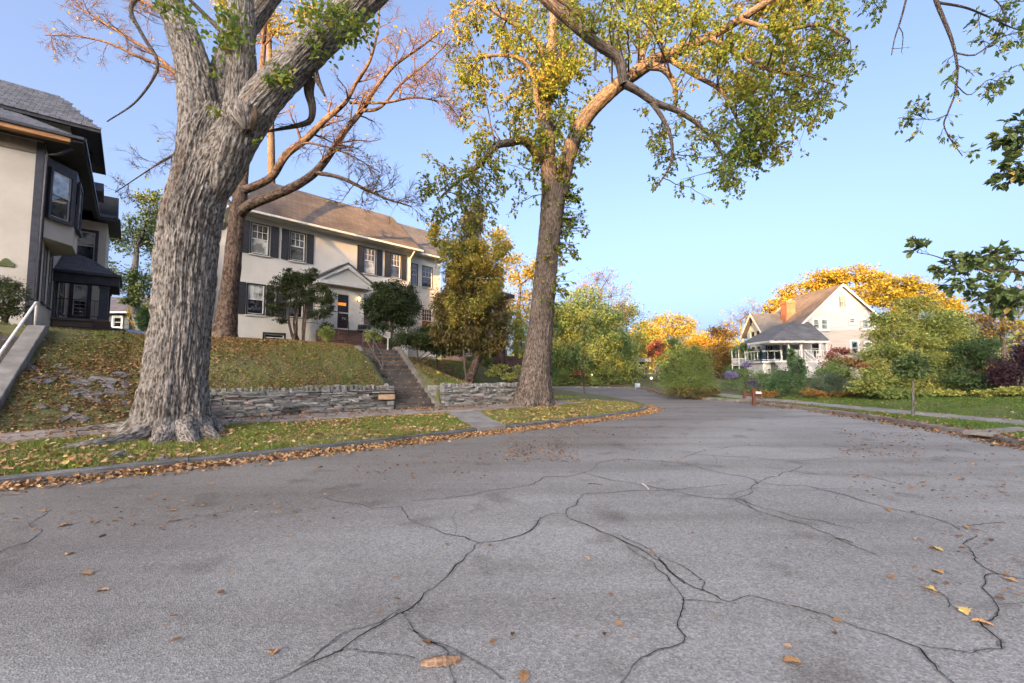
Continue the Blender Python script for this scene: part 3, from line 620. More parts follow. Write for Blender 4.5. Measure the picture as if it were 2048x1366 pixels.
def hip_roof(root, x0, x1, y0, y1, ze, zr_, rx0, rx1, ry, m, name='roof', th=.14, soffit=None, inset=.5):
    """hip roof over the eave rectangle; ridge from rx0 to rx1 at ry"""
    E = [(x0, y0), (x1, y0), (x1, y1), (x0, y1)]; b = MB()
    a, c = (rx0, ry, zr_), (rx1, ry, zr_); e = [(x, y, ze) for x, y in E]
    b.add([*e, a, c], [(0, 1, 5, 4), (1, 2, 5), (2, 3, 4, 5), (3, 0, 4)])
    r = b.build(name, m, root)
    f = MB()
    for i in range(4):
        (xa, ya), (xb, yb) = E[i], E[(i+1) % 4]
        f.quad((xa, ya, ze-.004), (xb, yb, ze-.004), (xb, yb, ze-th), (xa, ya, ze-th))
    f.quad(*[(x, y, ze-th) for x, y in E]); f.build('eave', soffit or M_WHITE, r); return r

# ================================================================== WHITE HOUSE
HT = 25.5
def hp(px, py, yo=0.0):
    P = PLN(px, py, NV*(HT+yo), NV)-HO; return P.dot(U), P.z+HO.z
HO = Vector((0, 0, 0)); HO = PLN(471, 650, NV*HT, NV); HO.z = 0
WH = empty('white_house', HO, UROT, 'cream stucco two storey house with black shutters and a pedimented entrance', 'house')
M_STUC = mat('cream_stucco', [(.3, (.56, .535, .485)), (.5, (.62, .595, .545)), (.72, (.66, .635, .585))], scale=.8, fine=.07, fscale=60, bump=.35, bscale=55, rough=.92)
M_ROOFB = shingle_mat('brown_shingles', (.085, .07, .062), (.125, .105, .09), (.045, .038, .034), .30, .13)
M_ROOFG = shingle_mat('grey_shingles', (.085, .085, .09), (.12, .12, .125), (.05, .05, .052), .30, .13)
HX1 = hp(822, 560)[0]; ZE = hp(505, 421.7, -.5)[1]; HZ0 = 2.55; ZW = ZE-.12; HD = 8.6
WFR = ((0, 0, 0), (1, 0, 0), (0, -1, 0))
def wrect(xl, xr, yt, yb, yo=0.0):
    a, z1 = hp(xl, yt, yo); _, z0 = hp(xl, yb, yo); a2, _ = hp(xr, yt, yo); return a, a2, z0, z1
up = [wrect(504, 538, 446, 504), wrect(582, 610.5, 462, 518.5), wrect(729, 751, 495, 545), wrect(782, 801, 508, 552.5)]
dn = [wrect(496.5, 529, 568, 626.5), wrect(574, 607, 577, 633)]
bw_ = wrect(529, 568, 667.5, 681); pic = wrect(728, 752, 597, 650)
zt = max(q[3] for q in up); zb = min(q[2] for q in up)
up = [(a, b, zb+.02, zt-.02) for a, b, _, _ in up]; z1d = sum(q[3] for q in dn)/2; z0d = sum(q[2] for q in dn)/2; dn = [(a, b, z0d, z1d) for a, b, _, _ in dn]
wallm = holed(WFR, 0, HX1, HZ0, ZW, up+dn+[bw_, pic])
wallm.quad((0, 0, HZ0), (0, HD, HZ0), (0, HD, ZW), (0, 0, ZW)); wallm.quad((HX1, 0, HZ0), (HX1, HD, HZ0), (HX1, HD, ZW), (HX1, 0, ZW)); wallm.quad((0, HD, HZ0), (HX1, HD, HZ0), (HX1, HD, ZW), (0, HD, ZW))
wallm.quad((0.05, .3, HZ0), (HX1-.05, .3, HZ0), (HX1-.05, .3, ZW), (.05, .3, ZW))
wallm.build('wall', M_STUC, WH)
for i, q in enumerate(up):
    window(WH, WFR, *q, glass=M_GLASS, glass_low=(M_GLASS_L, M_GLASS, M_GLASS_L, M_GLASS)[i])
    sw = (q[1]-q[0])*.50; shutter(WH, WFR, q[0]-.10-sw, q[0]-.10, q[2]-.06, q[3]+.06); shutter(WH, WFR, q[1]+.10, q[1]+.10+sw, q[2]-.06, q[3]+.06)
for q in dn:
    window(WH, WFR, *q, glass=M_GLASS_L, glass_low=M_GLASS_D); sw = (q[1]-q[0])*.5
    shutter(WH, WFR, q[0]-.10-sw, q[0]-.10, q[2]-.06, q[3]+.06); shutter(WH, WFR, q[1]+.10, q[1]+.10+sw, q[2]-.06, q[3]+.06)
window(WH, WFR, *bw_, grid=(1, 1), low=(1, 1), glass=M_GLASS_D, sill=False, casing=.09)
w = window(WH, WFR, *pic, grid=(2, 2), glass=M_GLASS_D, glass_low=M_WARM, cas_m=M_WHITE)
rz_l = PLN(584, 379.5, NV*(HT+HD/2), NV); rz_r = PLN(785, 434, NV*(HT+HD/2), NV); ZR = rz_r.z
hip_roof(WH, -.55, HX1+.45, -.55, HD+.55, ZE, ZR, 2.6, (rz_r-HO).dot(U), HD/2, M_ROOFB)
b = MB()                                        # ogee gutter along the front and the left side
for (p, q) in (((-.62, -.62, ZE-.05), (HX1+.5, -.62, ZE-.05)), ((-.62, -.62, ZE-.05), (-.62, HD, ZE-.05))): b.bar(p, q, .12, .11)
b.build('gutter', M_WHITE, WH)
b = MB(); b.tube([(HX1-.12, -.58, ZE-.1), (HX1-.12, -.35, ZE-.35), (HX1-.14, -.07, ZE-.6), (HX1-.14, -.07, HZ0)], .05, 8); b.build('downspout', M_WHITE, WH, smooth=True)
# right wing, set back
YW = .9; wx1 = hp(880, 600, YW)[0]
WF2 = ((0, YW, 0), (1, 0, 0), (0, -1, 0)); zew = hp(850, 509, YW-.35)[1]
wu = [wrect(823.5, 835, 529, 566, YW), wrect(845.5, 864.5, 532, 573, YW)]; wu = [(a, b_, wu[1][2], wu[1][3]) for a, b_, _, _ in wu]; wd = wrect(844, 864, 617, 664, YW)
wm = holed(WF2, HX1, wx1, HZ0, zew, wu+[wd]); wm.quad((wx1, YW, HZ0), (wx1, YW+6, HZ0), (wx1, YW+6, zew), (wx1, YW, zew)); wm.quad((HX1, YW+.3, HZ0), (wx1, YW+.3, HZ0), (wx1, YW+.3, zew), (HX1, YW+.3, zew)); wm.build('wing_wall', M_STUC, WH)
for q in wu: window(WH, WF2, *q, grid=(3, 2), glass=M_GLASS, casing=.05)
window(WH, WF2, *wd, grid=(4, 3), glass=M_GLASS_D, glass_low=M_WARM, cas_m=M_WHITE, casing=.09)
wr_ = PLN(855, 462, NV*(HT+YW+3.2), NV)-HO
hip_roof(WH, HX1-2.5, wx1+.4, YW-.4, YW+6.6, zew+.03, wr_.z, HX1-2.2, wr_.dot(U), YW+3.2, M_ROOFG, 'wing_roof')
b = MB(); b.bar((HX1+.1, YW-.46, zew-.02), (wx1+.45, YW-.46, zew-.02), .11, .10); b.build('gutter', M_WHITE, WH)
# entrance vestibule with pediment
YV = -1.35; va, vb = hp(652, 600, YV)[0], hp(728, 600, YV)[0]; dr = wrect(674.5, 700, 586, 657.5, YV); zped = hp(690, 571, YV-.25)[1]
VF = ((0, YV, 0), (1, 0, 0), (0, -1, 0))
vm_ = holed(VF, va, vb, HZ0, zped, [dr]); vm_.quad((va, 0, HZ0), (va, YV, HZ0), (va, YV, zped), (va, 0, zped)); vm_.quad((vb, 0, HZ0), (vb, YV, HZ0), (vb, YV, zped), (vb, 0, zped)); vm_.build('vestibule_wall', M_STUC, WH)
def beadboard_door():
    a0, a1, z0, z1 = dr; f = FB(*VF)
    for x0, x1, q0, q1 in ((a0-.22, a0, z0-.12, z1+.2), (a1, a1+.30, z0-.12, z1+.2), (a0, a1, z1, z1+.2), (a0, a1, z0-.12, z0)): f.fbox(x0, x1, -.1, .03, q0, q1)
    d = f.build('door', M_WHITE, WH); zm = z0+(z1-z0)*.46; s = .05
    f = FB(*VF); f.fbox(a0+.03, a1-.03, -.13, -.09, z0, z1); f.build('door_leaf', M_BLACK, d)
    M_DKRED = mat('dark_red_panel', [(.4, (.035, .012, .012)), (.6, (.05, .018, .018))], scale=4, rough=.5)
    f = FB(*VF)
    for k in range(4): f.fbox(a0+.2, a1-.2, -.089, -.078, z0+.1+k*.2, z0+.26+k*.2)
    f.build('door_panel', M_DKRED, d)
    M_AMB = mat('amber_light', [(.3, (.6, .15, .02)), (.7, (.9, .3, .05))], scale=6, emit=((1, .26, .04), .16))
    f = FB(*VF); f.fbox(a0+.10, a1-.18, -.089, -.08, z0+(z1-z0)*.67, z0+(z1-z0)*.75); f.build('door_lite', M_AMB, d)
    f = FB(*VF)                       # storm door: frame, cross rail, glass
    for x0, x1, q0, q1 in ((a0, a0+s, z0, z1), (a1-s, a1, z0, z1), (a0+s, a1-s, zm-.035, zm+.035), (a0+s, a1-s, z1-s, z1), (a0+s, a1-s, z0, z0+s)): f.fbox(x0, x1, -.03, .0, q0, q1)
    f.build('storm_frame', M_WHITE, d)
    f = FB(*VF); f.fbox(a1-.10, a1-.07, .0, .05, zm-.35, zm-.22); f.build('door_handle', M_RAIL, d)
    # house number: three small white figures
    f = FB(*VF); M_NUM = mat('white_figures', [(.4, (.8, .8, .78)), (.6, (.85, .85, .82))], rough=.5)
    cx = a0+.36; zc = zm-.30; h = .055; t = .014
    def seg(x, on):
        S_ = {'t': (x, x+.05, zc+h-t, zc+h), 'm': (x, x+.05, zc-t/2, zc+t/2), 'b': (x, x+.05, zc-h, zc-h+t), 'ul': (x, x+t, zc, zc+h), 'ur': (x+.05-t, x+.05, zc, zc+h), 'll': (x, x+t, zc-h, zc), 'lr': (x+.05-t, x+.05, zc-h, zc)}
        for k in on: q = S_[k]; f.fbox(q[0], q[1], -.072, -.066, q[2], q[3])
    seg(cx, ['t', 'm', 'b', 'ur', 'll']); seg(cx+.075, ['t', 'ur', 'lr']); seg(cx+.15, ['t', 'm', 'b', 'ur', 'lr', 'ul', 'll']); f.build('house_number', M_NUM, d)
beadboard_door()
ap = hp(695.7, 527.7, YV-.35); bl = hp(634.6, 557.4, YV-.35); br_ = hp(750.6, 573, YV-.35); zb_ = (bl[1]+br_[1])/2; pcx = (bl[0]+br_[0])/2; za = ap[1]
b = MB(); y0 = YV-.35; t = .16
b.prism([(bl[0], y0, zb_), (pcx, y0, za), (br_[0], y0, zb_), (br_[0], y0, zb_-.0+t*.1), (pcx, y0, za-t*1.1), (bl[0], y0, zb_+t*.1)][:3]+[(br_[0]-.25, y0, zb_), (pcx, y0, za-.24), (bl[0]+.25, y0, zb_)], (0, .16, 0))
b.box(bl[0], br_[0], y0-.02, y0+.2, zb_-.2, zb_-.003); PED = b.build('pediment', M_WHITE, WH)
b = MB(); b.prism([(bl[0]+.15, y0+.12, zb_), (pcx, y0+.12, za-.15), (br_[0]-.15, y0+.12, zb_)], (0, .05, 0)); b.build('tympanum', M_STUC, PED)
b = MB(); b.box(bl[0]+.05, br_[0]-.05, y0+.2, -.01, zb_-.22, zb_-.10); b.build('soffit', M_WHITE, PED)
b = MB(); e = .06
b.prism([(bl[0]-e, y0-.05, zb_-.02), (pcx, y0-.05, za+.02), (pcx, y0-.05, za+.09), (bl[0]-e-.03, y0-.05, zb_+.05)], (0, -y0+.04, 0)); b.prism([(br_[0]+e, y0-.05, zb_-.02), (pcx, y0-.05, za+.02), (pcx, y0-.05, za+.09), (br_[0]+e+.03, y0-.05, zb_+.05)], (0, -y0+.04, 0)); b.build('porch_roof', M_ROOFG, WH)
b = MB(); px0 = hp(623, 650, YV)[0]; b.box(px0, va-.003, YV+.1, YV+.42, HZ0, hp(628, 637, YV)[1]); b.build('pier', M_WHITE, WH)
# brick stoop and steps (bricks a few pixels across: joined)
M_BRICK = shingle_mat('dark_red_brick', (.085, .040, .034), (.12, .062, .052), (.11, .10, .09), .21, .115)
DZ = dr[2]-.14; b = MB(); sx0, sx1 = px0+.25, vb+.25
b.box(sx0, sx1, YV-1.25, YV-.003, HZ0-.3, DZ); b.build('stoop', M_BRICK, WH)
sa, sb = hp(688, 680, YV-2)[0], hp(765, 685, YV-2)[0]; n = 6
for k in range(n):
    b = MB(); b.box(sa, sb, YV-1.25-.30*(k+1), YV-1.25-.30*k-.002, HZ0-.3, DZ-(k+1)*.165); b.build('stoop_step', M_BRICK, WH, bevel=.012)
b = MB(); b.box(sb+.01, sb+.42, YV-1.9, YV-.9, HZ0-.3, DZ-.35); b.build('stoop_pier', M_BRICK, WH); b = MB(); b.box(sa-.9, sa-.02, YV-2.0, YV-1.26, HZ0-.3, DZ-.62); b.build('stoop_pier', M_BRICK, WH)
b = MB(); xr_ = sa+.04
b.tube([(xr_-.75, YV-1.15, DZ+.9), (xr_-.02, YV-1.2, DZ+.92), (xr_+.02, YV-2.3, DZ+.35), (xr_+.02, YV-2.4, DZ-.5)], .018, 6); b.tube([(xr_-.02, YV-1.2, DZ+.92), (xr_-.02, YV-1.2, DZ)], .018, 6); b.tube([(xr_-.75, YV-1.15, DZ+.9), (xr_-.75, YV-1.15, DZ)], .014, 6)
b.build('iron_rail', M_BLACK, WH, smooth=True)
# wall lamp, lit
M_LAMP = mat('lamp_glow', [(.4, (.9, .6, .25)), (.6, (.95, .7, .3))], emit=((1, .62, .2), 1.6))
lx, lz = hp(716, 599, YV)
LP = MB(); LP.box(lx-.05, lx+.05, YV-.03, YV, lz-.16, lz+.16); LP.tube([(lx, YV-.02, lz+.12), (lx, YV-.12, lz+.2), (lx, YV-.13, lz+.12)], .012, 6); LMP = LP.build('wall_lamp', M_BLACK, WH)
b = MB(); b.tube([(lx, YV-.13, lz-.12), (lx, YV-.13, lz-.08), (lx, YV-.13, lz+.10), (lx, YV-.13, lz+.14)], [.02, .05, .075, .03], 8); b.build('lamp_glass', M_LAMP, LMP, smooth=True)
b = MB(); b.tube([(lx, YV-.13, lz+.13), (lx, YV-.13, lz+.16), (lx, YV-.13, lz+.23)], [.09, .06, .01], 8); b.build('lamp_cap', M_BLACK, LMP)
# mailbox on the stoop pier, sign in the lawn
mx, mz = hp(731, 651, YV-1.5); wpos = lambda x, y, z: HO+U*x+NV*y+Vector((0, 0, z))
MBX = empty('mailbox', wpos(mx, YV-1.35, DZ-.35), UROT, 'black arched mailbox on the brick pier beside the front door', 'mailbox')
b = MB(); prof = [(-.11, 0), (-.11, .16)]+[(-.11*math.cos(a), .16+.1*math.sin(a)) for a in np.linspace(.3, 2.84, 6)]+[(.11, .16), (.11, 0)]
b.prism([(-.32, p, q+.42) for p, q in prof], (.64, 0, 0)); b.build('box', M_BLACK, MBX); b = MB(); b.box(-.35, .62, -.16, .16, .36, .418); b.build('shelf', M_CONC, MBX); b = MB(); b.box(-.05, .05, -.05, .05, 0, .36); b.build('post', M_BRICK, MBX)
# ================================================================== LEFT HOUSE (cut by the left edge)
LA = math.atan(1061/900.0); U2 = Vector((math.sin(LA), math.cos(LA), 0)); N2 = Vector((-U2.y, U2.x, 0)); LC0 = Vector((-17.0, 15.8, 0))
LH = empty('stucco_house', LC0, math.atan2(U2.y, U2.x), 'pale stucco house with dark trim, slate roofs, corner bay and small porch at far left', 'house')
M_STUC2 = mat('grey_beige_stucco', [(.3, (.46, .425, .37)), (.5, (.53, .49, .43)), (.72, (.58, .54, .49))], scale=.9, fine=.08, fscale=60, bump=.4, bscale=55, rough=.92)
M_SLATE = mat('slate_tile', [(.3, (.075, .078, .088)), (.6, (.12, .123, .135))], scale=4, fine=.15, fscale=40, rough=.75, rnd=.22)
M_SLATEG = mat('slate_gap', [(.4, (.025, .026, .03)), (.6, (.035, .036, .04))], scale=4, rough=.9)
M_SOFFIT = mat('dark_soffit', [(.35, (.030, .031, .037)), (.65, (.05, .052, .06))], scale=3, rough=.7, fine=.15)
M_RAWWOOD = mat('bare_orange_wood', [(.3, (.24, .11, .045)), (.6, (.42, .22, .10))], scale=2, stretch=(1, 8, 8), rough=.8, fine=.25)
LZ0, LZE = 2.6, 9.8
def P2(x, y, z): return (x, y, z)
tile_me = {}
def tiles(roof, o, ax, up, na, nu, tw=.33, tu=.22, skip=None, limit=9999):
    o = Vector(o); ax = Vector(ax).normalized(); up = Vector(up).normalized(); nr = ax.cross(up).normalized()
    if nr.z < 0: nr = -nr
    key = (tw, tu)
    if key not in tile_me:
        b = MB(); b.box(.012, tw-.012, -.03, tu-.004+.03, .0, .022); me = b.build('tile', M_SLATE).data; o_ = bpy.data.objects[-1] if False else None
        for ob in [ob for ob in COL.objects if ob.data is me]: bpy.data.objects.remove(ob)
        tile_me[key] = me
    m3 = Matrix((ax, up, nr)).transposed(); rest = MB(); cnt = 0
    for j in range(nu):
        for i in range(-1, na):
            a = i*tw+(tw/2 if j % 2 else 0); P = o+ax*a+up*(j*tu)+nr*.012
            if skip and skip(o+ax*(a+tw/2)+up*((j+.5)*tu)): continue
            m = Matrix.Translation(P) @ (m3 @ Matrix.Rotation(.05+random.uniform(-.012, .012), 3, 'X')).to_4x4()
            if cnt < limit:
                t = bpy.data.objects.new('tile', tile_me[key]); t.matrix_local = m; link(t, roof); cnt += 1
            else:
                rest.add([m @ v.co for v in tile_me[key].vertices], [tuple(p.vertices) for p in tile_me[key].polygons])
    if rest.v: tag(rest.build('tiles', M_SLATE, roof), kind='stuff')
FRF = ((0, 0, 0), (1, 0, 0), (0, -1, 0)); FRS = ((0, 0, 0), (0, 1, 0), (1, 0, 0))
b = FB(*FRF); b.quad((-9, 0, LZ0), (0, 0, LZ0), (0, 0, LZE), (-9, 0, LZE))
side = holed(FRS, 0, 11, LZ0, LZE, [(2.0, 2.7, 4.3, 6.35), (3.6, 4.35, 4.3, 6.35), (5.3, 6.4, 3.92, 6.1), (7.6, 9.4, 4.5, 6.2)])
b.add(side.v, side.f); b.build('wall', M_STUC2, LH)
for a0, a1 in ((2.0, 2.7), (3.6, 4.35)): window(LH, FRS, a0, a1, 4.3, 6.35, casing=.12, cas_m=M_NAVY, grid=(1, 1), glass=M_GLASS_D, sill_m=M_NAVY)
window(LH, FRS, 7.6, 9.4, 4.5, 6.2, casing=.12, cas_m=M_NAVY, grid=(2, 1), low=(2, 1), glass=M_GLASS_D, sill_m=M_NAVY)
f = FB(*FRS); f.fbox(5.3, 6.4, -.12, -.06, 3.92, 6.1); DD = f.build('door', M_BLACK, LH); f = FB(*FRS); f.fbox(5.2, 5.3, -.1, .04, 3.92, 6.2); f.fbox(6.4, 6.5, -.1, .04, 3.92, 6.2); f.fbox(5.3, 6.4, -.1, .037, 6.1, 6.2); f.build('door_frame', M_NAVY, DD)
# corner board + downpipe, frieze under the eave
f = MB(); f.box(-.16, .05, -.05, .2, LZ0, LZE-.05); f.build('corner_board', M_NAVY, LH)
f = MB(); f.tube([(.75, -.35, LZE-.12), (.4, -.2, LZE-.42), (.12, -.1, LZE-.5), (.12, -.1, LZ0)], .055, 8); f.build('downpipe', M_NAVY, LH, smooth=True)
f = MB(); f.box(-9, -.16, -.035, -.002, LZE-.5, LZE-.05); f.build('frieze_board', mat('tan_frieze', [(.4, (.20, .16, .125)), (.6, (.26, .21, .17))], rough=.8), LH)
# cantilevered canted bay on the upper floor
bay = [(0, .75), (.78, 1.85), (.78, 3.55), (0, 4.6)]; b0, b1, b2 = 6.5, 7.25, 9.55
f = MB()
for z0, z1 in ((b0, b1),): f.add([(x, y, z0) for x, y in bay]+[(x, y, z1) for x, y in bay], [(0, 1, 5, 4), (1, 2, 6, 5), (2, 3, 7, 6)])
f.add([(0, .75, b0), (.78, 1.85, b0), (.78, 3.55, b0), (0, 4.6, b0)], [(0, 1, 2, 3)]); BAY = f.build('bay', M_STUC2, LH)
f = MB()
f.add([(x, y, b1) for x, y in bay]+[(x, y, b2) for x, y in bay], [(0, 1, 5, 4), (1, 2, 6, 5), (2, 3, 7, 6)]); f.build('bay_trim', M_NAVY, BAY)
A = Vector((0, .75, 0)); B = Vector((.78, 1.85, 0)); axb = (B-A).normalized(); nb = Vector((axb.y, -axb.x, 0)); Lb = (B-A).length
window(LH, (A+nb*.085, axb, nb), .24, Lb-.30, b1+.12, b2-.42, casing=.10, cas_m=M_NAVY, grid=(1, 1), glass=M_GLASS_L, glass_low=M_GLASS, sill_m=M_NAVY)
window(LH, ((.865, 1.85, 0), (0, 1, 0), (1, 0, 0)), .3, 1.4, b1+.12, b2-.42, casing=.10, cas_m=M_NAVY, grid=(1, 1), glass=M_GLASS, sill_m=M_NAVY)
# eaves and main roof
b = MB(); e0, e1 = -.75, 1.05
b.add([(-10, e0, LZE), (e1, e0, LZE), (e1, 10.4, LZE), (0, 10.4, LZE), (0, 0, LZE), (-10, 0, LZE)], [(0, 1, 4, 5), (1, 2, 3, 4)])
b.quad((-10, e0, LZE), (e1, e0, LZE), (e1, e0, LZE+.2), (-10, e0, LZE+.2)); b.quad((e1, e0, LZE), (e1, 10.4, LZE), (e1, 10.4, LZE+.2), (e1, e0, LZE+.2)); b.build('soffit', M_SOFFIT, LH)
b = MB(); b.bar((e1+.05, e0-.05, LZE+.13), (e1+.05, 10.4, LZE+.13), .12, .12); b.bar((e1+.02, e0, LZE+.03), (e1+.02, 10.4, LZE+.03), .05, .04); b.bar((-10, e0-.06, LZE+.15), (e1+.05, e0-.06, LZE+.15), .1, .1); b.build('gutter', M_NAVY, LH)
b = MB(); b.box(-1.25, .75, e0-.045, e0-.004, LZE-.07, LZE+.11); b.box(-1.1, .7, e0+.02, e0+.35, LZE-.03, LZE-.012); b.build('rotten_fascia', M_RAWWOOD, LH)['label'] = 'bare orange wood where the fascia has come off'
zr1 = LZE+.2+5.75*math.tan(R(28.5)); b = MB()
b.add([(-10, e0, LZE+.2), (e1, e0, LZE+.2), (-4.7, 5.0, zr1), (-10, 5.0, zr1), (e1, 10.4, LZE+.2)], [(0, 1, 2, 3), (1, 4, 2)]); MR = b.build('roof', M_SLATEG, LH)
upv = (0, 5.75, zr1-LZE-.2)
tiles(MR, (-4.2, e0, LZE+.2), (1, 0, 0), upv, 17, 14, skip=lambda p: p.x+.1 > e1-(p.y-e0) or p.x < -3.4 or p.y > 3.2, limit=90)
# third storey with its own hip roof
b = MB(); b.box(-9, .28, 4, 9, LZE, 12.45); b.build('upper_wall', M_WHITE, LH)
b = MB()
for k in range(11): b.box(-9, .30, 3.975, 3.997, 10.1+k*.22, 10.1+k*.22+.205)
tag(b.build('siding', M_WHITE, LH), kind='stuff')
ez, rz2 = 12.2, 14.5; b = MB()
b.add([(-10, 3.5, ez), (1.3, 3.5, ez), (1.3, 9.5, ez), (-10, 9.5, ez), (-10, 6.5, rz2), (-.35, 6.5, rz2)], [(0, 1, 5, 4), (1, 2, 5), (2, 3, 4, 5)]); UR = b.build('upper_roof', M_SLATEG, LH)
tiles(UR, (-3.3, 3.5, ez), (1, 0, 0), (0, 3, rz2-ez), 15, 18, skip=lambda p: p.x > 1.3-(p.y-3.5)*.55 or p.z > rz2-.03, limit=205)
b = MB(); b.quad((-10, 3.52, ez-.01), (1.28, 3.52, ez-.01), (1.28, 9.5, ez-.01), (-10, 9.5, ez-.01)); b.quad((-10, 3.5, ez), (1.3, 3.5, ez), (1.3, 3.5, ez-.14), (-10, 3.5, ez-.14)); b.quad((1.3, 3.5, ez), (1.3, 9.5, ez), (1.3, 9.5, ez-.14), (1.3, 3.5, ez-.14)); b.build('upper_soffit', M_SOFFIT, UR)
# side dormers
def dormer(x1, y0, y1, z0, z1, ov=.35):
    b = MB(); b.box(-1, x1, y0, y1, LZE, z0); D_ = b.build('dormer', M_SLATEG, LH)
    b = MB(); ym = (y0+y1)/2; b.prism([(x1+ov, y0-ov, z0-.05), (x1+ov, ym, z1), (x1+ov, y1+ov, z0-.05), (x1+ov, ym, z1-.14)], (-x1-ov-1, 0, 0)); b.build('dormer_roof', M_SLATE, D_)
    b = MB()
    for k in range(5): b.box(-.5, x1+.01, y0-.02, y0-.003, LZE+.4+k*.22, LZE+.4+k*.22+.2)
    b.build('slate_cheek', M_SLATE, D_)
dormer(.55, 6.6, 8.0, 12.0, 12.9); dormer(.9, 8.5, 9.9, 10.9, 11.6)
# rear wing beside the porch
WXF = ((0, 10.6, 0), (1, 0, 0), (0, -1, 0))
def lp(px, py, yo):
    p0 = LC0+N2*yo; P = PLN(px, py, p0, N2)-LC0; return P.dot(U2), P.z
ua = lp(154, 470, 10.6)[0]; ub = lp(191, 470, 10.6)[0]; uz1 = lp(170, 463, 10.6)[1]; uz0 = lp(170, 519, 10.6)[1]
da, db = lp(146, 600, 10.6)[0], lp(174, 600, 10.6)[0]; dz1 = lp(160, 570, 10.6)[1]; dz0 = lp(160, 632, 10.6)[1]; wxe = lp(208, 560, 10.6)[0]
w_ = holed(WXF, -.5, wxe, LZ0, LZE, [(ua, ub, uz0, uz1), (da, db, dz0, dz1)]); w_.quad((wxe, 10.6, LZ0), (wxe, 14, LZ0), (wxe, 14, LZE), (wxe, 10.6, LZE)); w_.build('wing_wall', M_STUC2, LH)
window(LH, WXF, ua, ub, uz0, uz1, casing=.14, cas_m=M_NAVY, grid=(1, 1), glass=M_GLASS_L, glass_low=M_GLASS, sill_m=M_NAVY)
window(LH, WXF, da, db, dz0, dz1, casing=.17, cas_m=M_NAVY, grid=(1, 1), low=(1, 4), glass=M_GLASS_L, glass_low=M_GLASS, sill_m=M_NAVY)
b = MB(); wr1 = wxe+.1
b.quad((0, 9.9, LZE), (wr1+.45, 9.9, LZE), (wr1+.45, 14, LZE), (0, 14, LZE)); b.quad((0, 9.9, LZE), (wr1+.45, 9.9, LZE), (wr1+.45, 9.9, LZE+.18), (0, 9.9, LZE+.18)); b.quad((wr1+.45, 9.9, LZE), (wr1+.45, 14, LZE), (wr1+.45, 14, LZE+.18), (wr1+.45, 9.9, LZE+.18)); b.build('wing_soffit', M_SOFFIT, LH)
b = MB(); b.add([(-.6, 10.0, LZE+.18), (wr1+.3, 10.0, LZE+.18), (wr1+.3, 11.2, 11.55), (-.6, 11.2, 11.55), (wr1+.3, 13.5, LZE+.18)], [(0, 1, 2, 3), (1, 4, 2)]); WR = b.build('wing_roof', M_SLATEG, LH)
tiles(WR, (.2, 10.0, LZE+.18), (1, 0, 0), (0, 1.2, 1.19), 9, 10, tw=.25, tu=.17, skip=lambda p: p.x > wr1+.2, limit=0)
# porch
py0 = 4.8; pz = lp(240, 552, py0)[1]; pxr = lp(240, 552, py0)[0]; pd = 3.88; xr = pxr-.35
b = MB(); b.add([(-.0, py0, pz), (pxr, py0, pz), (pxr, 8.1, pz), (0, 8.0, pz+1.35), (.75, 8.0, pz+1.35)], [(0, 1, 4, 3), (1, 2, 4)]); PR = b.build('porch_roof', M_SLATEG, LH)
hp_ = math.hypot(10.6-py0, 1.7); tiles(PR, (0, py0, pz), (1, 0, 0), (0, 8.0-py0, 1.35), 11, 17, tw=.22, tu=.2, skip=lambda p: p.x > pxr-.1-(p.y-py0)/(8.0-py0)*(pxr-.75) or p.x < .1, limit=0)
b = MB(); b.box(0, pxr-.02, py0+.03, py0+.5, pz-.5, pz-.02); b.box(pxr-.6, pxr-.021, py0+.5, 8.0, pz-.5, pz-.021); b.build('porch_beam', M_SOFFIT, LH)
b = MB(); b.box(.01, pxr-.6, py0+.5, 8.0, pz-.12, pz-.08); b.build('porch_ceiling', M_WHITE, LH)
b = MB(); b.bar((0, py0-.03, pz-.03), (pxr+.03, py0-.03, pz-.03), .09, .12); b.bar((pxr+.02, py0, pz-.03), (pxr+.02, 8.1, pz-.03), .09, .12); b.build('gutter', M_NAVY, PR)
for y in (py0+.35, 7.6):
    b = MB(); b.box(xr-.33, xr-.01, y-.16, y+.16, pd, pz-.5); b.box(xr-.37, xr+.03, y-.2, y+.2, pz-.62, pz-.5-.001); b.box(xr-.36, xr+.02, y-.19, y+.19, pd, pd+.15); b.build('porch_post', M_NAVY, LH)
M_PLANK = mat('brown_porch_boards', [(.3, (.12, .085, .065)), (.6, (.18, .135, .105))], scale=2, stretch=(1, 1, 9), rough=.8, fine=.15)
b = MB(); b.box(.02, xr+.05, py0+.1, 10.55, pd-.10, pd); b.build('porch_floor', M_PLANK, LH)
for k in range(3):
    b = MB(); b.box(.05, xr, py0+.17, 10.5, pd-.11-(k+1)*.29+.015, pd-.11-k*.29); b.build('porch_base', M_PLANK, LH)
b = MB(); b.box(xr-.45, xr+.12, py0+.0, py0+.62, LZ0, pd-.101); b.build('brick_pier', M_BRICK, LH)
b = MB(); b.bar((.1, py0+.2, pd+.85), (xr-.33, py0+.2, pd+.85), .03, .03); b.bar((.1, py0+.2, pd+.12), (xr-.33, py0+.2, pd+.12), .025, .025)
for x in np.arange(.2, xr-.35, .17): b.bar((x, py0+.2, pd+.12), (x, py0+.2, pd+.85), .014, .014)
b.build('iron_railing', M_BLACK, LH)
b = MB(); b.tube([(.25, py0-.6, pd-.15), (.25, py0-.1, pd+.3), (.25, py0+.15, pd+.9), (.25, py0+.15, pd)], .018, 6); b.build('iron_rail', M_BLACK, LH)
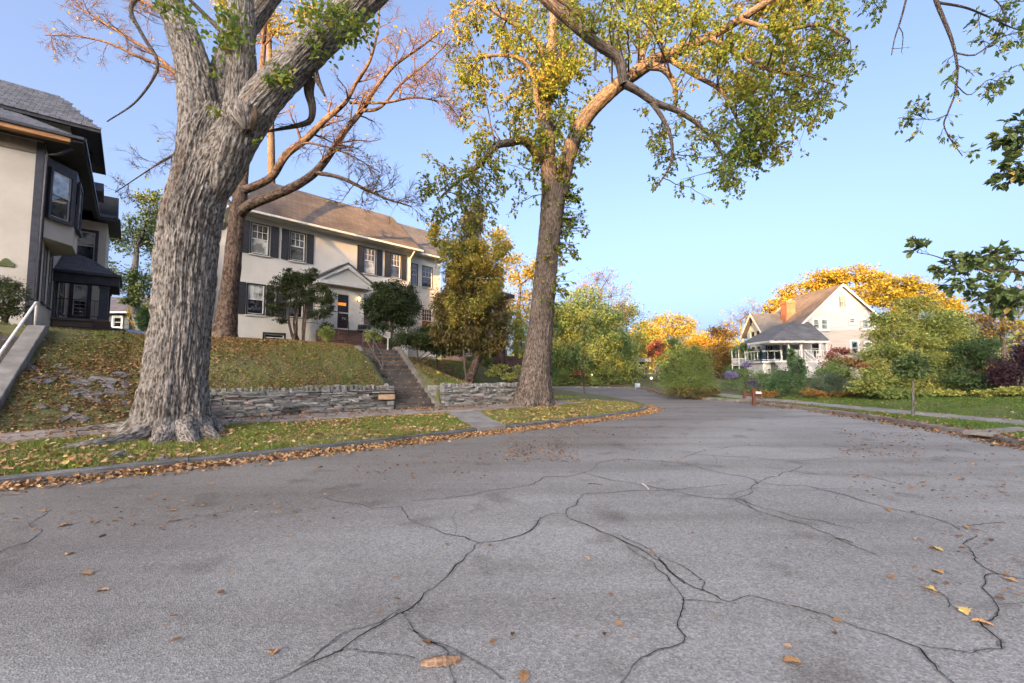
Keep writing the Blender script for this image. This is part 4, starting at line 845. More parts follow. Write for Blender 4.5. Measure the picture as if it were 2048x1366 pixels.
# green arched plaque on the facade
x0, z0 = lp(-6, 531, 0); x1, z1 = lp(30, 520, 0); b = MB(); cx = (x0+x1)/2; hw = (x1-x0)/2
b.prism([(cx-hw, -.04, z0), (cx+hw, -.04, z0), (cx+hw, -.04, z0+.12), (cx+hw*.6, -.04, z0+.16), (cx+hw*.35, -.04, z0+.25), (cx, -.04, z0+.29), (cx-hw*.35, -.04, z0+.25), (cx-hw*.6, -.04, z0+.16), (cx-hw, -.04, z0+.12)], (0, .037, 0)); b.build('plaque', mat('green_plaque', [(.4, (.075, .095, .03)), (.6, (.11, .13, .045))], scale=8, rough=.6), LH)['label'] = 'olive green arched plaque'

# ================================================================== RIGHT HOUSE
RH = empty('gabled_house', (33.2, 45, 0), 0, 'clapboard house with a big white gable, brick chimney and grey hip roofed porch', 'house')
def rp(px, py, Y=45.0): P = D(px, py, Y); return P.x-33.2, P.z
M_CLW = mat('white_clapboard', [(.3, (.41, .395, .375)), (.6, (.48, .465, .44))], scale=1.5, stretch=(.4, .4, 6), fine=.06, rough=.8)
M_CLB = mat('beige_clapboard', [(.3, (.36, .315, .275)), (.6, (.42, .37, .325))], scale=1.5, stretch=(.4, .4, 6), fine=.06, rough=.8)
M_BLUE = mat('pale_blue_clapboard', [(.3, (.28, .42, .50)), (.6, (.34, .48, .56))], scale=1.5, stretch=(.4, .4, 6), fine=.06, rough=.8)
M_CREAM = mat('cream_trim', [(.3, (.62, .56, .42)), (.6, (.68, .62, .48))], scale=2, rough=.7)
GZ = 1.3; zap = rp(1686, 571)[1]; ZB = rp(1700, 660)[1]; SL = .925; xl, xrr = -4.55, 4.55
zeave = zap-(-xl)*SL
def clad(name, m, parent, y, x_at, z0, z1, ex=.17):
    b = MB(); z = z0
    while z < z1-.02:
        zz = min(z+ex-.004, z1); a0, a1 = x_at(z); c0, c1 = x_at(zz)
        if a1-a0 > .1: b.add([(a0, y-.028, z), (a1, y-.028, z), (c1, y-.006, zz), (c0, y-.006, zz), (a0, y, z), (a1, y, z)], [(0, 1, 2, 3), (0, 4, 5, 1)])
        z += ex
    return tag(b.build(name, m, parent), kind='stuff')
span = lambda z: (max(xl, -(zap-z)/SL), min(xrr, (zap-z)/SL))
b = MB(); b.prism([(xl, .01, GZ-.3), (xrr, .01, GZ-.3), (xrr, .01, zeave), (0, .01, zap-.05), (xl, .01, zeave)], (0, 8.6, 0)); b.build('wall', M_CLW, RH)
clad('beige_siding', M_CLB, RH, 0, span, GZ, ZB); clad('white_siding', M_CLW, RH, 0, span, ZB, zap-.15)
M_ROOFR = shingle_mat('tan_shingles', (.14, .11, .085), (.19, .15, .115), (.08, .065, .05), .3, .16)
b = MB(); o = .45; t = .16; yb = 7.2
for sg in (-1, 1):
    q = [(0, -.4, zap+.12), (sg*(-xl+o), -.4, zap+.12-(-xl+o)*SL), (sg*(-xl+o), yb+2.2, zap+.12-(-xl+o)*SL), (0, yb, zap+.12)]
    b.add(q, [(0, 1, 2, 3)]); b.add([(x, y, z-t) for x, y, z in q], [(3, 2, 1, 0)])
b.add([(0, yb, zap+.12), (-(-xl+o), yb+2.2, zap+.12-(-xl+o)*SL), (-xl+o, yb+2.2, zap+.12-(-xl+o)*SL)], [(0, 1, 2)]); RR = b.build('roof', M_ROOFR, RH)
for sg in (-1, 1):
    b = MB(); b.prism([(0, -.42, zap+.13), (sg*(-xl+o+.03), -.42, zap+.13-(-xl+o+.03)*SL), (sg*(-xl+o+.03), -.42, zap-.12-(-xl+o+.03)*SL), (0, -.42, zap-.12)], (0, .05, 0)); b.build('rake_board', M_WHITE, RR)
RFR = ((0, -.09, 0), (1, 0, 0), (0, -1, 0))
def rwin(xa, xb, ya, yb_, Y=45.0, **k):
    a, z1 = rp(xa, ya, Y); c, z0 = rp(xb, yb_, Y); return window(RH, RFR, a, c, z0, z1, cas_m=M_WHITE, casing=.14, depth=.05, **k)
M_GLASS_G = glassmat('greenish_glass', (.16, .19, .17), rough=.1)
rwin(1679, 1689, 594, 612.5, grid=(1, 1), glass=M_GLASS_G, cas_m2=None) if False else window(RH, RFR, *(lambda a, c: (a[0], c[0], c[1], a[1]))(rp(1679, 594), rp(1688.5, 612.5)), cas_m=M_RAIL, casing=.06, depth=.05, grid=(1, 1), glass=M_GLASS_G)
rwin(1626, 1638, 639, 658, grid=(1, 1), glass=M_GLASS_G); rwin(1642, 1655, 638.5, 658.5, grid=(1, 1), glass=M_GLASS_G); rwin(1699, 1708, 637, 646, grid=(3, 1), low=(3, 1), glass=M_GLASS_D); rwin(1723, 1736, 639, 657, grid=(1, 1), glass=M_GLASS_G)
rwin(1622, 1638.5, 686, 708, grid=(1, 1), glass=M_GLASS_D); rwin(1729, 1742, 685, 706, grid=(1, 1), glass=M_GLASS_G)
a, z1 = rp(1701, 683); c, z0 = rp(1716, 722); f = FB(*RFR); f.fbox(a, c, -.05, 0, z0, z1); dd = f.build('door', mat('blue_grey_door', [(.4, (.14, .19, .22)), (.6, (.18, .23, .26))], rough=.5), RH)
f = FB(*RFR); f.fbox(a-.15, a, -.05, .03, z0, z1+.15); f.fbox(c, c+.15, -.05, .03, z0, z1+.15); f.fbox(a, c, -.05, .027, z1, z1+.15); f.build('door_frame', M_WHITE, dd)
for k in range(2): f = FB(*RFR); f.fbox(a+.12, c-.12, .001, .012, z1-.55-k*.62, z1-.12-k*.62); f.build('pane', M_GLASS_D, dd)
# porch: deck, posts, rails, hip roof
PF = -3.6; pl_, pr_ = rp(1550, 720, 41.4)[0], rp(1656, 720, 41.4)[0]; zd = rp(1600, 721, 41.4)[1]; zpe = rp(1600, 681, 41.2)[1]
b = MB(); b.box(pl_, pr_, PF, -.05, zd-.16, zd); b.build('porch_floor', M_WHITE, RH)
b = MB(); b.box(pl_+.3, pr_-.1, PF+.5, -.06, GZ-.4, zd-.17); b.build('porch_base', mat('grey_lattice_backing', [(.4, (.12, .12, .11)), (.6, (.16, .16, .15))], rough=.9), RH)  # plain grey base set behind the lattice
b = MB(); zq = zd-.95
for k in range(-6, int((pr_-pl_)/.16)+1):
    for sg in (1, -1):
        x0_ = pl_+k*.16; x1_ = x0_+.8
        pa, pb = (x0_, zq) if sg > 0 else (x1_, zq), (x1_, zd-.17) if sg > 0 else (x0_, zd-.17)
        if min(pa[0], pb[0]) >= pl_ and max(pa[0], pb[0]) <= pr_: b.bar((pa[0], PF+.03+.015*sg, pa[1]), (pb[0], PF+.03+.015*sg, pb[1]), .04, .014, up=(0, 1, 0))
tag(b.build('lattice', M_WHITE, RH), kind='stuff')
for px_, Y in ((1577, 41.6), (1602, 41.6), (1652, 41.6), (1562, 44)):
    x = D(px_, 700, Y).x-33.2; y = Y-45; b = MB(); b.box(x-.08, x+.08, y-.08, y+.08, zd, zpe); b.prism([(x-.42, y, zpe), (x+.42, y, zpe), (x+.08, y, zpe-.4), (x-.08, y, zpe-.4)], (0, .05, 0)); b.build('porch_post', M_WHITE, RH)
def railing(root, A, B, h=.95, name='railing', m=None, bal=.14):
    A = Vector(A); B = Vector(B); b = MB(); n = max(1, int((B-A).length/bal)); up = Vector((0, 0, h))
    b.bar(A+up, B+up, .07, .06); b.bar(A+Vector((0, 0, .12)), B+Vector((0, 0, .12)), .05, .05)
    for i in range(n+1): q = A.lerp(B, i/n); b.bar(q+Vector((0, 0, .12)), q+up, .03, .03)
    for q in (A, B): b.bar(q, q+Vector((0, 0, h+.08)), .09, .09)
    return b.build(name, m or M_WHITE, root)
xs_ = [D(p, 715, 41.5).x-33.2 for p in (1590, 1604, 1630, 1654)]
railing(RH, (xs_[0], PF+.1, zd), (xs_[2], PF+.1, zd)); railing(RH, (xs_[2], PF+.1, zd), (xs_[3], PF+.1, zd))
xa_, xb_ = D(1522, 715, 42.5).x-33.2, D(1563, 715, 42.5).x-33.2
b = MB(); b.box(xa_, xb_, -2.6, .5, zd-.2, zd-.02); b.box(xa_+.2, xb_-.2, -2.4, .3, GZ-.4, zd-.21); b.build('deck', M_WHITE, RH)
railing(RH, (xa_, -2.5, zd-.02), (xb_, -2.5, zd-.02), bal=.5); railing(RH, (xa_, -2.5, zd-.02), (xa_, .4, zd-.02), bal=.5)
for k in range(6):
    b = MB(); x = xb_+.1; b.box(x, x+1.3, PF-.05-.3*(k+1), PF-.05-.3*k-.003, GZ-.3, zd-(k+1)*.17); b.build('porch_step', M_WHITE, RH)
for x in (xb_+.05, xb_+1.45):
    b = MB(); b.bar((x, PF-.1, zd+.95), (x, PF-2.0, zd-.15), .08, .06); b.bar((x, PF-.1, zd+.5), (x, PF-2.0, zd-.55), .06, .05); b.bar((x, PF-.1, zd-.2), (x, PF-.1, zd+1.0), .09, .09); b.bar((x, PF-2.0, GZ-.3), (x, PF-2.0, zd-.08), .09, .09); b.build('stair_rail', M_WHITE, RH)
x0_, x1_ = D(1537, 683, 41.2).x-33.2, D(1657, 677, 41.2).x-33.2; ztop = rp(1606, 643, 44.7)[1]; tl, tr = rp(1588, 643, 44.7)[0], rp(1622, 645, 44.7)[0]
b = MB(); e = [(x0_, PF-.35, zpe), (x1_, PF-.35, zpe), (x1_+.25, .2, zpe+.05), (x0_+.4, 2.5, zpe)]; b.add(e+[(tl, -.02, ztop), (tr, -.02, ztop), (tl-.5, 2.5, ztop-.2)], [(0, 1, 5, 4), (1, 2, 5), (0, 4, 6, 3)]); PRF = b.build('porch_roof', M_ROOFG, RH)
b = MB(); b.box(x0_+.05, x1_-.05, PF-.3, 0, zpe-.2, zpe-.02); b.build('porch_beam', M_WHITE, PRF)
# chimney
ca, cz1 = rp(1564, 603, 49); cb_, _ = rp(1581, 603, 49); _, cz0 = rp(1570, 650, 49); b = MB(); b.box(ca, cb_, 3.2, 4.3, cz0-1.5, cz1); b.box(ca-.06, cb_+.06, 3.14, 4.36, cz1-.35, cz1-.15); b.box(ca-.12, ca, 3.2, 4.3, cz0-1.5, cz0+.9); b.build('chimney', shingle_mat('orange_brick', (.30, .10, .05), (.36, .13, .065), (.30, .22, .17), .22, .12), RH)
# blue rear wing: gable end turned to the left, ridge running right
bX = D(1531, 700, 48).x-33.2; by0, by1 = 3.0, 6.6; zt_ = D(1531, 661, 48).z; ym = (by0+by1)/2; za_ = D(1509, 629, 49.8).z; bx1 = -3.0
b = MB(); b.prism([(bX, by0, GZ-.3), (bX, by1, GZ-.3), (bX, by1, zt_), (bX, ym, za_), (bX, by0, zt_)], (bx1-bX, 0, 0)); b.build('blue_wall', M_BLUE, RH)
b = MB(); b.prism([(bX-.02, by0+.15, zt_+.03), (bX-.02, by1-.15, zt_+.03), (bX-.02, ym, za_-.1)], (.017, 0, 0)); b.build('gable_panel', M_CREAM, RH)
b = MB(); q = .5; sl = (za_-zt_)/(ym-by0); w2 = ym-by0+q
for sg in (-1, 1): b.prism([(bX-.55, ym, za_+.12), (bX-.55, ym+sg*w2, za_+.12-w2*sl), (bX-.55, ym+sg*w2, za_-.03-w2*sl), (bX-.55, ym, za_-.03)], (bx1-bX+.5, 0, 0))
BWR = b.build('blue_wing_roof', M_ROOFG, RH)
for sg in (-1, 1):
    b = MB(); b.prism([(bX-.60, ym, za_+.13), (bX-.60, ym+sg*w2, za_+.13-w2*sl), (bX-.60, ym+sg*w2, za_-.15-w2*sl), (bX-.60, ym, za_-.15)], (.045, 0, 0)); b.build('rake_board', M_CREAM, BWR)
GF = ((bX-.08, by0, 0), (0, 1, 0), (-1, 0, 0))
for a0, a1 in ((.75, 1.55), (1.9, 2.7)):
    window(RH, GF, a0, a1, D(1516, 683, 49).z, D(1516, 661, 49).z, cas_m=M_CREAM, casing=.12, grid=(1, 1), glass=M_GLASS_D)
    window(RH, GF, a0, a1, D(1516, 706, 49).z, D(1516, 692, 49).z, cas_m=M_CREAM, casing=.12, grid=(1, 1), glass=M_GLASS_D)
for p0, p1 in ((1535, 1539), (1541, 1545)): window(RH, ((0, by0-.09, 0), (1, 0, 0), (0, -1, 0)), D(p0, 700, 48).x-33.2, D(p1, 700, 48).x-33.2, D(1536, 708, 48).z, D(1536, 692, 48).z, cas_m=M_CREAM, casing=.1, grid=(1, 1), glass=M_GLASS_D)
b = MB(); b.tube([(bX+.05, by0-.12, zt_), (bX+.05, by0-.12, GZ)], .08, 8); b.build('downpipe', mat('copper_pipe', [(.4, (.2, .13, .1)), (.6, (.26, .17, .13))]), RH)
# ================================================================== TREES
def bark_mat(name, c0, c1, c2, zs=.26, sc=34.0, bump=.9, red=None):
    m = bpy.data.materials.new(name); m.use_nodes = True; N = m.node_tree.nodes; L = m.node_tree.links; b = N['Principled BSDF']
    b.inputs['Roughness'].default_value = .95; b.inputs['Specular IOR Level'].default_value = .15
    at = N.new('ShaderNodeAttribute'); at.attribute_name = 'bk'; mp = N.new('ShaderNodeMapping'); mp.inputs['Scale'].default_value = (1, 1, zs); L.new(at.outputs['Vector'], mp.inputs[0])
    nz = N.new('ShaderNodeTexNoise'); nz.inputs['Scale'].default_value = sc; nz.inputs['Detail'].default_value = 6; nz.inputs['Distortion'].default_value = .6; L.new(mp.outputs[0], nz.inputs[0])
    cr = N.new('ShaderNodeValToRGB'); e = cr.color_ramp.elements; e.new(.5)
    for i, (p, c) in enumerate(((.41, c0), (.50, c1), (.63, c2))): e[i].position = p; e[i].color = (*c, 1)
    L.new(nz.outputs[0], cr.inputs[0]); out = cr.outputs[0]
    n2 = N.new('ShaderNodeTexNoise'); n2.inputs['Scale'].default_value = 1.1; n2.inputs['Detail'].default_value = 4; L.new(at.outputs['Vector'], n2.inputs[0])
    mr = N.new('ShaderNodeMapRange'); mr.inputs[1].default_value = .3; mr.inputs[2].default_value = .7; mr.inputs[3].default_value = .72; mr.inputs[4].default_value = 1.22; L.new(n2.outputs[0], mr.inputs[0])
    vm = N.new('ShaderNodeVectorMath'); vm.operation = 'SCALE'; L.new(out, vm.inputs[0]); L.new(mr.outputs[0], vm.inputs['Scale']); out = vm.outputs[0]
    if red:
        n3 = N.new('ShaderNodeTexNoise'); n3.inputs['Scale'].default_value = 2.2; mp3 = N.new('ShaderNodeMapping'); mp3.inputs['Scale'].default_value = (1, 1, .12); L.new(at.outputs['Vector'], mp3.inputs[0]); L.new(mp3.outputs[0], n3.inputs[0])
        r3 = N.new('ShaderNodeMapRange'); r3.inputs[1].default_value = .64; r3.inputs[2].default_value = .74; r3.inputs[4].default_value = .75; L.new(n3.outputs[0], r3.inputs[0])
        mx = N.new('ShaderNodeMix'); mx.data_type = 'RGBA'; L.new(r3.outputs[0], mx.inputs[0]); L.new(out, mx.inputs[6]); mx.inputs[7].default_value = (*red, 1); out = mx.outputs[2]
    L.new(out, b.inputs['Base Color'])
    bp = N.new('ShaderNodeBump'); bp.inputs['Strength'].default_value = bump; bp.inputs['Distance'].default_value = .03; L.new(nz.outputs[0], bp.inputs['Height']); L.new(bp.outputs[0], b.inputs['Normal'])
    return m
M_BARK1 = bark_mat('grey_furrowed_bark', (.074, .062, .052), (.195, .173, .150), (.31, .287, .26), red=(.17, .105, .062))
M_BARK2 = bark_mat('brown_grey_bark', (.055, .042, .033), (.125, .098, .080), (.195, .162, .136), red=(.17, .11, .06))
M_BARK3 = bark_mat('reddish_scaly_bark', (.05, .034, .026), (.105, .074, .056), (.155, .115, .09), zs=.5, sc=14)
M_TWIG = mat('dark_twig', [(.4, (.055, .042, .036)), (.6, (.085, .066, .055))], scale=8, rough=.9)
M_TWIGR = mat('reddish_twig', [(.4, (.10, .060, .045)), (.6, (.15, .095, .072))], scale=8, rough=.9)
def catmull(P, n, jit=0.0):
    P = np.array(P, float); Q = np.concatenate([[2*P[0]-P[1]], P, [2*P[-1]-P[-2]]]); m = len(P)-1
    t = np.linspace(0, m, n); i = np.minimum(t.astype(int), m-1); f = (t-i)[:, None]
    a, b, c, d = Q[i], Q[i+1], Q[i+2], Q[i+3]
    return .5*((2*b)+(-a+c)*f+(2*a-5*b+4*c-d)*f**2+(-a+3*b-3*c+d)*f**3)
def limb_pts(L, seg=.25):
    """L: (px, py, half width in px, Y) -> 3D path + radii"""
    P = []; r = []
    for px, py, h, Y in L: p = D(px, py, Y); P.append(tuple(p)); r.append(h*Y/F)
    A = np.array([p+(q,) for p, q in zip(P, r)]); ln = np.linalg.norm(np.diff(A[:, :3], axis=0), axis=1).sum(); n = max(len(P)*2, int(ln/seg))
    C = catmull(A, n); return C[:, :3], np.maximum(C[:, 3], .004)
def bark_limb(P, r, n, ridge=.06, fr=5.5, seed=0.0, flare=None, burls=()):
    """lofted limb whose bark furrows are real relief; returns verts, quads, bk attribute"""
    m = len(P); a = np.linspace(0, 2*np.pi, n, endpoint=False)[None]; ln = np.concatenate([[0], np.cumsum(np.linalg.norm(np.diff(P, axis=0), axis=1))])[:, None]
    R0 = max(.12, float(np.mean(r))); cx, sx = np.cos(a)*R0, np.sin(a)*R0
    wob = .10*noise(ln*1.6+seed, 3.1)
    fr = fr*1.55; ca, sa = np.cos(a+wob)*R0*fr, np.sin(a+wob)*R0*fr
    f1 = np.abs(noise(ca*2.2+seed, sa*2.2, ln*1.0)); f2 = np.abs(noise(ca*4.6+seed+7, sa*4.6, ln*2.8+5))
    d = 1+ridge*(np.clip(f1*2.2, 0, 1)-.5)*.9+ridge*.6*(np.clip(f2*1.9, 0, 1)-.5)
    d = d*(1+.07*noise(np.cos(a)*1.3+seed, np.sin(a)*1.3, ln*.55)+.035*noise(np.cos(a)*3+seed, np.sin(a)*3, ln*1.2))
    for (ba, bl, amp, wa, wl) in burls:
        da = np.angle(np.exp(1j*(a-ba))); d = d+amp*np.exp(-(da/wa)**2-((ln-bl)/wl)**2)
    if flare: d = d*flare(a, ln)
    V, Q = tube_np(P, r, n, d)
    bk = np.stack([np.broadcast_to(cx, (m, n)), np.broadcast_to(sx, (m, n)), np.broadcast_to(ln+seed, (m, n))], -1).reshape(-1, 3)
    return V, Q, bk
def build_bark(name, parts, m, parent):
    V = []; Q = []; B = []; k = 0
    for v, q, b in parts: V.append(v); Q.append(q+k); B.append(b); k += len(v)
    o = mesh_np(name, np.concatenate(V), np.concatenate(Q), m, parent, smooth=True)
    at = o.data.attributes.new('bk', 'FLOAT_VECTOR', 'POINT'); at.data.foreach_set('vector', np.concatenate(B).astype(np.float32).ravel()); return o
def unit(v): return v/(np.linalg.norm(v, axis=-1, keepdims=True)+1e-9)
def batch_tubes(P, r, n=3):
    """P (k,m,3), r (k,m) -> verts, quads"""
    k, m, _ = P.shape; T = unit(np.gradient(P, axis=1)); ref = unit(RNG.normal(size=(k, 1, 3))); N_ = unit(np.cross(T, ref)); B = np.cross(T, N_)
    a = np.linspace(0, 2*np.pi, n, endpoint=False)
    V = P[:, :, None]+r[:, :, None, None]*(np.cos(a)[:, None]*N_[:, :, None]+np.sin(a)[:, None]*B[:, :, None])
    base = (np.arange(k)*m*n)[:, None, None]; i = (np.arange(m-1)*n)[None, :, None]; j = np.arange(n)[None, None]; j2 = (j+1) % n
    Q = np.stack([base+i+j, base+i+j2, base+i+n+j2, base+i+n+j], -1).reshape(-1, 4); return V.reshape(-1, 3), Q
def grow(P, r, k, L, m=6, ang=(35, 65), bias=(0, 0, 0), wander=.25, t0=.2, rr=.55, rmin=.004, tip=.35, lenfall=.45):
    """children of the paths P (n,M,3): k per path"""
    n, M, _ = P.shape; par = np.repeat(np.arange(n), k); t = RNG.uniform(t0, 1, n*k)*(M-1); i = np.minimum(t.astype(int), M-2); f = (t-i)[:, None]
    p = P[par, i]*(1-f)+P[par, i+1]*f; T = unit(P[par, i+1]-P[par, i]); rad = r[par, i]
    q = RNG.normal(size=p.shape); q = unit(q-(q*T).sum(1, keepdims=True)*T); a = np.radians(RNG.uniform(ang[0], ang[1], len(p)))[:, None]
    d = unit(np.cos(a)*T+np.sin(a)*q); ln = (L*RNG.uniform(.55, 1.15, len(p))*(1-lenfall*t/(M-1)))[:, None]
    out = np.zeros((len(p), m, 3)); out[:, 0] = p; bias = np.array(bias)
    for s in range(1, m):
        d = unit(d+RNG.normal(size=d.shape)*wander+bias/m); out[:, s] = out[:, s-1]+d*ln/(m-1)
    r0 = np.maximum(rad*rr*RNG.uniform(.7, 1.1, len(p)), rmin); R_ = r0[:, None]*np.linspace(1, tip, m)[None]
    return out, R_
def leaf_mesh(name, P, Dn, size, tint, m, parent, detail=False, width=.55, droop=.3, fold=.25, kind=None):
    """leaves at P (n,3) pointing along Dn; folded quads (detail: pointed ovals of two quads)"""
    n = len(P); Dn = unit(Dn+RNG.normal(size=(n, 3))*.55+np.array([0, 0, -droop])); up = RNG.normal(size=(n, 3))*.6+np.array([0, 0, 1.0]); S_ = unit(np.cross(Dn, up)); Nn = np.cross(S_, Dn)
    l = np.asarray(size)[:, None]; w = l*width*.5
    if not detail:
        V = np.stack([P, P+Dn*l*.45+S_*w+Nn*w*fold, P+Dn*l, P+Dn*l*.45-S_*w+Nn*w*fold], 1); Q = np.arange(n*4).reshape(n, 4); tn = np.repeat(tint, 4)
    else:
        V = np.stack([P, P+Dn*l*.25+S_*w*.85+Nn*w*fold, P+Dn*l*.6+S_*w*.9+Nn*w*fold, P+Dn*l-Nn*w*.3, P+Dn*l*.6-S_*w*.9+Nn*w*fold, P+Dn*l*.25-S_*w*.85+Nn*w*fold], 1)
        b = np.arange(n)[:, None]*6; Q = np.concatenate([b+np.array([0, 1, 2, 3]), b+np.array([0, 3, 4, 5])]); tn = np.repeat(tint, 6)
    o = mesh_np(name, V.reshape(-1, 3), Q, m, parent, tint=tn); return tag(o, kind=kind) if kind else o
def on_twigs(P, k, t0=.25):
    n, m, _ = P.shape; par = np.repeat(np.arange(n), k); t = RNG.uniform(t0, 1, n*k)*(m-1); i = np.minimum(t.astype(int), m-2); f = (t-i)[:, None]
    return P[par, i]*(1-f)+P[par, i+1]*f, unit(P[par, i+1]-P[par, i])
def tintof(P, base, amp=.22, fr=.7, rnd=.16, seed=0.0): return np.clip(base+amp*noise(P[:, 0]*fr+seed, P[:, 1]*fr, P[:, 2]*fr)+RNG.normal(size=len(P))*rnd, 0, 1)
def in_poly(poly, n, Y0, Y1):
    poly = np.array(poly, float); lo, hi = poly.min(0), poly.max(0); out = []
    while len(out) < n:
        q = RNG.uniform(lo, hi, (n*2, 2)); q = q[inside(poly, q[:, 0], q[:, 1])]; out += q.tolist()
    out = out[:n]; Ys = RNG.uniform(Y0, Y1, n); return np.array([tuple(D(x, y, Y)) for (x, y), Y in zip(out, Ys)])
def sprays(limbs, tips, m=8, sag=.12, rfac=.35, up=.25):
    """curved branches from the best limb point to each tip"""
    LP = np.concatenate([p for p, r in limbs]); LR = np.concatenate([r for p, r in limbs]); out = []; rad = []
    for q in tips:
        d = np.linalg.norm(LP-q, axis=1)+.9*np.clip(q[2]-LP[:, 2], -9, 9)*(-.15)+RNG.uniform(0, .5, len(LP)); i = int(np.argmin(d)); s = LP[i]; ln = np.linalg.norm(q-s)
        c = s*.5+q*.5+np.array([0, 0, ln*up])+RNG.normal(size=3)*ln*.08; t = np.linspace(0, 1, m)[:, None]
        p = s*(1-t)**2+2*c*t*(1-t)+q*t**2; p = p+RNG.normal(size=p.shape)*ln*.015*np.sin(t*np.pi); r0 = min(LR[i]*rfac+.006, .008+ln*.011)
        out.append(p); rad.append(r0*np.linspace(1, .28, m))
    return np.array(out), np.array(rad)
M_LF_ELM = leafmat('elm_leaves', [(0, (0.121, 0.207, 0.045)), (.4, (0.232, 0.284, 0.055)), (.62, (0.413, 0.343, 0.051)), (.82, (0.688, 0.447, 0.061)), (1, (0.550, 0.259, 0.068))], trans=.5)
M_LF_GRN = leafmat('green_leaves', [(0, (0.085, 0.162, 0.069)), (.5, (0.156, 0.249, 0.089)), (.8, (0.287, 0.304, 0.095)), (1, (0.575, 0.390, 0.095))], trans=.4)
M_LF_OAK = leafmat('oak_leaves', [(0, (0.064, 0.109, 0.042)), (.5, (0.115, 0.168, 0.059)), (.85, (0.188, 0.211, 0.064)), (1, (0.421, 0.295, 0.084))], trans=.25)
M_LF_GOLD = leafmat('golden_leaves', [(0, (.19, .18, .035)), (.4, (.36, .30, .045)), (.75, (.46, .33, .05)), (1, (.40, .20, .05))], trans=.45)
M_LF_YG = leafmat('yellow_green_leaves', [(0, (0.185, 0.262, 0.081)), (.5, (0.346, 0.376, 0.102)), (.85, (0.592, 0.478, 0.109)), (1, (0.790, 0.457, 0.109))], trans=.4)
M_LF_RED = leafmat('red_leaves', [(0, (0.127, 0.054, 0.041)), (.5, (0.280, 0.085, 0.074)), (1, (0.382, 0.201, 0.082))], trans=.35)
M_LF_BRN = leafmat('russet_leaves', [(0, (.13, .095, .035)), (.5, (.25, .15, .045)), (1, (.38, .22, .06))], trans=.35)
M_LF_DRK = leafmat('dark_needles', [(0, (0.019, 0.035, 0.015)), (.5, (0.037, 0.056, 0.022)), (.85, (0.071, 0.087, 0.027)), (1, (0.142, 0.109, 0.033))], trans=.15)
M_LF_CED = leafmat('cedar_sprays', [(0, (0.056, 0.076, 0.026)), (.4, (0.114, 0.114, 0.038)), (.7, (0.210, 0.143, 0.049)), (1, (0.305, 0.191, 0.068))], trans=.15)
M_LF_BLG = leafmat('blue_green_needles', [(0, (0.073, 0.114, 0.073)), (.5, (0.125, 0.177, 0.104)), (1, (0.208, 0.250, 0.125))], trans=.2)
M_LF_PUR = leafmat('purple_leaves', [(0, (0.033, 0.018, 0.026)), (.6, (0.065, 0.031, 0.042)), (1, (0.143, 0.065, 0.058))], trans=.2)
M_LF_AST = leafmat('aster_flowers', [(0, (0.075, 0.090, 0.045)), (.45, (0.180, 0.150, 0.270)), (1, (0.330, 0.270, 0.510))], trans=.2)

# ------------------------------------------------------------------ T1: the huge furrowed tree by the kerb
YT = 9.75
T1 = empty('street_tree', tuple(G(346, 872, .15)), 0, 'huge old street tree with deeply furrowed grey trunk, forked limbs and spreading roots', 'tree')
def rel(o, parent):            # parts are built in world space: keep them there under a moved parent
    o.parent = parent; o.matrix_parent_inverse = Matrix.Translation(parent.location).inverted() if parent.rotation_euler.z == 0 else parent.matrix_world.inverted(); return o
tp, tr = limb_pts([(347,884,64,YT),(349,850,61,YT),(351,800,60,YT),(353,750,59,YT),(359,690,58,YT),(366,600,58,YT),(376,500,60,YT),(385,430,61,YT),(398,375,60,YT),(410,325,60,YT),(420,285,60,YT),(428,250,48,YT),(434,215,30,YT)], .045)
tr = tr*.87*np.interp(np.linspace(0, 1, len(tr)), [0, .12, .35, .62, .8, 1], [1.04, 1.0, .95, .93, .97, 1])
def flare1(a, ln):
    h = np.clip(ln, 0, 9); lob = .62+.68*np.cos(a*1-2.9)+.40*np.cos(5*a+.6)*.6+.22*np.cos(8*a+2)
    return 1+np.exp(-h/.5)*.68*np.clip(lob, -.15, 1.5)+np.exp(-h/1.3)*.10*(1+.7*np.cos(5*a+.6))
parts = [bark_limb(tp, tr, 300, ridge=.088, fr=6.6, seed=2.0, flare=flare1, burls=((4.9, 4.05, .09, .45, .45), (5.6, 5.55, .08, .3, .25)))]
LA1 = limb_pts([(402,385,25,YT),(402,330,40,YT),(401,280,41,YT),(398,225,38,YT),(392,170,34,YT+.1),(383,120,31,YT+.2),(362,60,28,YT+.3),(342,10,25,YT+.4),(318,-60,23,YT+.5),(300,-160,20,YT+.6),(290,-300,15,YT+1)], .06)
LB0 = limb_pts([(418,360,20,YT+.1),(428,320,34,YT+.2),(436,270,34,YT+.35),(440,210,30,YT+.5),(452,140,26,YT+.7),(480,70,23,YT+.9),(525,10,21,YT+1.1),(580,-70,18,YT+1.3),(650,-220,13,YT+1.6)], .06)
LB1 = limb_pts([(425,400,20,YT),(444,345,36,YT-.08),(465,290,37,YT-.18),(478,230,31,YT-.25),(482,160,28,YT-.25),(483,80,27,YT-.2),(481,10,26,YT-.2),(477,-80,23,YT-.1),(485,-260,16,YT)], .06)
LC1 = limb_pts([(388,470,12,YT),(398,420,26,YT),(413,370,40,YT-.02),(441,318,44,YT-.05),(480,262,42,YT-.1),(520,206,38,YT-.15),(560,163,35,YT-.1),(602,121,34,YT),(652,70,33,YT+.1),(705,17,32,YT+.2),(765,-38,30,YT+.35),(845,-95,27,YT+.6),(930,-125,22,YT+1),(1010,-95,16,YT+1.3),(1075,-20,12.5,YT+1.5),(1140,42,11.5,YT+1.6),(1195,88,11,YT+1.7),(1236,118,10.5,YT+1.8),(1248,168,9.5,YT+1.9)], .06)
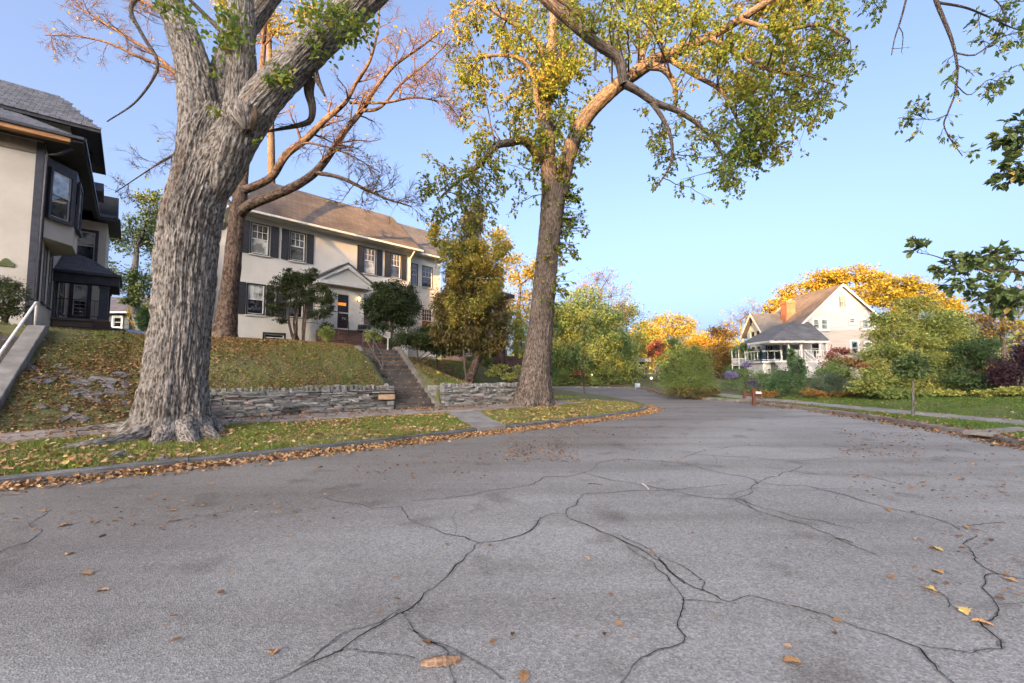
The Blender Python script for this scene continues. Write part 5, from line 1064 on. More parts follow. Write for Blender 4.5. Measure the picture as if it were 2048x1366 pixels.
CUT = int(np.argmax(LC1[0][:, 0] > -1.3)); LC1a = (LC1[0][:CUT+2], LC1[1][:CUT+2]); LC1b = (LC1[0][CUT:], LC1[1][CUT:])  # far part takes darker bark: younger wood, its shade put into the colour
for L_, n_, sd in ((LA1, 130, 5.), (LB0, 100, 9.), (LB1, 110, 13.), (LC1a, 140, 21.)): parts.append(bark_limb(L_[0], L_[1]*.97, n_, ridge=.088, fr=6.6, seed=sd))
parts.append(bark_limb(*limb_pts([(494,262,8,YT-.42),(490,244,24,YT-.42),(486,226,26,YT-.38),(482,206,6,YT-.3)], .04), 40, ridge=.3, fr=9, seed=33))
rel(build_bark('trunk', parts, M_BARK1, None), T1)
def root(L, sd):
    P, r = limb_pts_ground(L); return bark_limb(P, r, 40, ridge=.16, fr=8, seed=sd)
def limb_pts_ground(L):
    A = np.array([(*G(px, py, .15)[:2], .15+dz, r) for px, py, dz, r in L]); C = catmull(A, 60); C[:, 2] = zl(C[:, 0], C[:, 1])+(C[:, 2]-.15)
    C[:, 2] += .02*noise(C[:, 0]*5, C[:, 1]*5); return C[:, :3], np.maximum(C[:, 3]*(1+.15*noise(C[:, 0]*4, C[:, 1]*4)), .01)
for k, L in enumerate((((350,858,.75,.12),(330,864,.40,.28),(305,871,.16,.25),(275,878,.05,.19),(240,884,.02,.14),(190,892,.02,.10),(140,897,.0,.075),(100,902,-.05,.03)), ((345,850,.75,.12),(316,856,.34,.24),(288,860,.12,.20),(255,863,.05,.14),(205,866,.05,.10),(150,871,.02,.075),(90,876,.01,.05),(20,882,-.04,.02)),
                       ((355,855,.7,.12),(385,862,.26,.26),(408,869,.04,.2),(428,873,-.02,.12),(446,877,-.06,.04)), ((355,845,.7,.1),(395,853,.32,.18),(428,858,.10,.12),(452,866,-.06,.04)), ((350,855,.7,.12),(340,868,.22,.27),(326,879,-.02,.2),(306,890,-.1,.08)), ((352,855,.7,.12),(366,868,.2,.27),(380,878,-.03,.19),(394,885,-.1,.08)),
                       ((205,916,-.07,.03),(222,912,.0,.07),(246,906,.01,.075),(264,908,-.07,.03)), ((312,914,-.07,.03),(326,913,.0,.07),(340,916,-.07,.03)))):
    rel(build_bark('root', [root(L, 40+k*3.3)], M_BARK1, None), T1)
# lesser branches of T1: the hanging stub, dead ends, the drooping limb over the road
LD = limb_pts([(1248,168,9,YT+1.9),(1275,182,8,YT+2),(1310,205,7,YT+2.1),(1355,222,5.5,YT+2.2),(1400,252,4,YT+2.3),(1440,300,2.6,YT+2.4),(1452,345,1.4,YT+2.5)], .1)
LE = limb_pts([(1300,200,5,YT+2.1),(1330,245,4.2,YT+2),(1344,290,3.4,YT+1.9),(1338,335,2.4,YT+1.8),(1305,385,1.4,YT+1.8)], .1)
LF_ = limb_pts([(620,155,11,YT+.2),(618,185,9,YT+.3),(625,215,7.5,YT+.35),(621,240,6,YT+.4),(600,250,5,YT+.5),(560,258,3.2,YT+.6),(525,265,2,YT+.7)], .08)
LG = limb_pts([(628,140,8,YT+.1),(635,160,6,YT+.1),(650,192,2,YT+.05)], .08)
LH_ = limb_pts([(470,95,6,YT+.3),(440,60,5,YT+.3),(405,25,4,YT+.2),(370,-10,3,YT)], .1)
LI = limb_pts([(352,-40,7,YT),(300,-20,5,YT-.1),(262,15,4,YT-.2),(285,70,3.6,YT-.3),(312,115,3.2,YT-.4),(310,150,2.6,YT-.4),(270,205,1.8,YT-.5),(214,243,1.2,YT-.5)], .1)
LJ = limb_pts([(1075,-30,4,YT+1.5),(1105,-10,3,YT+1.4),(1185,60,3,YT+1.7),(1190,140,2.6,YT+1.7)], .1)
LK = limb_pts([(372,330,9,YT+.5),(330,245,4,YT+.6),(300,275,2.6,YT+.7),(275,330,1.4,YT+.8)], .1)

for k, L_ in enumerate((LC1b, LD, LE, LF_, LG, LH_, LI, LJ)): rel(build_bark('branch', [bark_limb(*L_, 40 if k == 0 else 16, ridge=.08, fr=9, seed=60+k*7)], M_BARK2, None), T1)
tips = np.concatenate([in_poly([(1255,150),(1340,170),(1460,250),(1500,380),(1470,425),(1330,420),(1290,360),(1300,250)], 34, YT+1.5, YT+3), in_poly([(1080,-30),(1240,-30),(1240,90),(1120,40)], 14, YT+1, YT+2.4)])
SP_, SR_ = sprays([LD, LE, (LC1[0][-70:], LC1[1][-70:])], tips, up=.05)
B1, R1 = grow(SP_, SR_, 5, .5, bias=(0, 0, -.9), wander=.22, rmin=.003); B2, R2 = grow(B1, R1, 3, .25, m=4, bias=(0, 0, -.6), rmin=.0025)
s_ = Soup()
for a, b, c in ((SP_, SR_, 4), (B1, R1, 3), (B2, R2, 3)): s_.add(*batch_tubes(a, b, c))
# bare twiggy ends and small leaf clusters on the big limbs
C0, C0r = grow(np.array([LI[0][::max(1, len(LI[0])//12)][:12], LF_[0][::max(1, len(LF_[0])//12)][:12]]), np.full((2, 12), .02), 6, .8, bias=(0, 0, -.2), wander=.25); C1, C1r = grow(C0, C0r, 4, .35, m=5)
s_.add(*batch_tubes(C0, C0r, 3)); s_.add(*batch_tubes(C1, C1r, 3))
tag(rel(s_.build('twigs', M_TWIG), T1), kind='stuff')
lp1, ld1 = on_twigs(B2, 3); lp1b, ld1b = on_twigs(B1, 2)
cl = []
for px, py, n, sp, Y in ((462,40,90,26,YT-.6), (470,75,80,24,YT-.6), (455,100,40,22,YT-.5), (445,85,30,20,YT-.5), (432,225,14,9,YT-.75), (566,150,60,20,YT-.6), (545,155,26,16,YT-.6), (640,35,90,30,YT-.5), (690,40,70,26,YT-.5), (735,45,40,18,YT-.4), (690,80,50,24,YT-.3), (640,100,26,22,YT-.3), (325,12,26,10,YT-.5), (375,28,40,20,YT-.4), (400,60,26,20,YT-.4), (620,80,30,20,YT-.4), (720,70,36,20,YT-.3), (512,282,8,6,YT-.7), (430,140,14,12,YT-.5), (610,25,50,30,YT), (665,10,50,22,YT-.4)):
    c = np.array(tuple(D(px, py, Y))); cl.append(c+RNG.normal(size=(n, 3))*sp*Y/F*np.array([.62, .5, .62]))
cl = np.concatenate(cl); cd = RNG.normal(size=cl.shape)+np.array([0, 0, .2])
P_ = np.concatenate([lp1, lp1b]); D_ = np.concatenate([ld1, ld1b])
rel(leaf_mesh('leaves', np.concatenate([P_, cl]), np.concatenate([D_, cd]), np.concatenate([RNG.uniform(.07, .11, len(P_)), RNG.uniform(.09, .16, len(cl))]), np.concatenate([tintof(P_, .45, rnd=.14), np.clip(RNG.normal(.25, .18, len(cl)), 0, 1)]), M_LF_ELM, None, detail=True, width=.65, kind='stuff'), T1)

# ------------------------------------------------------------------ T2: the elm at the corner
Y2 = 17.3
T2 = empty('street_tree', tuple(G(1070, 814, .15)), 0, 'tall leafy street tree with an arching right limb, standing at the kerb corner', 'tree')
tp, tr = limb_pts([(1066,830,36,Y2),(1067,802,32,Y2),(1072,740,27.5,Y2),(1080,660,24,Y2),(1089,570,22,Y2),(1097,490,22,Y2),(1103,430,23,Y2),(1107,390,24,Y2),(1110,365,21,Y2),(1111,345,13,Y2)], .06)
flare2 = lambda a, ln: 1+np.exp(-np.clip(ln, 0, 9)/.55)*.85*np.clip(.7+.35*np.cos(4*a+1)+.25*np.cos(7*a), 0, 2)
parts = [bark_limb(tp, tr, 150, ridge=.085, fr=7, seed=3., flare=flare2)]
S1 = limb_pts([(1103,392,17,Y2),(1097,340,17,Y2-.1),(1094,290,16.5,Y2-.1),(1090,240,15.5,Y2),(1088,190,14,Y2+.1),(1096,140,12,Y2+.2),(1104,80,10,Y2+.3),(1108,10,8.5,Y2+.4),(1115,-80,7,Y2+.5),(1120,-200,4,Y2+.5)], .12)
S2 = limb_pts([(1119,392,17,Y2),(1128,345,16,Y2),(1140,300,15.5,Y2-.2),(1156,262,15,Y2-.4),(1182,222,14.5,Y2-.6),(1222,182,14.3,Y2-.8),(1268,148,14,Y2-1),(1312,120,12.5,Y2-1.2),(1368,97,10.5,Y2-1.4),(1422,72,9,Y2-1.6),(1490,32,7.5,Y2-1.8),(1570,-20,6,Y2-2),(1640,-60,4,Y2-2.2)], .12)
S3 = limb_pts([(1280,140,9,Y2-1),(1284,105,8,Y2-.8),(1298,70,6.5,Y2-.6),(1300,20,5.5,Y2-.4),(1320,-60,4,Y2)], .12)
S4 = limb_pts([(1300,132,8,Y2-1.2),(1326,138,6.5,Y2-1.5),(1347,165,5.5,Y2-1.8),(1353,205,3.5,Y2-2)], .12)
S5 = limb_pts([(1080,322,10,Y2),(1066,298,10,Y2-.3),(1048,281,9,Y2-.6),(1022,285,8,Y2-.9),(992,292,7.5,Y2-1.1),(966,322,6,Y2-1.2),(940,345,4.5,Y2-1.3),(905,372,2.8,Y2-1.4),(880,395,1.6,Y2-1.5)], .12)
S6 = limb_pts([(1086,250,8,Y2),(1074,200,6.5,Y2-.3),(1066,150,5.5,Y2-.5),(1040,118,4.6,Y2-.7),(1000,110,3.6,Y2-.8),(950,116,2.4,Y2-.9)], .12)
S7 = limb_pts([(1420,75,6,Y2-1.6),(1480,110,4.5,Y2-2),(1540,140,3.5,Y2-2.3),(1610,150,2.5,Y2-2.5),(1670,170,1.5,Y2-2.6)], .12)
S8 = limb_pts([(1330,112,6,Y2-1.2),(1390,150,5,Y2-1.8),(1440,180,4,Y2-2.2),(1470,230,2.8,Y2-2.4),(1490,280,1.5,Y2-2.5)], .12)
S9 = limb_pts([(1098,120,6,Y2+.2),(1060,70,5,Y2),(1000,30,4,Y2-.2),(940,-10,3,Y2-.3)], .12)
S10 = limb_pts([(1480,40,5,Y2-1.8),(1560,60,4,Y2-2),(1640,50,3,Y2-2.2),(1700,80,1.6,Y2-2.3)], .12)
big = (S1, S2, S3, S4, S5, S6, S7, S8, S9, S10)
for k, L_ in enumerate(big): parts.append(bark_limb(*L_, 44 if k < 2 else 18, ridge=.09, fr=8, seed=10+5.5*k))
rel(build_bark('trunk', parts, M_BARK2, None), T2)
tips = np.concatenate([in_poly([(868,30),(960,-30),(1190,-30),(1185,120),(1130,230),(1060,260),(1000,330),(930,300),(880,190)], 120, Y2-1.8, Y2+2.5),
    in_poly([(850,330),(900,290),(1000,300),(1050,330),(1040,420),(1000,470),(960,500),(880,470),(845,400)], 36, Y2-2.4, Y2-.2),
    in_poly([(1185,-30),(1690,-30),(1715,170),(1640,230),(1540,230),(1400,160),(1330,60),(1230,60)], 165, Y2-4, Y2+1.5),
    in_poly([(1420,170),(1660,190),(1600,300),(1530,320),(1500,390),(1440,390),(1430,280)], 48, Y2-4, Y2-1), in_poly([(1090,90),(1220,60),(1250,110),(1180,180),(1190,300),(1130,330),(1060,320),(1060,200)], 60, Y2-1.2, Y2+1)])
SP_, SR_ = sprays(list(big), tips, up=.12)
B1, R1 = grow(SP_, SR_, 7, .85, bias=(0, 0, -.7), wander=.2, rmin=.004); B2, R2 = grow(B1, R1, 3, .38, m=3, bias=(0, 0, -.8), rmin=.003)
# short leafy shoots on the trunk
tq = np.concatenate([in_poly([(1078,340),(1150,340),(1175,400),(1190,470),(1150,520),(1125,440),(1090,420)], 90, Y2-.5, Y2+.5), in_poly([(1105,460),(1150,500),(1150,580),(1105,640),(1070,600),(1075,520)], 46, Y2-.7, Y2+.3)])
QS, QR = sprays([(tp, tr*.1), (S2[0][:20], S2[1][:20]*.2)], tq, m=6, up=.0); Q1, Q1r = grow(QS, QR, 5, .35, m=4, bias=(0, 0, -.9))
s_ = Soup()
for a, b, c in ((SP_, SR_, 4), (B1, R1, 3), (B2, R2, 3), (QS, QR, 3), (Q1, Q1r, 3)): s_.add(*batch_tubes(a, b, c))
tag(rel(s_.build('twigs', M_TWIG), T2), kind='stuff')
p1, d1 = on_twigs(B2, 7); p2, d2 = on_twigs(B1, 5); p3, d3 = on_twigs(Q1, 9)
P_ = np.concatenate([p1, p2, p3]); D_ = np.concatenate([d1, d2, d3]); keep = RNG.uniform(size=len(P_)) < np.clip(.80+.55*noise(P_[:, 0]*.8, P_[:, 1]*.8, P_[:, 2]*.8), .12, 1); P_, D_ = P_[keep], D_[keep]
base = np.where(P_[:, 0] < .6, .44, .36)
rel(leaf_mesh('leaves', P_, D_, RNG.uniform(.08, .14, len(P_)), tintof(P_, base, .24, .55, .14), M_LF_ELM, None, width=.7, kind='stuff'), T2)

# ------------------------------------------------------------------ T3: bare reddish tree before the white house
Y3 = 19.0
T3 = empty('yard_tree', tuple(D(452, 672, Y3)), 0, 'reddish brown yard tree with bare branches rising before the white house', 'tree')
tp, tr = limb_pts([(447,690,24,Y3),(450,665,20,Y3),(457,600,16.5,Y3),(463,540,15.5,Y3),(469,480,14.5,Y3),(475,430,14,Y3),(480,400,13,Y3),(485,365,9,Y3)], .12)
parts = [bark_limb(tp, tr, 70, ridge=.07, fr=8, seed=4., flare=lambda a, ln: 1+np.exp(-np.clip(ln, 0, 9)/.6)*.3)]
B_ = [(lambda q: (q[0], q[1]*.66))(limb_pts(L, .15)) for L in (
    [(478,430,16,Y3),(500,410,15,Y3-.3),(545,392,14,Y3-.6),(590,372,13,Y3-.8),(630,345,12,Y3-1),(662,305,10.5,Y3-1.1),(690,262,9.5,Y3-1.2),(722,222,8.5,Y3-1.2),(752,175,6.5,Y3-1.2),(790,130,5,Y3-1.1),(840,95,3.5,Y3-1),(885,60,2,Y3-1)],
    [(484,382,13,Y3),(510,372,12,Y3-.2),(545,352,11.5,Y3-.3),(572,310,11,Y3-.4),(610,280,10,Y3-.5),(650,240,8.5,Y3-.6),(690,205,7,Y3-.7),(712,165,5.5,Y3-.8),(740,120,4.5,Y3-.8),(755,60,3,Y3-.8),(760,-10,2,Y3-.8)],
    [(485,380,13,Y3),(490,330,12,Y3+.2),(500,270,11,Y3+.3),(515,200,9.5,Y3+.4),(525,120,8,Y3+.5),(530,40,6.5,Y3+.6),(540,-60,4,Y3+.7)],
    [(476,400,12,Y3+.1),(440,330,9,Y3+.5),(400,240,8,Y3+1),(365,165,7.5,Y3+1.3),(310,110,6,Y3+1.5),(255,75,4.5,Y3+1.6),(200,40,3.2,Y3+1.7),(150,10,2,Y3+1.8)],
    [(420,280,8,Y3+.8),(370,160,6.5,Y3+1.4),(330,135,5.5,Y3+1.7),(270,110,4.5,Y3+2),(215,85,3.2,Y3+2.2),(150,72,2.2,Y3+2.3),(90,70,1.3,Y3+2.4)],
    [(630,345,7,Y3-1),(680,355,6,Y3-1.4),(730,378,5,Y3-1.7),(775,398,3.5,Y3-1.9),(820,412,2,Y3-2)],
    [(700,205,5,Y3-1.2),(770,205,4.2,Y3-1.5),(830,195,3.2,Y3-1.7),(890,205,2,Y3-1.8)],
    [(560,330,6,Y3-.3),(600,290,4,Y3-.8),(640,290,3,Y3-1.2),(700,310,2.2,Y3-1.6),(760,345,1.4,Y3-1.8)],
    [(478,430,8,Y3),(430,370,5,Y3+.4),(380,300,4,Y3+.8),(330,320,3,Y3+1.1),(290,345,2,Y3+1.3),(230,385,1.2,Y3+1.5)],
    [(722,222,6,Y3-1.2),(760,215,4.5,Y3-1.4),(800,170,3.5,Y3-1.4),(860,120,2.5,Y3-1.3),(900,80,1.6,Y3-1.2)],
    [(395,230,6,Y3+1),(350,60,5,Y3+1.6),(300,10,4,Y3+1.9),(220,-20,3,Y3+2.1)])]
for k, L_ in enumerate(B_): parts.append(bark_limb(*L_, 24 if k < 3 else 12, ridge=.06, fr=9, seed=15+4*k))
rel(build_bark('trunk', parts, M_BARK3, None), T3)
def resam(L, m): P, r = L; q = np.linspace(len(P)*.22, len(P)-1, m); i = np.minimum(q.astype(int), len(P)-2); f = (q-i)[:, None]; return P[i]*(1-f)+P[i+1]*f, r[i]
lm = [resam(L, 14) for L in B_]; LPm = np.array([a for a, _ in lm]); LRm = np.array([b for _, b in lm])
G1, G1r = grow(LPm, LRm, 17, 1.9, m=8, bias=(0, 0, .25), wander=.17, rr=.42, rmin=.012); G2, G2r = grow(G1, G1r, 7, .8, m=6, bias=(0, 0, .05), wander=.2, rmin=.009, ang=(25, 55)); G3, G3r = grow(G2, G2r, 5, .5, m=3, wander=.2, rmin=.0065, ang=(20, 50))
s_ = Soup()
for a, b, c in ((G1, G1r, 4), (G2, G2r, 3), (G3, G3r, 3)): s_.add(*batch_tubes(a, b, c))
tag(rel(s_.build('twigs', M_TWIGR), T3), kind='stuff')
p1, d1 = on_twigs(G3[::26], 2); rel(leaf_mesh('leaves', p1, d1, RNG.uniform(.10, .17, len(p1)), np.clip(RNG.normal(.75, .1, len(p1)), 0, 1), M_LF_ELM, None, width=.6, kind='stuff'), T3)
# ================================================================== BACKGROUND TREES, SHRUBS
def clumpy(clumps, n, k=11, sig=.24, shell=.85):
    """leaf points and sub-clump centres; clumps: (px, py, half width px, half height px, Y)"""
    w = np.array([c[2]*c[3]*(c[4]/F)**2 for c in clumps]); w /= w.sum(); P = []; Dn = []; sub = []; cen = []
    for (px, py, hx, hy, Y), f in zip(clumps, w):
        c = np.array(tuple(D(px, py, Y))); r = np.array([hx, (hx+hy)/2*.9, hy])*Y/F; cen.append(c)
        d = unit(RNG.normal(size=(k, 3))); rad = RNG.uniform(.35, 1.0, (k, 1))**.6*shell; s = c+d*rad*r; sub.append(s); m = max(20, int(n*f)); i = RNG.integers(0, k, m)
        kk = RNG.uniform(.6, 1.35, k)[i][:, None]; q = RNG.normal(size=(m, 3)); p = s[i]+q*sig*r*kk*np.array([1, 1, .75]); P.append(p); Dn.append(unit(p-c)+RNG.normal(size=(m, 3))*.5)
    return np.concatenate(P), np.concatenate(Dn), np.concatenate(sub), np.array(cen)
def plant(name, label, cat, clumps, n, size, lm, tint=.4, base=None, trunk=None, group=None, bark=None, amp=.22, rnd=.14, fr=.8, k=15, sig=.23, width=.6, gz=None, detail=False, stems=1, leafname=None, bare=0, droop=.3, shell=.85):
    """a tree or shrub: trunk, limbs to each clump, leaves in uneven clumps. base: (x,y,z) or None (under first clump)"""
    P, Dn, sub, cen = clumpy(clumps, n, k, sig, shell)
    if base is None:
        c = cen[0]; zf = zr if c[0] > 6 or c[1] > 43 else zl; base = (c[0], c[1], float(zf(c[0], c[1])))
    base = np.array(base, float); T = empty(name, tuple(base), 0, label, cat, group); low = base[2]+.02
    ok = P[:, 2] > low; P = P[ok]; Dn = Dn[ok]
    tr = trunk or .05; bark = bark or M_BARK2; parts = []; top = cen.mean(0); limbs = []
    for s in range(stems):
        off = np.array([RNG.uniform(-.12, .12), RNG.uniform(-.12, .12), 0])*(stems > 1)*2; e = top*(.6)+cen[s % len(cen)]*.4; b0 = base+off; b0[2] -= .1
        mid = b0*.5+e*.5+RNG.normal(size=3)*.05*np.linalg.norm(e-b0)*np.array([1, 1, .2]); pth = catmull([b0, mid, e], 14); r = tr*np.linspace(1, .35, 14); parts.append(bark_limb(pth, r, 10, ridge=.06, fr=8, seed=float(RNG.uniform(0, 50)), flare=lambda a, l: 1+.35*np.exp(-l/.35))); limbs.append((pth[4:], r[4:]))
    tk = rel(build_bark('trunk', parts, bark, None), T)
    LB, LBr = sprays(limbs, cen, m=7, rfac=.6, up=.12); lim2 = limbs+[(p, r) for p, r in zip(LB, LBr)]; SB, SBr = sprays(lim2, sub, m=6, rfac=.5, up=.1)
    s_ = Soup(); s_.add(*batch_tubes(LB, np.maximum(LBr, tr*.25*np.linspace(1, .4, 7)), 5)); s_.add(*batch_tubes(SB, SBr, 4)); B1, R1 = grow(SB, SBr, 4 if not bare else 7, .30*float(np.mean([c[2] for c in clumps])*np.mean([c[4] for c in clumps])/F)+.1, m=4, wander=.2, rmin=.006); s_.add(*batch_tubes(B1, R1, 3))
    if bare: B2, R2 = grow(B1, R1, bare, .18*float(np.mean([c[2] for c in clumps])*np.mean([c[4] for c in clumps])/F)+.1, m=3, rmin=.006); s_.add(*batch_tubes(B2, R2, 3))
    tag(rel(s_.build('branches', M_TWIG), T), kind='stuff')
    if len(P): rel(leaf_mesh(leafname or 'leaves', P, Dn, RNG.uniform(size[0], size[1], len(P)), tintof(P, tint, amp, fr, rnd, float(RNG.uniform(0, 99))), lm, None, width=width, kind='stuff', detail=detail, droop=droop), T)
    return T
FAR = 'trees beyond the road bend'
def hz(px, Y): x = (px-1024)/F*Y; return (x, Y, float(zr(x, Y)))
def hl(px, Y): x = (px-1024)/F*Y; return (x, Y, float(zl(x, Y)))
# --- behind the left house
plant('oak_tree', 'crooked dark green oak seen between the left house and the big trunk', 'tree', [(262,470,40,45,34),(300,420,38,40,34),(240,545,34,28,33),(300,560,40,40,34),(255,590,38,22,33),(330,480,40,60,35)], 9000, (.16,.26), M_LF_OAK, .6, hl(300,34), .45, bark=M_BARK1, k=14, sig=.22, bare=2)
plant('shrub', 'golden orange shrub beside the small grey house, left of the big trunk', 'shrub', [(276,632,15,24,36)], 900, (.16,.26), M_LF_GOLD, .8, hl(276,36), .06)
plant('shrub', 'green shrub right against the big trunk, beside the orange shrub', 'shrub', [(297,635,17,30,30),(285,650,15,15,30)], 1100, (.12,.2), M_LF_GRN, .4, hl(295,30), .06)
plant('yew_bush', 'ragged yew bush below the green plaque at the left edge', 'shrub', [(-5,600,45,38,13.4),(30,585,28,20,13.2),(35,615,24,18,13.4),(5,565,30,14,13.4)], 9000, (.05,.1), M_LF_DRK, .62, hl(5,13.6), .06, k=16, sig=.24, stems=3, width=.25)
# --- tall golden tree behind the white house
plant('yellow_tree', 'tall yellow leaved tree rising behind the white house roof', 'tree', [(465,-5,55,40,31),(540,45,40,34,31),(600,70,44,30,31),(640,25,55,34,31),(700,60,34,24,31),(520,-60,80,40,31),(650,-60,80,40,31),(560,120,22,26,31)], 9000, (.14,.22), M_LF_GOLD, .35, hl(527,32), .42, bark=M_BARK2, k=14, sig=.25)
# --- planting of the white house
plant('yew_tree', 'open multi stemmed yew with bare lower stems left of the white house door', 'shrub', [(600,558,34,18,22.3),(560,572,22,18,22.2),(640,588,22,22,22),(600,595,38,22,22.2),(556,612,22,10,22),(640,628,22,12,21.8),(585,565,26,18,22.8),(655,610,14,18,22.2),(540,592,10,8,22),(664,592,9,10,22),(560,640,16,6,21.9),(652,652,14,8,21.8),(622,545,15,9,22.3),(578,546,14,8,22.3),(545,625,10,6,22)], 13500, (.09,.17), M_LF_DRK, .6, hl(598,22.2), .07, bark=M_BARK3, stems=6, k=18, sig=.17, width=.32)
plant('yew_bush', 'dense rounded dark green yew right of the white house door', 'shrub', [(785,600,42,42,23.0),(760,615,34,30,22.8),(810,620,34,34,23),(785,640,46,28,23),(775,575,28,20,23),(815,590,22,26,23.2)], 24000, (.09,.16), M_LF_DRK, .45, hl(785,23), .1, k=26, sig=.20, stems=3, width=.38)
plant('hedge', 'low dark hedge along the lawn crest right of the stairs', 'hedge', [(795,676,26,18,21.6),(825,680,28,18,21.9),(855,684,28,18,22.2),(885,690,28,18,22.5),(912,697,22,16,22.7)], 15000, (.08,.13), M_LF_DRK, .68, hl(845,22.2), .05, k=22, sig=.26, width=.4)
plant('hedge', 'taller dark green shrubs under the right wing window of the white house', 'hedge', [(850,668,24,18,24.0),(885,668,26,20,24.3),(915,675,20,18,24.6)], 6000, (.07,.12), M_LF_GRN, .1, hl(880,24.2), .05, k=18, sig=.25)
plant('planter_shrub', 'mixed green and russet shrub on the left brick pier of the stoop', 'shrub', [(652,668,16,14,21.4)], 900, (.07,.12), M_LF_YG, .35, hl(652,21.5), .03)
plant('planter_shrub', 'mixed green and russet shrub at the right end of the brick steps', 'shrub', [(746,674,14,14,21.2)], 900, (.07,.12), M_LF_YG, .4, hl(746,21.3), .03)
ced = [(940,470,32,55,22.5),(925,560,40,60,22.4),(965,560,38,60,22.6),(900,620,32,50,22.3),(940,640,50,50,22.4),(985,630,34,55,22.7),(920,680,40,26,22.3),(970,690,38,24,22.6),(950,430,24,40,22.6),(890,665,30,36,22.2),(1002,665,22,40,22.8)]
plant('cedar_tree', 'shaggy brownish green cedar at the right end of the white house', 'tree', ced, 30000, (.12,.22), M_LF_CED, .52, hl(932,22.4), .24, bark=M_BARK3, k=24, sig=.22, width=.36, droop=1.1)
plant('climbing_vine', 'yellow and lime leaved vine hanging over the brownish cedar', 'vine', [(920,560,22,34,21.9),(905,600,16,30,21.8),(915,640,14,22,21.8),(965,520,34,36,21.9),(985,590,16,32,21.9),(940,500,40,30,21.9),(995,560,14,34,22),(900,510,26,34,21.9),(880,470,22,30,21.8),(1000,490,24,36,21.9),(950,590,30,40,21.8)], 17000, (.10,.17), M_LF_YG, .68, hl(935,22.0), .05, k=16, sig=.26)
# --- between the cedar and the corner tree, and beyond
plant('yellow_tree', 'sunlit yellow tree behind the brick neighbour house', 'tree', [(1035,540,38,36,40),(1010,600,26,40,40),(1060,600,34,40,40),(1045,660,36,44,39),(1075,545,20,30,40)], 7000, (.16,.26), M_LF_GOLD, .35, hl(1035,40), .3, k=16)
plant('green_tree', 'yellow green tree shading the brick neighbour house steps', 'tree', [(1040,690,28,36,33),(1030,640,26,30,33),(1065,720,30,34,32)], 4500, (.12,.2), M_LF_YG, .45, hl(1040,33), .16, k=14)
plant('green_tree', 'broad green tree directly right of the corner tree trunk', 'tree', [(1170,650,60,50,47),(1130,690,44,52,46),(1200,700,56,52,47),(1160,730,70,36,46),(1225,660,36,40,48),(1115,740,34,34,46),(1180,600,40,30,48),(1130,630,40,40,47),(1240,705,34,40,47)], 32000, (.17,.28), M_LF_GRN, .55, hz(1165,46.5), .32, k=20, sig=.25)
plant('green_tree', 'second green tree deeper behind the broad green one', 'tree', [(1120,660,50,60,58),(1240,650,50,50,58),(1180,640,60,50,58),(1270,700,40,50,57),(1100,720,40,50,57),(1210,720,60,50,56)], 16000, (.24,.38), M_LF_YG, .1, hz(1190,58), .3, k=18)
plant('thinning_tree', 'half bare russet tree top rising above the broad green tree', 'tree', [(1190,570,34,36,52),(1240,590,34,30,52),(1255,630,30,26,52),(1160,590,30,30,52),(1215,560,28,26,52)], 1300, (.15,.24), M_LF_BRN, .4, hz(1210,52), .3, k=22, sig=.2, bare=4, bark=M_BARK2)
plant('shrub', 'olive and yellow shrubbery at the road bend before the grey far house', 'shrub', [(1230,735,30,30,46),(1250,700,24,34,48),(1265,745,22,26,46),(1205,755,40,22,45)], 6500, (.14,.24), M_LF_YG, .35, hz(1235,46.5), .08, k=18)
plant('shrub', 'bright lime shrub at the far edge of the road behind the sapling', 'shrub', [(1180,768,18,14,44),(1190,773,24,8,44)], 1300, (.12,.2), M_LF_YG, .4, hz(1183,44.5), .05)
plant('shrub', 'leafy yellow green shrubs right behind the corner tree base', 'shrub', [(1125,760,24,22,44),(1148,752,20,24,45)], 2200, (.14,.22), M_LF_YG, .15, hz(1125,44.6), .05)
plant('shrub', 'small russet red shrub beside the lime shrub', 'shrub', [(1157,750,12,8,44.3)], 500, (.12,.2), M_LF_RED, .8, hz(1157,44.7), .03)
plant('golden_tree', 'rounded golden sunlit tree far beyond the road bend, left one', 'tree', [(1290,660,34,26,76),(1270,690,34,34,76),(1310,700,36,34,76)], 6500, (.3,.46), M_LF_GOLD, .35, hz(1288,76), .4, k=16)
plant('golden_tree', 'tallest golden sunlit tree far beyond the road bend', 'tree', [(1340,645,36,22,80),(1365,650,34,22,80),(1330,680,44,30,80),(1380,680,40,34,80),(1350,710,50,30,80)], 9000, (.3,.46), M_LF_GOLD, .45, hz(1350,80), .4, k=18)
plant('golden_tree', 'orange brown sunlit tree right of the tallest golden tree', 'tree', [(1420,690,36,30,74),(1400,700,34,30,74),(1445,680,26,26,74)], 5500, (.3,.44), M_LF_GOLD, .7, hz(1415,74), .35, k=16)
plant('red_tree', 'small crimson tree behind the bright bush', 'tree', [(1310,700,13,22,50),(1318,690,10,14,50)], 1500, (.14,.24), M_LF_RED, .3, hz(1310,50), .09, k=12)
plant('green_tree', 'dark green tree behind the bright bush, beside the crimson tree', 'tree', [(1355,700,32,28,50),(1335,720,26,26,50),(1385,715,34,30,50),(1345,745,34,24,49)], 8000, (.16,.26), M_LF_GRN, .3, hz(1357,50), .2, k=18)
plant('green_tree', 'olive and russet tree between the bright bush and the gazebo', 'tree', [(1430,710,36,30,52),(1455,725,28,30,51),(1410,745,32,26,50),(1440,670,24,20,53)], 8000, (.16,.26), M_LF_BRN, .15, hz(1432,52), .2, k=18)
plant('bare_tree', 'leafless pale branched tree left of the blue wing', 'tree', [(1480,640,40,34,64),(1505,625,28,34,64),(1455,660,30,26,64)], 500, (.2,.3), M_LF_GOLD, .7, hz(1490,64), .35, k=26, sig=.2, bare=6, bark=M_BARK1)
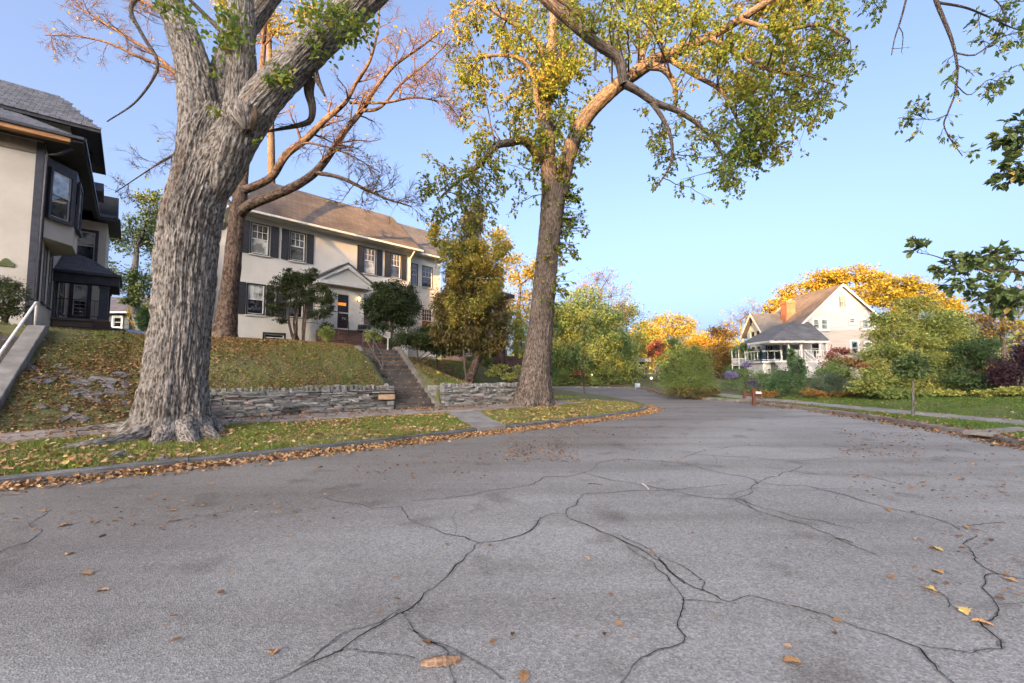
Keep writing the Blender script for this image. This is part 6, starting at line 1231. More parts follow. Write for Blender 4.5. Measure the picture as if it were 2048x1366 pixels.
plant('green_tree', 'dark olive tree beside the blue wing, right of the gazebo', 'tree', [(1500,720,24,24,46),(1480,705,18,22,47),(1515,735,14,14,45.5),(1470,735,18,16,47)], 5000, (.14,.22), M_LF_GRN, .35, hz(1500,46.5), .14, k=16)
plant('oak_tree', 'golden oak crown over the chimney of the gabled house', 'tree', [(1600,585,40,22,62),(1640,560,36,22,62),(1580,620,34,24,62),(1660,575,34,20,62),(1555,615,26,22,62)], 7500, (.26,.4), M_LF_GOLD, .6, hz(1610,62), .5, k=16, sig=.24, bare=1, bark=M_BARK2)
plant('oak_tree', 'golden oak crown directly behind the gable peak', 'tree', [(1700,548,44,18,60),(1745,560,40,20,60),(1720,590,46,24,60),(1770,590,36,24,60),(1675,560,26,16,60)], 8000, (.26,.4), M_LF_GOLD, .5, hz(1725,60), .5, k=16, sig=.24, bare=1)
plant('oak_tree', 'darker gold oak crown right of the gable, above the yellow green tree', 'tree', [(1800,570,44,22,56),(1845,585,40,22,56),(1800,610,40,26,56),(1870,605,36,22,56),(1900,620,36,22,56)], 7500, (.26,.4), M_LF_GOLD, .35, hz(1825,56), .5, k=16, sig=.24, bare=1)
plant('thinning_tree', 'thinning orange leaved tree at the right edge behind the oak spray', 'tree', [(1990,630,40,40,40),(2040,600,40,44,40),(1960,660,34,34,40),(2050,670,44,44,40)], 4200, (.16,.26), M_LF_BRN, .75, hz(2010,40), .3, k=20, sig=.22, bare=3)
plant('green_tree', 'hazy green tree row behind the yellow green tree at right', 'tree', [(1930,665,40,34,46),(1890,650,34,30,46),(1975,690,40,34,46)], 5500, (.18,.28), M_LF_GRN, .5, hz(1930,46), .25, k=16)
# --- garden of the gabled house
plant('round_bush', 'big bright green bush by the road bend with a darker skirt', 'shrub', [(1385,745,34,34,25.4),(1350,755,26,30,25.2),(1395,715,20,20,25.5),(1345,735,16,16,25.2),(1372,765,52,22,25),(1410,760,20,24,25.4),(1392,700,10,12,25.5),(1378,708,9,12,25.4),(1346,720,9,12,25.2),(1330,738,10,14,25.1),(1414,733,10,16,25.5),(1362,728,10,14,25.3),(1405,716,9,12,25.5)], 20000, (.06,.11), M_LF_YG, .16, hz(1372,25.3), .05, k=24, sig=.26, stems=6, width=.5)
plant('low_shrub', 'brownish twiggy skirt of low shrubs under the bright green bush', 'shrub', [(1352,786,26,12,24.6),(1395,788,32,12,24.4),(1424,782,16,12,25)], 5500, (.05,.09), M_LF_CED, .55, hz(1385,24.5), .03, k=18, stems=4)
plant('round_bush', 'dark green leaf mound left of the blue green mound', 'shrub', [(1570,766,32,26,24.5),(1595,745,16,30,24.8),(1550,775,22,16,24.3)], 9000, (.06,.1), M_LF_GRN, .15, hz(1570,24.6), .05, k=20, stems=4)
plant('round_bush', 'grey blue green feathery mound in front of the porch lattice', 'shrub', [(1650,766,38,28,24.0),(1630,775,24,20,24),(1670,770,22,24,24)], 14000, (.05,.10), M_LF_BLG, .4, hz(1650,24), .05, k=24, width=.2, stems=5)
plant('climbing_shrub', 'upright leafy climber beside the porch stairs', 'shrub', [(1587,722,10,22,38),(1592,745,12,16,38),(1583,705,8,10,38)], 2600, (.10,.16), M_LF_GRN, .4, hz(1588,38.2), .04, k=14)
plant('shrub', 'rosy topped shrub at the right end of the porch rail', 'shrub', [(1680,712,24,16,37),(1668,730,22,16,37)], 3600, (.10,.17), M_LF_RED, .55, hz(1675,37.2), .04, k=16)
plant('shrub', 'olive green shrub in front of the door of the gabled house', 'shrub', [(1690,735,34,22,35),(1660,745,28,16,35)], 5200, (.10,.17), M_LF_YG, .1, hz(1690,35.2), .04, k=16)
plant('shrub', 'orange tinged shrub below the right window of the gabled house', 'shrub', [(1725,720,26,18,34),(1740,735,24,16,33)], 4200, (.10,.17), M_LF_RED, .92, hz(1728,34.2), .04, k=16)
plant('perennial_bed', 'straggling green perennials on the bank left of the porch stairs', 'plants', [(1480,752,26,16,34),(1510,758,28,18,33),(1540,750,26,16,35),(1465,768,20,14,31),(1500,778,28,10,28),(1530,772,24,14,29)], 9000, (.08,.15), M_LF_GRN, .45, hz(1500,32), .02, k=20, stems=4, width=.3)
plant('aster_clump', 'violet aster clump on the bank beside the path', 'flowers', [(1462,750,13,7,33.5)], 1500, (.05,.09), M_LF_AST, .75, hz(1462,33.6), .02, width=.8)
plant('aster_clump', 'dusky violet aster clump lower on the bank by the mailbox', 'flowers', [(1508,766,11,7,29)], 900, (.05,.09), M_LF_AST, .35, hz(1508,29.1), .02, width=.8)
plant('aster_clump', 'faint violet flowers below the white gazebo', 'flowers', [(1495,729,12,5,43)], 700, (.08,.12), M_LF_AST, .8, hz(1495,43.1), .02, width=.8)
plant('ground_cover', 'pale mottled hydrangea heads edging the bed by the mailbox', 'plants', [(1533,786,18,7,22.6),(1620,785,20,8,22.5),(1650,790,22,6,22)], 2600, (.06,.1), M_LF_BRN, .9, hz(1600,22.6), .02, k=14, width=.8)
plant('ground_cover', 'brown fading perennials edging the lawn before the porch', 'plants', [(1720,786,30,8,21.5),(1690,789,26,6,21.8),(1560,793,24,5,22.6),(1760,782,26,9,21)], 3000, (.06,.11), M_LF_BRN, .55, hz(1700,21.8), .02, k=14, width=.7)
plant('maple_tree', 'wide layered yellow green maple before the gabled house at right', 'tree', [(1840,640,72,24,21.5),(1785,662,48,22,21),(1885,655,56,26,21.5),(1815,692,74,26,21),(1905,690,54,32,21.5),(1775,708,52,24,20.5),(1850,725,74,28,20.7),(1780,748,56,24,20.3),(1860,768,70,24,20.3),(1925,740,40,32,21),(1830,608,40,17,21.8),(1765,640,28,15,21.3),(1740,770,40,20,20)], 44000, (.085,.15), M_LF_YG, .48, hz(1850,21), .12, k=24, sig=.24, stems=4, width=.5, fr=1.2)
plant('shrub', 'dark grey green shrub right of the yellow green maple', 'shrub', [(1935,715,36,40,19.6),(1965,745,36,34,19.4),(1925,765,34,24,19.2),(1975,700,30,30,19.8)], 12000, (.06,.11), M_LF_OAK, .1, hz(1945,19.5), .06, k=20, stems=4)
plant('shrub', 'deep purple leaved shrub at the right edge of the lawn', 'shrub', [(2030,735,34,36,18.2),(2060,715,34,36,18.4),(2000,755,26,26,18.2)], 8000, (.06,.11), M_LF_PUR, .4, hz(2030,18.3), .06, k=20, stems=4)
plant('ground_cover', 'yellow and rust leaved border plants along the top of the right lawn', 'plants', [(1935,795,26,7,18.6),(1980,788,30,8,18),(2030,782,34,8,17.4),(1890,790,30,10,18.8),(2080,778,30,8,17)], 6000, (.07,.12), M_LF_YG, .62, hz(1970,18.2), .02, k=16, width=.8)
plant('ground_cover', 'broad leaved green ground cover under the yellow green maple', 'plants', [(1790,790,32,10,19.2),(1840,793,34,9,19),(1760,780,26,10,19.8)], 5000, (.08,.13), M_LF_YG, .12, hz(1800,19.3), .02, k=16, width=.8)
# young oak on the right verge and slim sapling on the corner lawn
plant('young_oak', 'slim young oak with a small round grey green crown on the right verge', 'tree', [(1824,728,30,24,13.9),(1810,742,18,14,13.8),(1840,738,18,14,14)], 1500, (.08,.14), M_LF_OAK, .55, tuple(G(1825,832,.12)), .042, bark=M_BARK1, k=16, width=.5, detail=True)
plant('sapling', 'thin sapling with a narrow airy crown on the corner lawn', 'tree', [(1170,690,12,26,28),(1168,720,16,18,28),(1171,660,7,20,28)], 700, (.08,.13), M_LF_YG, .4, (*G(1170,788,.12)[:2], float(zl(*G(1170,788,.12)[:2]))), .05, k=14)
# --- the far wood that closes the view all round: one mass
n_ = 26000; ang = RNG.uniform(R(-38), R(218), n_); cell = np.floor(ang*24); rr_ = 128+22*_h(cell, cell*0+3, cell*0)+RNG.normal(size=n_)*3; hh_ = 7.5+5.5*_h(cell, cell*0+9, cell*0+1)+1.5*noise(ang*90, 2)
off_ = (ang*24-cell-.5)*2; top_ = hh_*np.sqrt(np.clip(1.08-.8*off_**2, .1, 1)); zz_ = top_*np.sqrt(RNG.uniform(0, 1, n_)); P_ = np.stack([rr_*np.cos(ang), rr_*np.sin(ang), zz_], 1); P_[:, 2] += zr(P_[:, 0], P_[:, 1])*.5
tag(leaf_mesh('far_wood', P_, RNG.normal(size=(n_, 3)), RNG.uniform(.7, 1.3, n_), np.clip(.25+.5*_h(cell, cell*0+5, cell*0+2)+RNG.normal(size=n_)*.12, 0, 1), M_LF_ELM, None, width=.8), 'distant belt of green and gold trees closing the view behind everything', 'wood', kind='stuff')
# --- overhanging branches from trees standing outside the frame at right
def overhang(name, label, L_list, leaf_kw, base, n1, l1, n2, l2, k2, lm, tint, size, detail=True, width=.5, bias=-.5, trunk_r=.3):
    T = empty(name, base, 0, label, 'tree'); ls = [(lambda q: (q[0], q[1]*.62))(limb_pts(L, .08)) for L in L_list]; st = ls[0][0][0]
    b0 = np.array(base); tp_ = catmull([b0-np.array([0, 0, .1]), b0*.6+st*.4+np.array([1.0, 0, .6]), b0*.25+st*.75+np.array([.9, 0, .5]), st], 30); tr_ = np.linspace(trunk_r, ls[0][1][0], 30)
    parts = [bark_limb(tp_, tr_, 24, ridge=.07, fr=8, seed=3.3)]+[bark_limb(*l, 10, ridge=.05, fr=9, seed=8.+i) for i, l in enumerate(ls)]; rel(build_bark('trunk', parts, M_BARK2, None), T)
    A = [resam(l, 12) for l in ls]; LP_ = np.array([a for a, _ in A]); LR_ = np.array([b for _, b in A])
    g1, r1 = grow(LP_, LR_, n1, l1, m=6, bias=(0, 0, bias), wander=.22, rmin=.003); g2, r2 = grow(g1, r1, n2, l2, m=4, bias=(0, 0, bias*.5), rmin=.002)
    s_ = Soup(); s_.add(*batch_tubes(g1, r1, 4)); s_.add(*batch_tubes(g2, r2, 3)); tag(rel(s_.build('twigs', M_TWIG), T), kind='stuff')
    if k2:
        p, d = on_twigs(g2, k2, .4); rel(leaf_mesh('leaves', p, d, RNG.uniform(*size, len(p)), np.clip(RNG.normal(tint, .17, len(p)), 0, 1), lm, None, detail=detail, width=width, kind='stuff'), T)
    return T
Yo = 7.0
overhang('overhanging_tree', 'leafy branch hanging down into the upper right corner from a tree outside', [
    [(1860,-60,9,Yo),(1872,0,7,Yo),(1890,45,6,Yo),(1905,85,5,Yo),(1914,130,4,Yo),(1912,180,3,Yo),(1896,225,2.4,Yo),(1888,250,2,Yo),(1902,280,1.6,Yo),(1925,312,1.2,Yo)],
    [(1875,5,4,Yo),(1930,15,3.4,Yo+.1),(1980,35,2.6,Yo+.2),(2040,60,2,Yo+.2),(2090,50,1.4,Yo+.2)], [(1908,105,3,Yo),(1950,110,2.4,Yo-.1),(1990,80,2,Yo-.2),(2030,65,1.4,Yo-.3)],
    [(1912,170,2,Yo),(1940,190,1.5,Yo),(1975,160,1.2,Yo+.1),(2000,165,.9,Yo+.1)], [(1893,230,1.6,Yo),(1860,240,1.2,Yo),(1825,225,.9,Yo)], [(1960,-20,3,Yo+.3),(2000,10,2,Yo+.3),(2015,60,1.4,Yo+.3)], [(1700,-40,2,Yo+1),(1735,-10,1.6,Yo+1),(1760,20,1,Yo+1)]],
    None, (13.5, 3.5, .1), 11, .40, 4, .18, 3, M_LF_GRN, .62, (.06, .105), width=.5, trunk_r=.22)
overhang('overhanging_tree', 'bare forked dead twig dangling at the top right of the sky', [[(1830,-80,4,Yo+.6),(1812,0,3.2,Yo+.6),(1800,45,2.8,Yo+.6),(1790,75,2,Yo+.6),(1783,110,1.6,Yo+.6)], [(1797,52,1.6,Yo+.6),(1806,70,1.4,Yo+.6),(1803,105,1,Yo+.6)], [(1783,97,1,Yo+.6),(1795,97,.9,Yo+.6),(1818,94,.6,Yo+.6)]], None, (14.5, 5.5, .1), 2, .08, 1, .05, 0, M_LF_GRN, .5, (.05, .08), trunk_r=.16)
overhang('overhanging_oak', 'dark green oak spray reaching in from the right edge at mid height', [
    [(2130,560,9,6.6),(2048,545,5,6.6),(1980,540,3.6,6.6),(1920,530,2.6,6.6),(1870,512,1.6,6.6),(1835,505,.9,6.6)], [(2100,575,5,6.3),(2030,580,3.4,6.3),(1970,572,2.4,6.3),(1915,560,1.4,6.3)], [(2110,540,4,6.8),(2040,520,2.8,6.8),(1975,515,1.8,6.8)], [(2100,600,4,6.2),(2030,600,2.6,6.2),(1960,590,1.4,6.2)],
    [(2130,330,6,6.4),(2060,330,3,6.4),(2015,338,1.4,6.4)], [(2130,250,5,6.5),(2075,240,3,6.5),(2030,265,1.4,6.5),(2020,280,1,6.5)]],
    None, (12.8, 5.2, .1), 13, .34, 4, .17, 5, M_LF_OAK, .55, (.075, .13), width=.6, bias=-.2, trunk_r=.25)
# ================================================================== OTHER BUILDINGS AND SMALL THINGS
M_GREYW = mat('grey_green_siding', [(.3, (.085, .10, .095)), (.6, (.12, .135, .13))], scale=1.5, stretch=(.5, .5, 6), rough=.85)
M_DKROOF = mat('dull_purple_roof', [(.3, (.11, .09, .09)), (.6, (.15, .125, .12))], scale=2, rough=.9, fine=.2)
b0 = D(212, 660, 40); b1 = D(264, 660, 40); z0 = float(zl(b0.x, 40))-.2
GB = empty('grey_bungalow', (b0.x, 40, 0), 0, 'small dark grey bungalow with a white framed window behind the left house', 'house'); W_ = b1.x-b0.x; ze = D(240, 625, 40).z
b = MB(); b.box(-2, W_-.3, 0, 6, z0, ze); b.build('wall', M_GREYW, GB)
b = MB(); b.prism([(-2.4, -.5, ze), (-2.4, 3, ze+1.9), (-2.4, 6.5, ze), (-2.4, 6.4, ze-.1), (-2.4, 3, ze+1.75), (-2.4, -.4, ze-.12)], (W_+2.4, 0, 0)); b.build('roof', M_DKROOF, GB)
b = MB(); b.bar((-2.4, -.55, ze-.05), (W_, -.55, ze-.05), .1, .14); b.build('gutter', M_WHITE, GB)
wx0, wx1 = D(229, 640, 40).x-b0.x, D(244, 640, 40).x-b0.x; window(GB, ((0, -.09, 0), (1, 0, 0), (0, -1, 0)), wx0, wx1, D(236, 654, 40).z, D(236, 635, 40).z, cas_m=M_WHITE, casing=.16, grid=(1, 1), glass=M_GLASS_D)
# ---- car parked behind the lawn crest
cp = D(232, 662, 27); cz = D(232, 657.5, 27).z
CAR = empty('parked_car', (cp.x, 27, cz-1.45), R(8), 'pale blue grey car, only its roof showing over the lawn crest', 'car')
M_CAR = mat('pale_blue_car_paint', [(.4, (.30, .35, .42)), (.6, (.34, .39, .46))], rough=.25, spec=.6); M_TYRE = mat('tyre_rubber', [(.4, (.02, .02, .02)), (.6, (.03, .03, .03))], rough=.9)
prof = [(-2.1, .35), (-2.1, .72), (-1.95, .88), (-1.2, .95), (-.55, 1.38), (.2, 1.45), (1.0, 1.40), (1.55, 1.0), (2.05, .92), (2.15, .6), (2.1, .35)]
b = MB(); b.prism([(x, -.85, z) for x, z in prof], (0, 1.7, 0)); b.build('body', M_CAR, CAR, bevel=.06)
b = MB(); b.prism([(-1.05, -.87, 1.0), (-.5, -.87, 1.32), (.2, -.87, 1.39), (.95, -.87, 1.34), (1.35, -.87, 1.02)], (0, 1.74, 0)); b.build('side_window', M_GLASS_D, CAR)
for x in (-1.3, 1.35):
    for y in (-.88, .88):
        b = MB(); b.tube([(x, y-.1, .32), (x, y+.1, .32)], .32, 16); w_ = b.build('wheel', M_TYRE, CAR); b = MB(); b.tube([(x, y-.12, .32), (x, y+.12, .32)], .19, 12); b.build('rim', M_RAIL, w_)
# ---- brick neighbour house behind the cedar
NH = empty('brick_house', tuple(D(960, 700, 31))[:2]+(0,), UROT, 'brick house with tan porch pier and dark roof corner behind the cedar', 'house'); nh0 = D(960, 700, 31)
def npt(px, py, Y): P = D(px, py, Y)-Vector((nh0.x, nh0.y, 0)); return P.dot(U), P.dot(NV), P.z
M_TANB = shingle_mat('tan_brick', (.30, .185, .13), (.35, .22, .155), (.34, .28, .23), .22, .12)
pa = npt(999, 715, 30.5); pb_ = npt(1012, 680, 30.5); zt_ = npt(1005, 664, 30.5)[2]; zb_ = npt(1005, 735, 30.5)[2]
b = MB(); b.box(pa[0], pa[0]+.62, pa[1], pa[1]+.6, npt(1005, 698, 30.5)[2], zt_+2.2); b.build('porch_pier', M_TANB, NH); b = MB(); b.box(pa[0]-.08, pa[0]+.70, pa[1]-.06, pa[1]+.66, npt(1005, 699, 30.5)[2], npt(1005, 697, 30.5)[2]); b.build('pier_cap', M_CONC, NH)
b = MB(); b.box(pa[0]-1.2, pa[0]+.75, pa[1]+.02, pa[1]+1.6, zb_-1.2, npt(1005, 699.5, 30.5)[2]); b.build('porch_base', M_BRICK, NH)
b = MB(); b.box(pa[0]-1.6, pa[0]+.7, pa[1]+1.6, pa[1]+4.2, zb_-1, zt_+2.4); b.build('wall', M_TANB, NH)
er = npt(1030, 590, 30); zr0 = er[2]; b = MB(); b.add([(er[0], er[1], zr0), (er[0]-2.4, er[1], zr0), (er[0]-2.4, er[1]+4.5, zr0+1.6), (er[0]-2, er[1]+4.5, zr0+1.6), (er[0], er[1]+9, zr0)], [(0, 1, 2, 3), (0, 3, 4)]); rf_ = b.build('roof', M_ROOFG, NH); b = MB(); b.box(er[0]-2.4, er[0]-.01, er[1]+.02, er[1]+8.9, zr0-.22, zr0-.01); b.build('eave', M_SOFFIT, rf_)
for k in range(6):
    b = MB(); b.box(pa[0]+.1, pa[0]+1.5, pa[1]-.32*(k+1), pa[1]-.32*k-.003, zb_-1.2, npt(1005, 712, 30.5)[2]-k*.17); b.build('step', M_BRICK, NH)
ra, rb_ = npt(915, 711, 29), npt(962, 712, 29.5); M_PBLUE = mat('pale_blue_rail', [(.4, (.36, .44, .46)), (.6, (.42, .5, .52))], rough=.7)
railing(NH, (ra[0], ra[1], ra[2]-.1), (rb_[0], ra[1], ra[2]-.1), h=.6, name='picket_railing', m=M_PBLUE, bal=.18)
bp = D(966, 710, 27.5); BIN = empty('rubbish_bin', (bp.x, bp.y, bp.z-.3), 0, 'black wheeled rubbish bin beside the pale blue railing', 'bin')
b = MB(); b.add([(-.25, -.25, 0), (.25, -.25, 0), (.25, .25, 0), (-.25, .25, 0), (-.3, -.3, .85), (.3, -.3, .85), (.3, .3, .85), (-.3, .3, .85)], [(0,3,2,1),(4,5,6,7),(0,1,5,4),(1,2,6,5),(2,3,7,6),(3,0,4,7)]); b.build('body', M_BLACK, BIN, bevel=.02); b = MB(); b.box(-.33, .33, -.34, .33, .86, .93); b.build('lid', M_BLACK, BIN, bevel=.03)
for px, y0, y1, Y, lab in ((989, 735, 690, 25.5, 'left black lamp post at the brick house walk'), (1009, 737, 690, 25.5, 'right black lamp post at the brick house walk')):
    p = D(px, y0, Y); hgt = D(px, y1, Y).z-p.z; LPo = empty('lamp_post', tuple(p), 0, lab, 'lamp post')
    b = MB(); b.tube([(0, 0, -.6), (0, 0, .1), (0, 0, hgt-.25)], .028, 8); b.tube([(0, 0, -.1), (0, 0, .18)], .05, 8); b.build('post', M_BLACK, LPo); b = MB(); b.tube([(0, 0, hgt-.24), (0, 0, hgt-.2), (0, 0, hgt-.04), (0, 0, hgt)], [.05, .085, .10, .02], 6); b.build('lantern', M_BLACK, LPo)
b = MB(); A_ = D(1012, 722, 25); B_e = D(1044, 748, 22); b.tube([A_, A_.lerp(B_e, .5)+Vector((0, 0, -.03)), B_e], .02, 6); b.tube([A_-Vector((0, 0, .4)), B_e-Vector((0, 0, .4))], .015, 6)
for f_ in (0, .5, 1): q = A_.lerp(B_e, f_); b.tube([q, q-Vector((0, 0, 1.1))], .018, 6)
rl_ = b.build('walk_railing', M_RAIL); tag(rl_, 'thin metal railing along the brick house walk, behind the corner tree', 'railing')
plant('flower_bed', 'bright green and red flowering plants beside the brick house walk', 'flowers', [(972,722,12,12,26),(950,716,16,8,26),(980,708,7,5,26.5)], 1600, (.07,.12), M_LF_YG, .15, hl(970,26), .02)
plant('flower_bed', 'pale grasses and fading perennials on the slope under the lamp posts', 'flowers', [(1000,738,16,10,23.5),(985,745,16,8,23),(1020,752,14,8,22.5),(1035,745,12,14,24)], 2200, (.07,.13), M_LF_YG, .5, hl(1000,23.5), .02)
plant('flower', 'small red geranium by the brick house steps', 'flowers', [(982,706,5,4,27)], 220, (.05,.09), M_LF_RED, .5, tuple(D(982, 712, 27)), .01)
# ---- far grey house beyond the bend
fh = D(1262, 750, 60); FH = empty('far_house', (fh.x, 60, 0), 0, 'dark grey house with a pale flat roof glimpsed beyond the road bend', 'house'); W_ = D(1293, 750, 60).x-fh.x; zt_ = D(1270, 724, 60).z; zb_ = D(1270, 755, 60).z-1
b = MB(); b.box(0, W_, 0, 6, zb_, zt_); b.build('wall', mat('dark_slate_siding', [(.4, (.05, .06, .07)), (.6, (.07, .08, .09))], rough=.85), FH); b = MB(); b.box(-.5, W_+.5, -.5, 6.5, zt_, D(1270, 716, 60).z); b.build('roof', mat('pale_roof', [(.4, (.22, .24, .26)), (.6, (.28, .30, .32))], rough=.8), FH)
for q in (.15, .6): window(FH, ((0, -.06, 0), (1, 0, 0), (0, -1, 0)), W_*q, W_*q+.6, zt_-1.5, zt_-.4, cas_m=M_GREYW, casing=.08, grid=(1, 1), glass=M_GLASS_L)
# ---- lamp globes, pale notice box, gazebo, mailbox posts
M_GLOBE = mat('lit_globe', [(.4, (.9, .75, .5)), (.6, (.95, .8, .55))], emit=((1, .72, .36), .45))
for px, yb, yt, Y, lab in ((1303, 783, 754, 39, 'post lamp with a lit globe at the road bend beside the bright bush'), (1184, 772, 748, 45, 'lit globe lamp half hidden in the shrubs behind the sapling')):
    p = D(px, yb, Y); hgt = D(px, yt, Y).z-p.z; L_ = empty('globe_lamp', tuple(p), 0, lab, 'lamp'); b = MB(); b.tube([(0, 0, -.4), (0, 0, hgt-.25)], .05, 8); b.build('post', M_BRICK if px > 1200 else M_BLACK, L_)
    bm = bmesh.new(); bmesh.ops.create_icosphere(bm, subdivisions=2, radius=.11); me = bpy.data.meshes.new('globe'); bm.to_mesh(me); bm.free(); me.materials.append(M_GLOBE); o = link(bpy.data.objects.new('globe', me), L_); o.location = (0, 0, hgt-.1)
p = D(1275, 780, 41); NB = empty('notice_box', tuple(p), 0, 'pale blue grey box on short legs at the far edge of the road', 'box'); b = MB(); b.box(-.22, .22, -.12, .12, .12, .62); b.build('box', M_PBLUE, NB, bevel=.02)
for x in (-.16, .16): b = MB(); b.box(x-.03, x+.03, -.05, .05, -.3, .119); b.build('leg', M_PBLUE, NB)
p = D(1480, 728, 46); GZB = empty('gazebo', tuple(p), R(20), 'small white open gazebo with lattice rails left of the blue wing', 'gazebo'); r_ = .72; hg = D(1480, 701, 46).z-p.z; M_CRM = M_CREAM
for k in range(5):
    a = k*2*math.pi/5; x, y = r_*math.cos(a), r_*math.sin(a); b = MB(); b.tube([(x, y, -.6), (x, y, hg*.95), (x, y, hg)], [.05, .045, .02], 6); b.build('post', M_WHITE, GZB)
for k in range(5):
    a, a2 = k*2*math.pi/5, (k+1)*2*math.pi/5; railing(GZB, (r_*math.cos(a), r_*math.sin(a), -.05), (r_*math.cos(a2), r_*math.sin(a2), -.05), h=.6, name='rail', bal=.12)
b = MB(); b.prism([(r_*1.1*math.cos(k*2*math.pi/5), r_*1.1*math.sin(k*2*math.pi/5), -.16) for k in range(5)], (0, 0, .1)); b.build('floor', M_WHITE, GZB)
M_REDW = mat('red_stained_wood', [(.3, (.085, .03, .018)), (.6, (.13, .045, .026))], scale=2, stretch=(8, 8, 1), rough=.8)
p = G(1508, 806, .12); MP = empty('mailbox_stand', (p.x, p.y, float(zr(p.x, p.y))), R(-10), 'red stained wooden post stand holding a white mailbox beside the right road edge', 'mailbox'); MP.scale = (.72, .72, .8)
b = MB(); b.box(-.09, .09, -.09, .09, -.1, .80); b.build('post', M_REDW, MP, bevel=.01); b = MB(); b.box(-.55, .42, .10, .2, .36, .5); b.build('cross_beam', M_REDW, MP)
for x in (-.48, .36): b = MB(); b.box(x-.07, x+.07, .09, .23, .25, .74 if x > 0 else .7); b.build('side_post', M_REDW, MP)
b = MB(); b.prism([(.10, -.12+.1, .51), (.10, .14+.1, .51), (.10, .14+.1, .58), (.10, .01+.1, .64), (.10, -.12+.1, .58)], (.34, 0, 0)); b.build('box', M_WHITE, MP)
# ---- small sign in the lawn, utility flags
p = D(775.5, 694, 19.6); p.z = float(zl(p.x, p.y)); SG = empty('lawn_sign', tuple(p), UROT, 'small white notice sign with red lines on a thin stake by the hedge', 'sign')
zs0, zs1 = D(775, 676, 19.6).z-p.z, D(775, 664, 19.6).z-p.z; b = MB(); b.box(-.025, .025, -.012, .012, -.05, zs0); b.build('stake', M_WHITE, SG); b = MB(); b.box(-.115, .115, -.012, .008, zs0+.002, zs1); b.build('board', M_WHITE, SG)
M_REDINK = mat('red_print', [(.4, (.30, .06, .07)), (.6, (.36, .09, .10))], rough=.6)
b = MB(); hh = zs1-zs0
for k in range(5): b.box(-.075, .075-.03*(k % 2), -.0155, -.0125, zs0+hh*(.16+.16*k), zs0+hh*(.16+.16*k)+hh*.05)
b.build('print', M_REDINK, SG); b = MB(); b.box(-.10, -.085, -.0155, -.0125, zs0+hh*.1, zs0+hh*.9); b.build('print_edge', M_BLACK, SG)
M_YEL = mat('yellow_plastic', [(.4, (.55, .42, .02)), (.6, (.62, .48, .03))], rough=.5)
for px, py, lab in ((873, 760, 'yellow marker flag on the lawn above the short stone wall'), (803, 697, 'yellow marker flag at the lawn crest by the hedge')):
    p = D(px, py, 17.6 if px > 850 else 19.5); p.z = float(zl(p.x, p.y)); Fg = empty('marker_flag', tuple(p), random.uniform(-.5, .5), lab, 'flag', 'marker flags'); b = MB(); b.tube([(0, 0, -.05), (0, 0, .3)], .005, 5); b.build('wire', M_RAIL, Fg); b = MB(); b.prism([(0, 0, .19), (.11, .02, .18), (.12, .03, .27), (0, 0, .3)], (0, .004, 0)); b.build('flag', M_YEL, Fg)
p = D(1655, 716, 41.2); FL = empty('house_flag', tuple(p), R(-20), 'small furled striped flag on a slanted pole at the porch corner', 'flag'); b = MB(); b.tube([(0, 0, .2), (.35, 0, 1.45)], .02, 6); b.build('pole', M_WHITE, FL); b = MB(); b.prism([(.07, 0, .45), (.33, 0, 1.4), (.42, 0, 1.1), (.22, 0, .42)], (0, .06, 0)); b.build('cloth', mat('striped_cloth', [(.42, (.35, .05, .06)), (.47, (.6, .58, .56)), (.55, (.35, .05, .06)), (.6, (.08, .1, .25))], scale=9, detail=0, rough=.9), FL)
# ---- piece of bark and twigs on the road
M_BARKP = mat('split_wood', [(.3, (.14, .075, .045)), (.5, (.30, .19, .12)), (.7, (.44, .31, .22))], scale=3, stretch=(1.5, 14, 14), rough=.9, fine=.2)
pA, pB = G(842, 1331), G(922, 1322); d_ = pB-pA; BP = empty('bark_piece', tuple(pA.lerp(pB, .5)), math.atan2(d_.y, d_.x), 'splintered piece of brown bark lying on the asphalt in the foreground', 'bark'); Lh = d_.length/2
V = []; nx_, ny_ = 14, 5
for i in range(nx_):
    for j in range(ny_):
        x = -Lh+2*Lh*i/(nx_-1); w_ = .028*(1-.55*abs(x/Lh)**3); y = (j/(ny_-1)-.5)*2*w_+.006*math.sin(i*2.1); V.append((x+random.uniform(-.006, .006), y, .010+.022*math.cos((j/(ny_-1)-.5)*2.4)*(1-.4*abs(x/Lh))+random.uniform(0, .005)))
n_ = len(V); V += [(x, y, .003) for x, y, z in V]; Q = []
for i in range(nx_-1):
    for j in range(ny_-1): k = i*ny_+j; Q += [(k, k+1, k+ny_+1, k+ny_), (n_+k, n_+k+ny_, n_+k+ny_+1, n_+k+1)]
ed = [i*ny_ for i in range(nx_)]+[(nx_-1)*ny_+j for j in range(1, ny_)]+[i*ny_+ny_-1 for i in range(nx_-2, -1, -1)]+[j for j in range(ny_-2, 0, -1)]
Q += [(ed[i], ed[(i+1) % len(ed)], n_+ed[(i+1) % len(ed)], n_+ed[i]) for i in range(len(ed))]; MB().add(V, Q).build('bark', M_BARKP, BP)
for (a, c, r_, lab, m_) in (((1284, 968), (1298, 980), .007, 'short pale stick on the asphalt near the middle crack', M_WPIPE), ((1672, 1077), (1706, 1087), .005, 'thin dark twig on the asphalt at right', M_TWIG), ((1176, 968), (1206, 971), .005, 'thin dark twig on the asphalt left of the pale stick', M_TWIG), ((198, 1075), (212, 1071), .008, 'short black stick on the asphalt at far left', M_TWIG)):
    A_, B_e = G(*a), G(*c); A_.z = B_e.z = r_; b = MB(); mid = A_.lerp(B_e, .5)+Vector((.01, .01, .004)); b.tube([A_, mid, B_e], [r_, r_*.9, r_*.5], 6); tag(b.build('stick', m_), lab, 'stick')
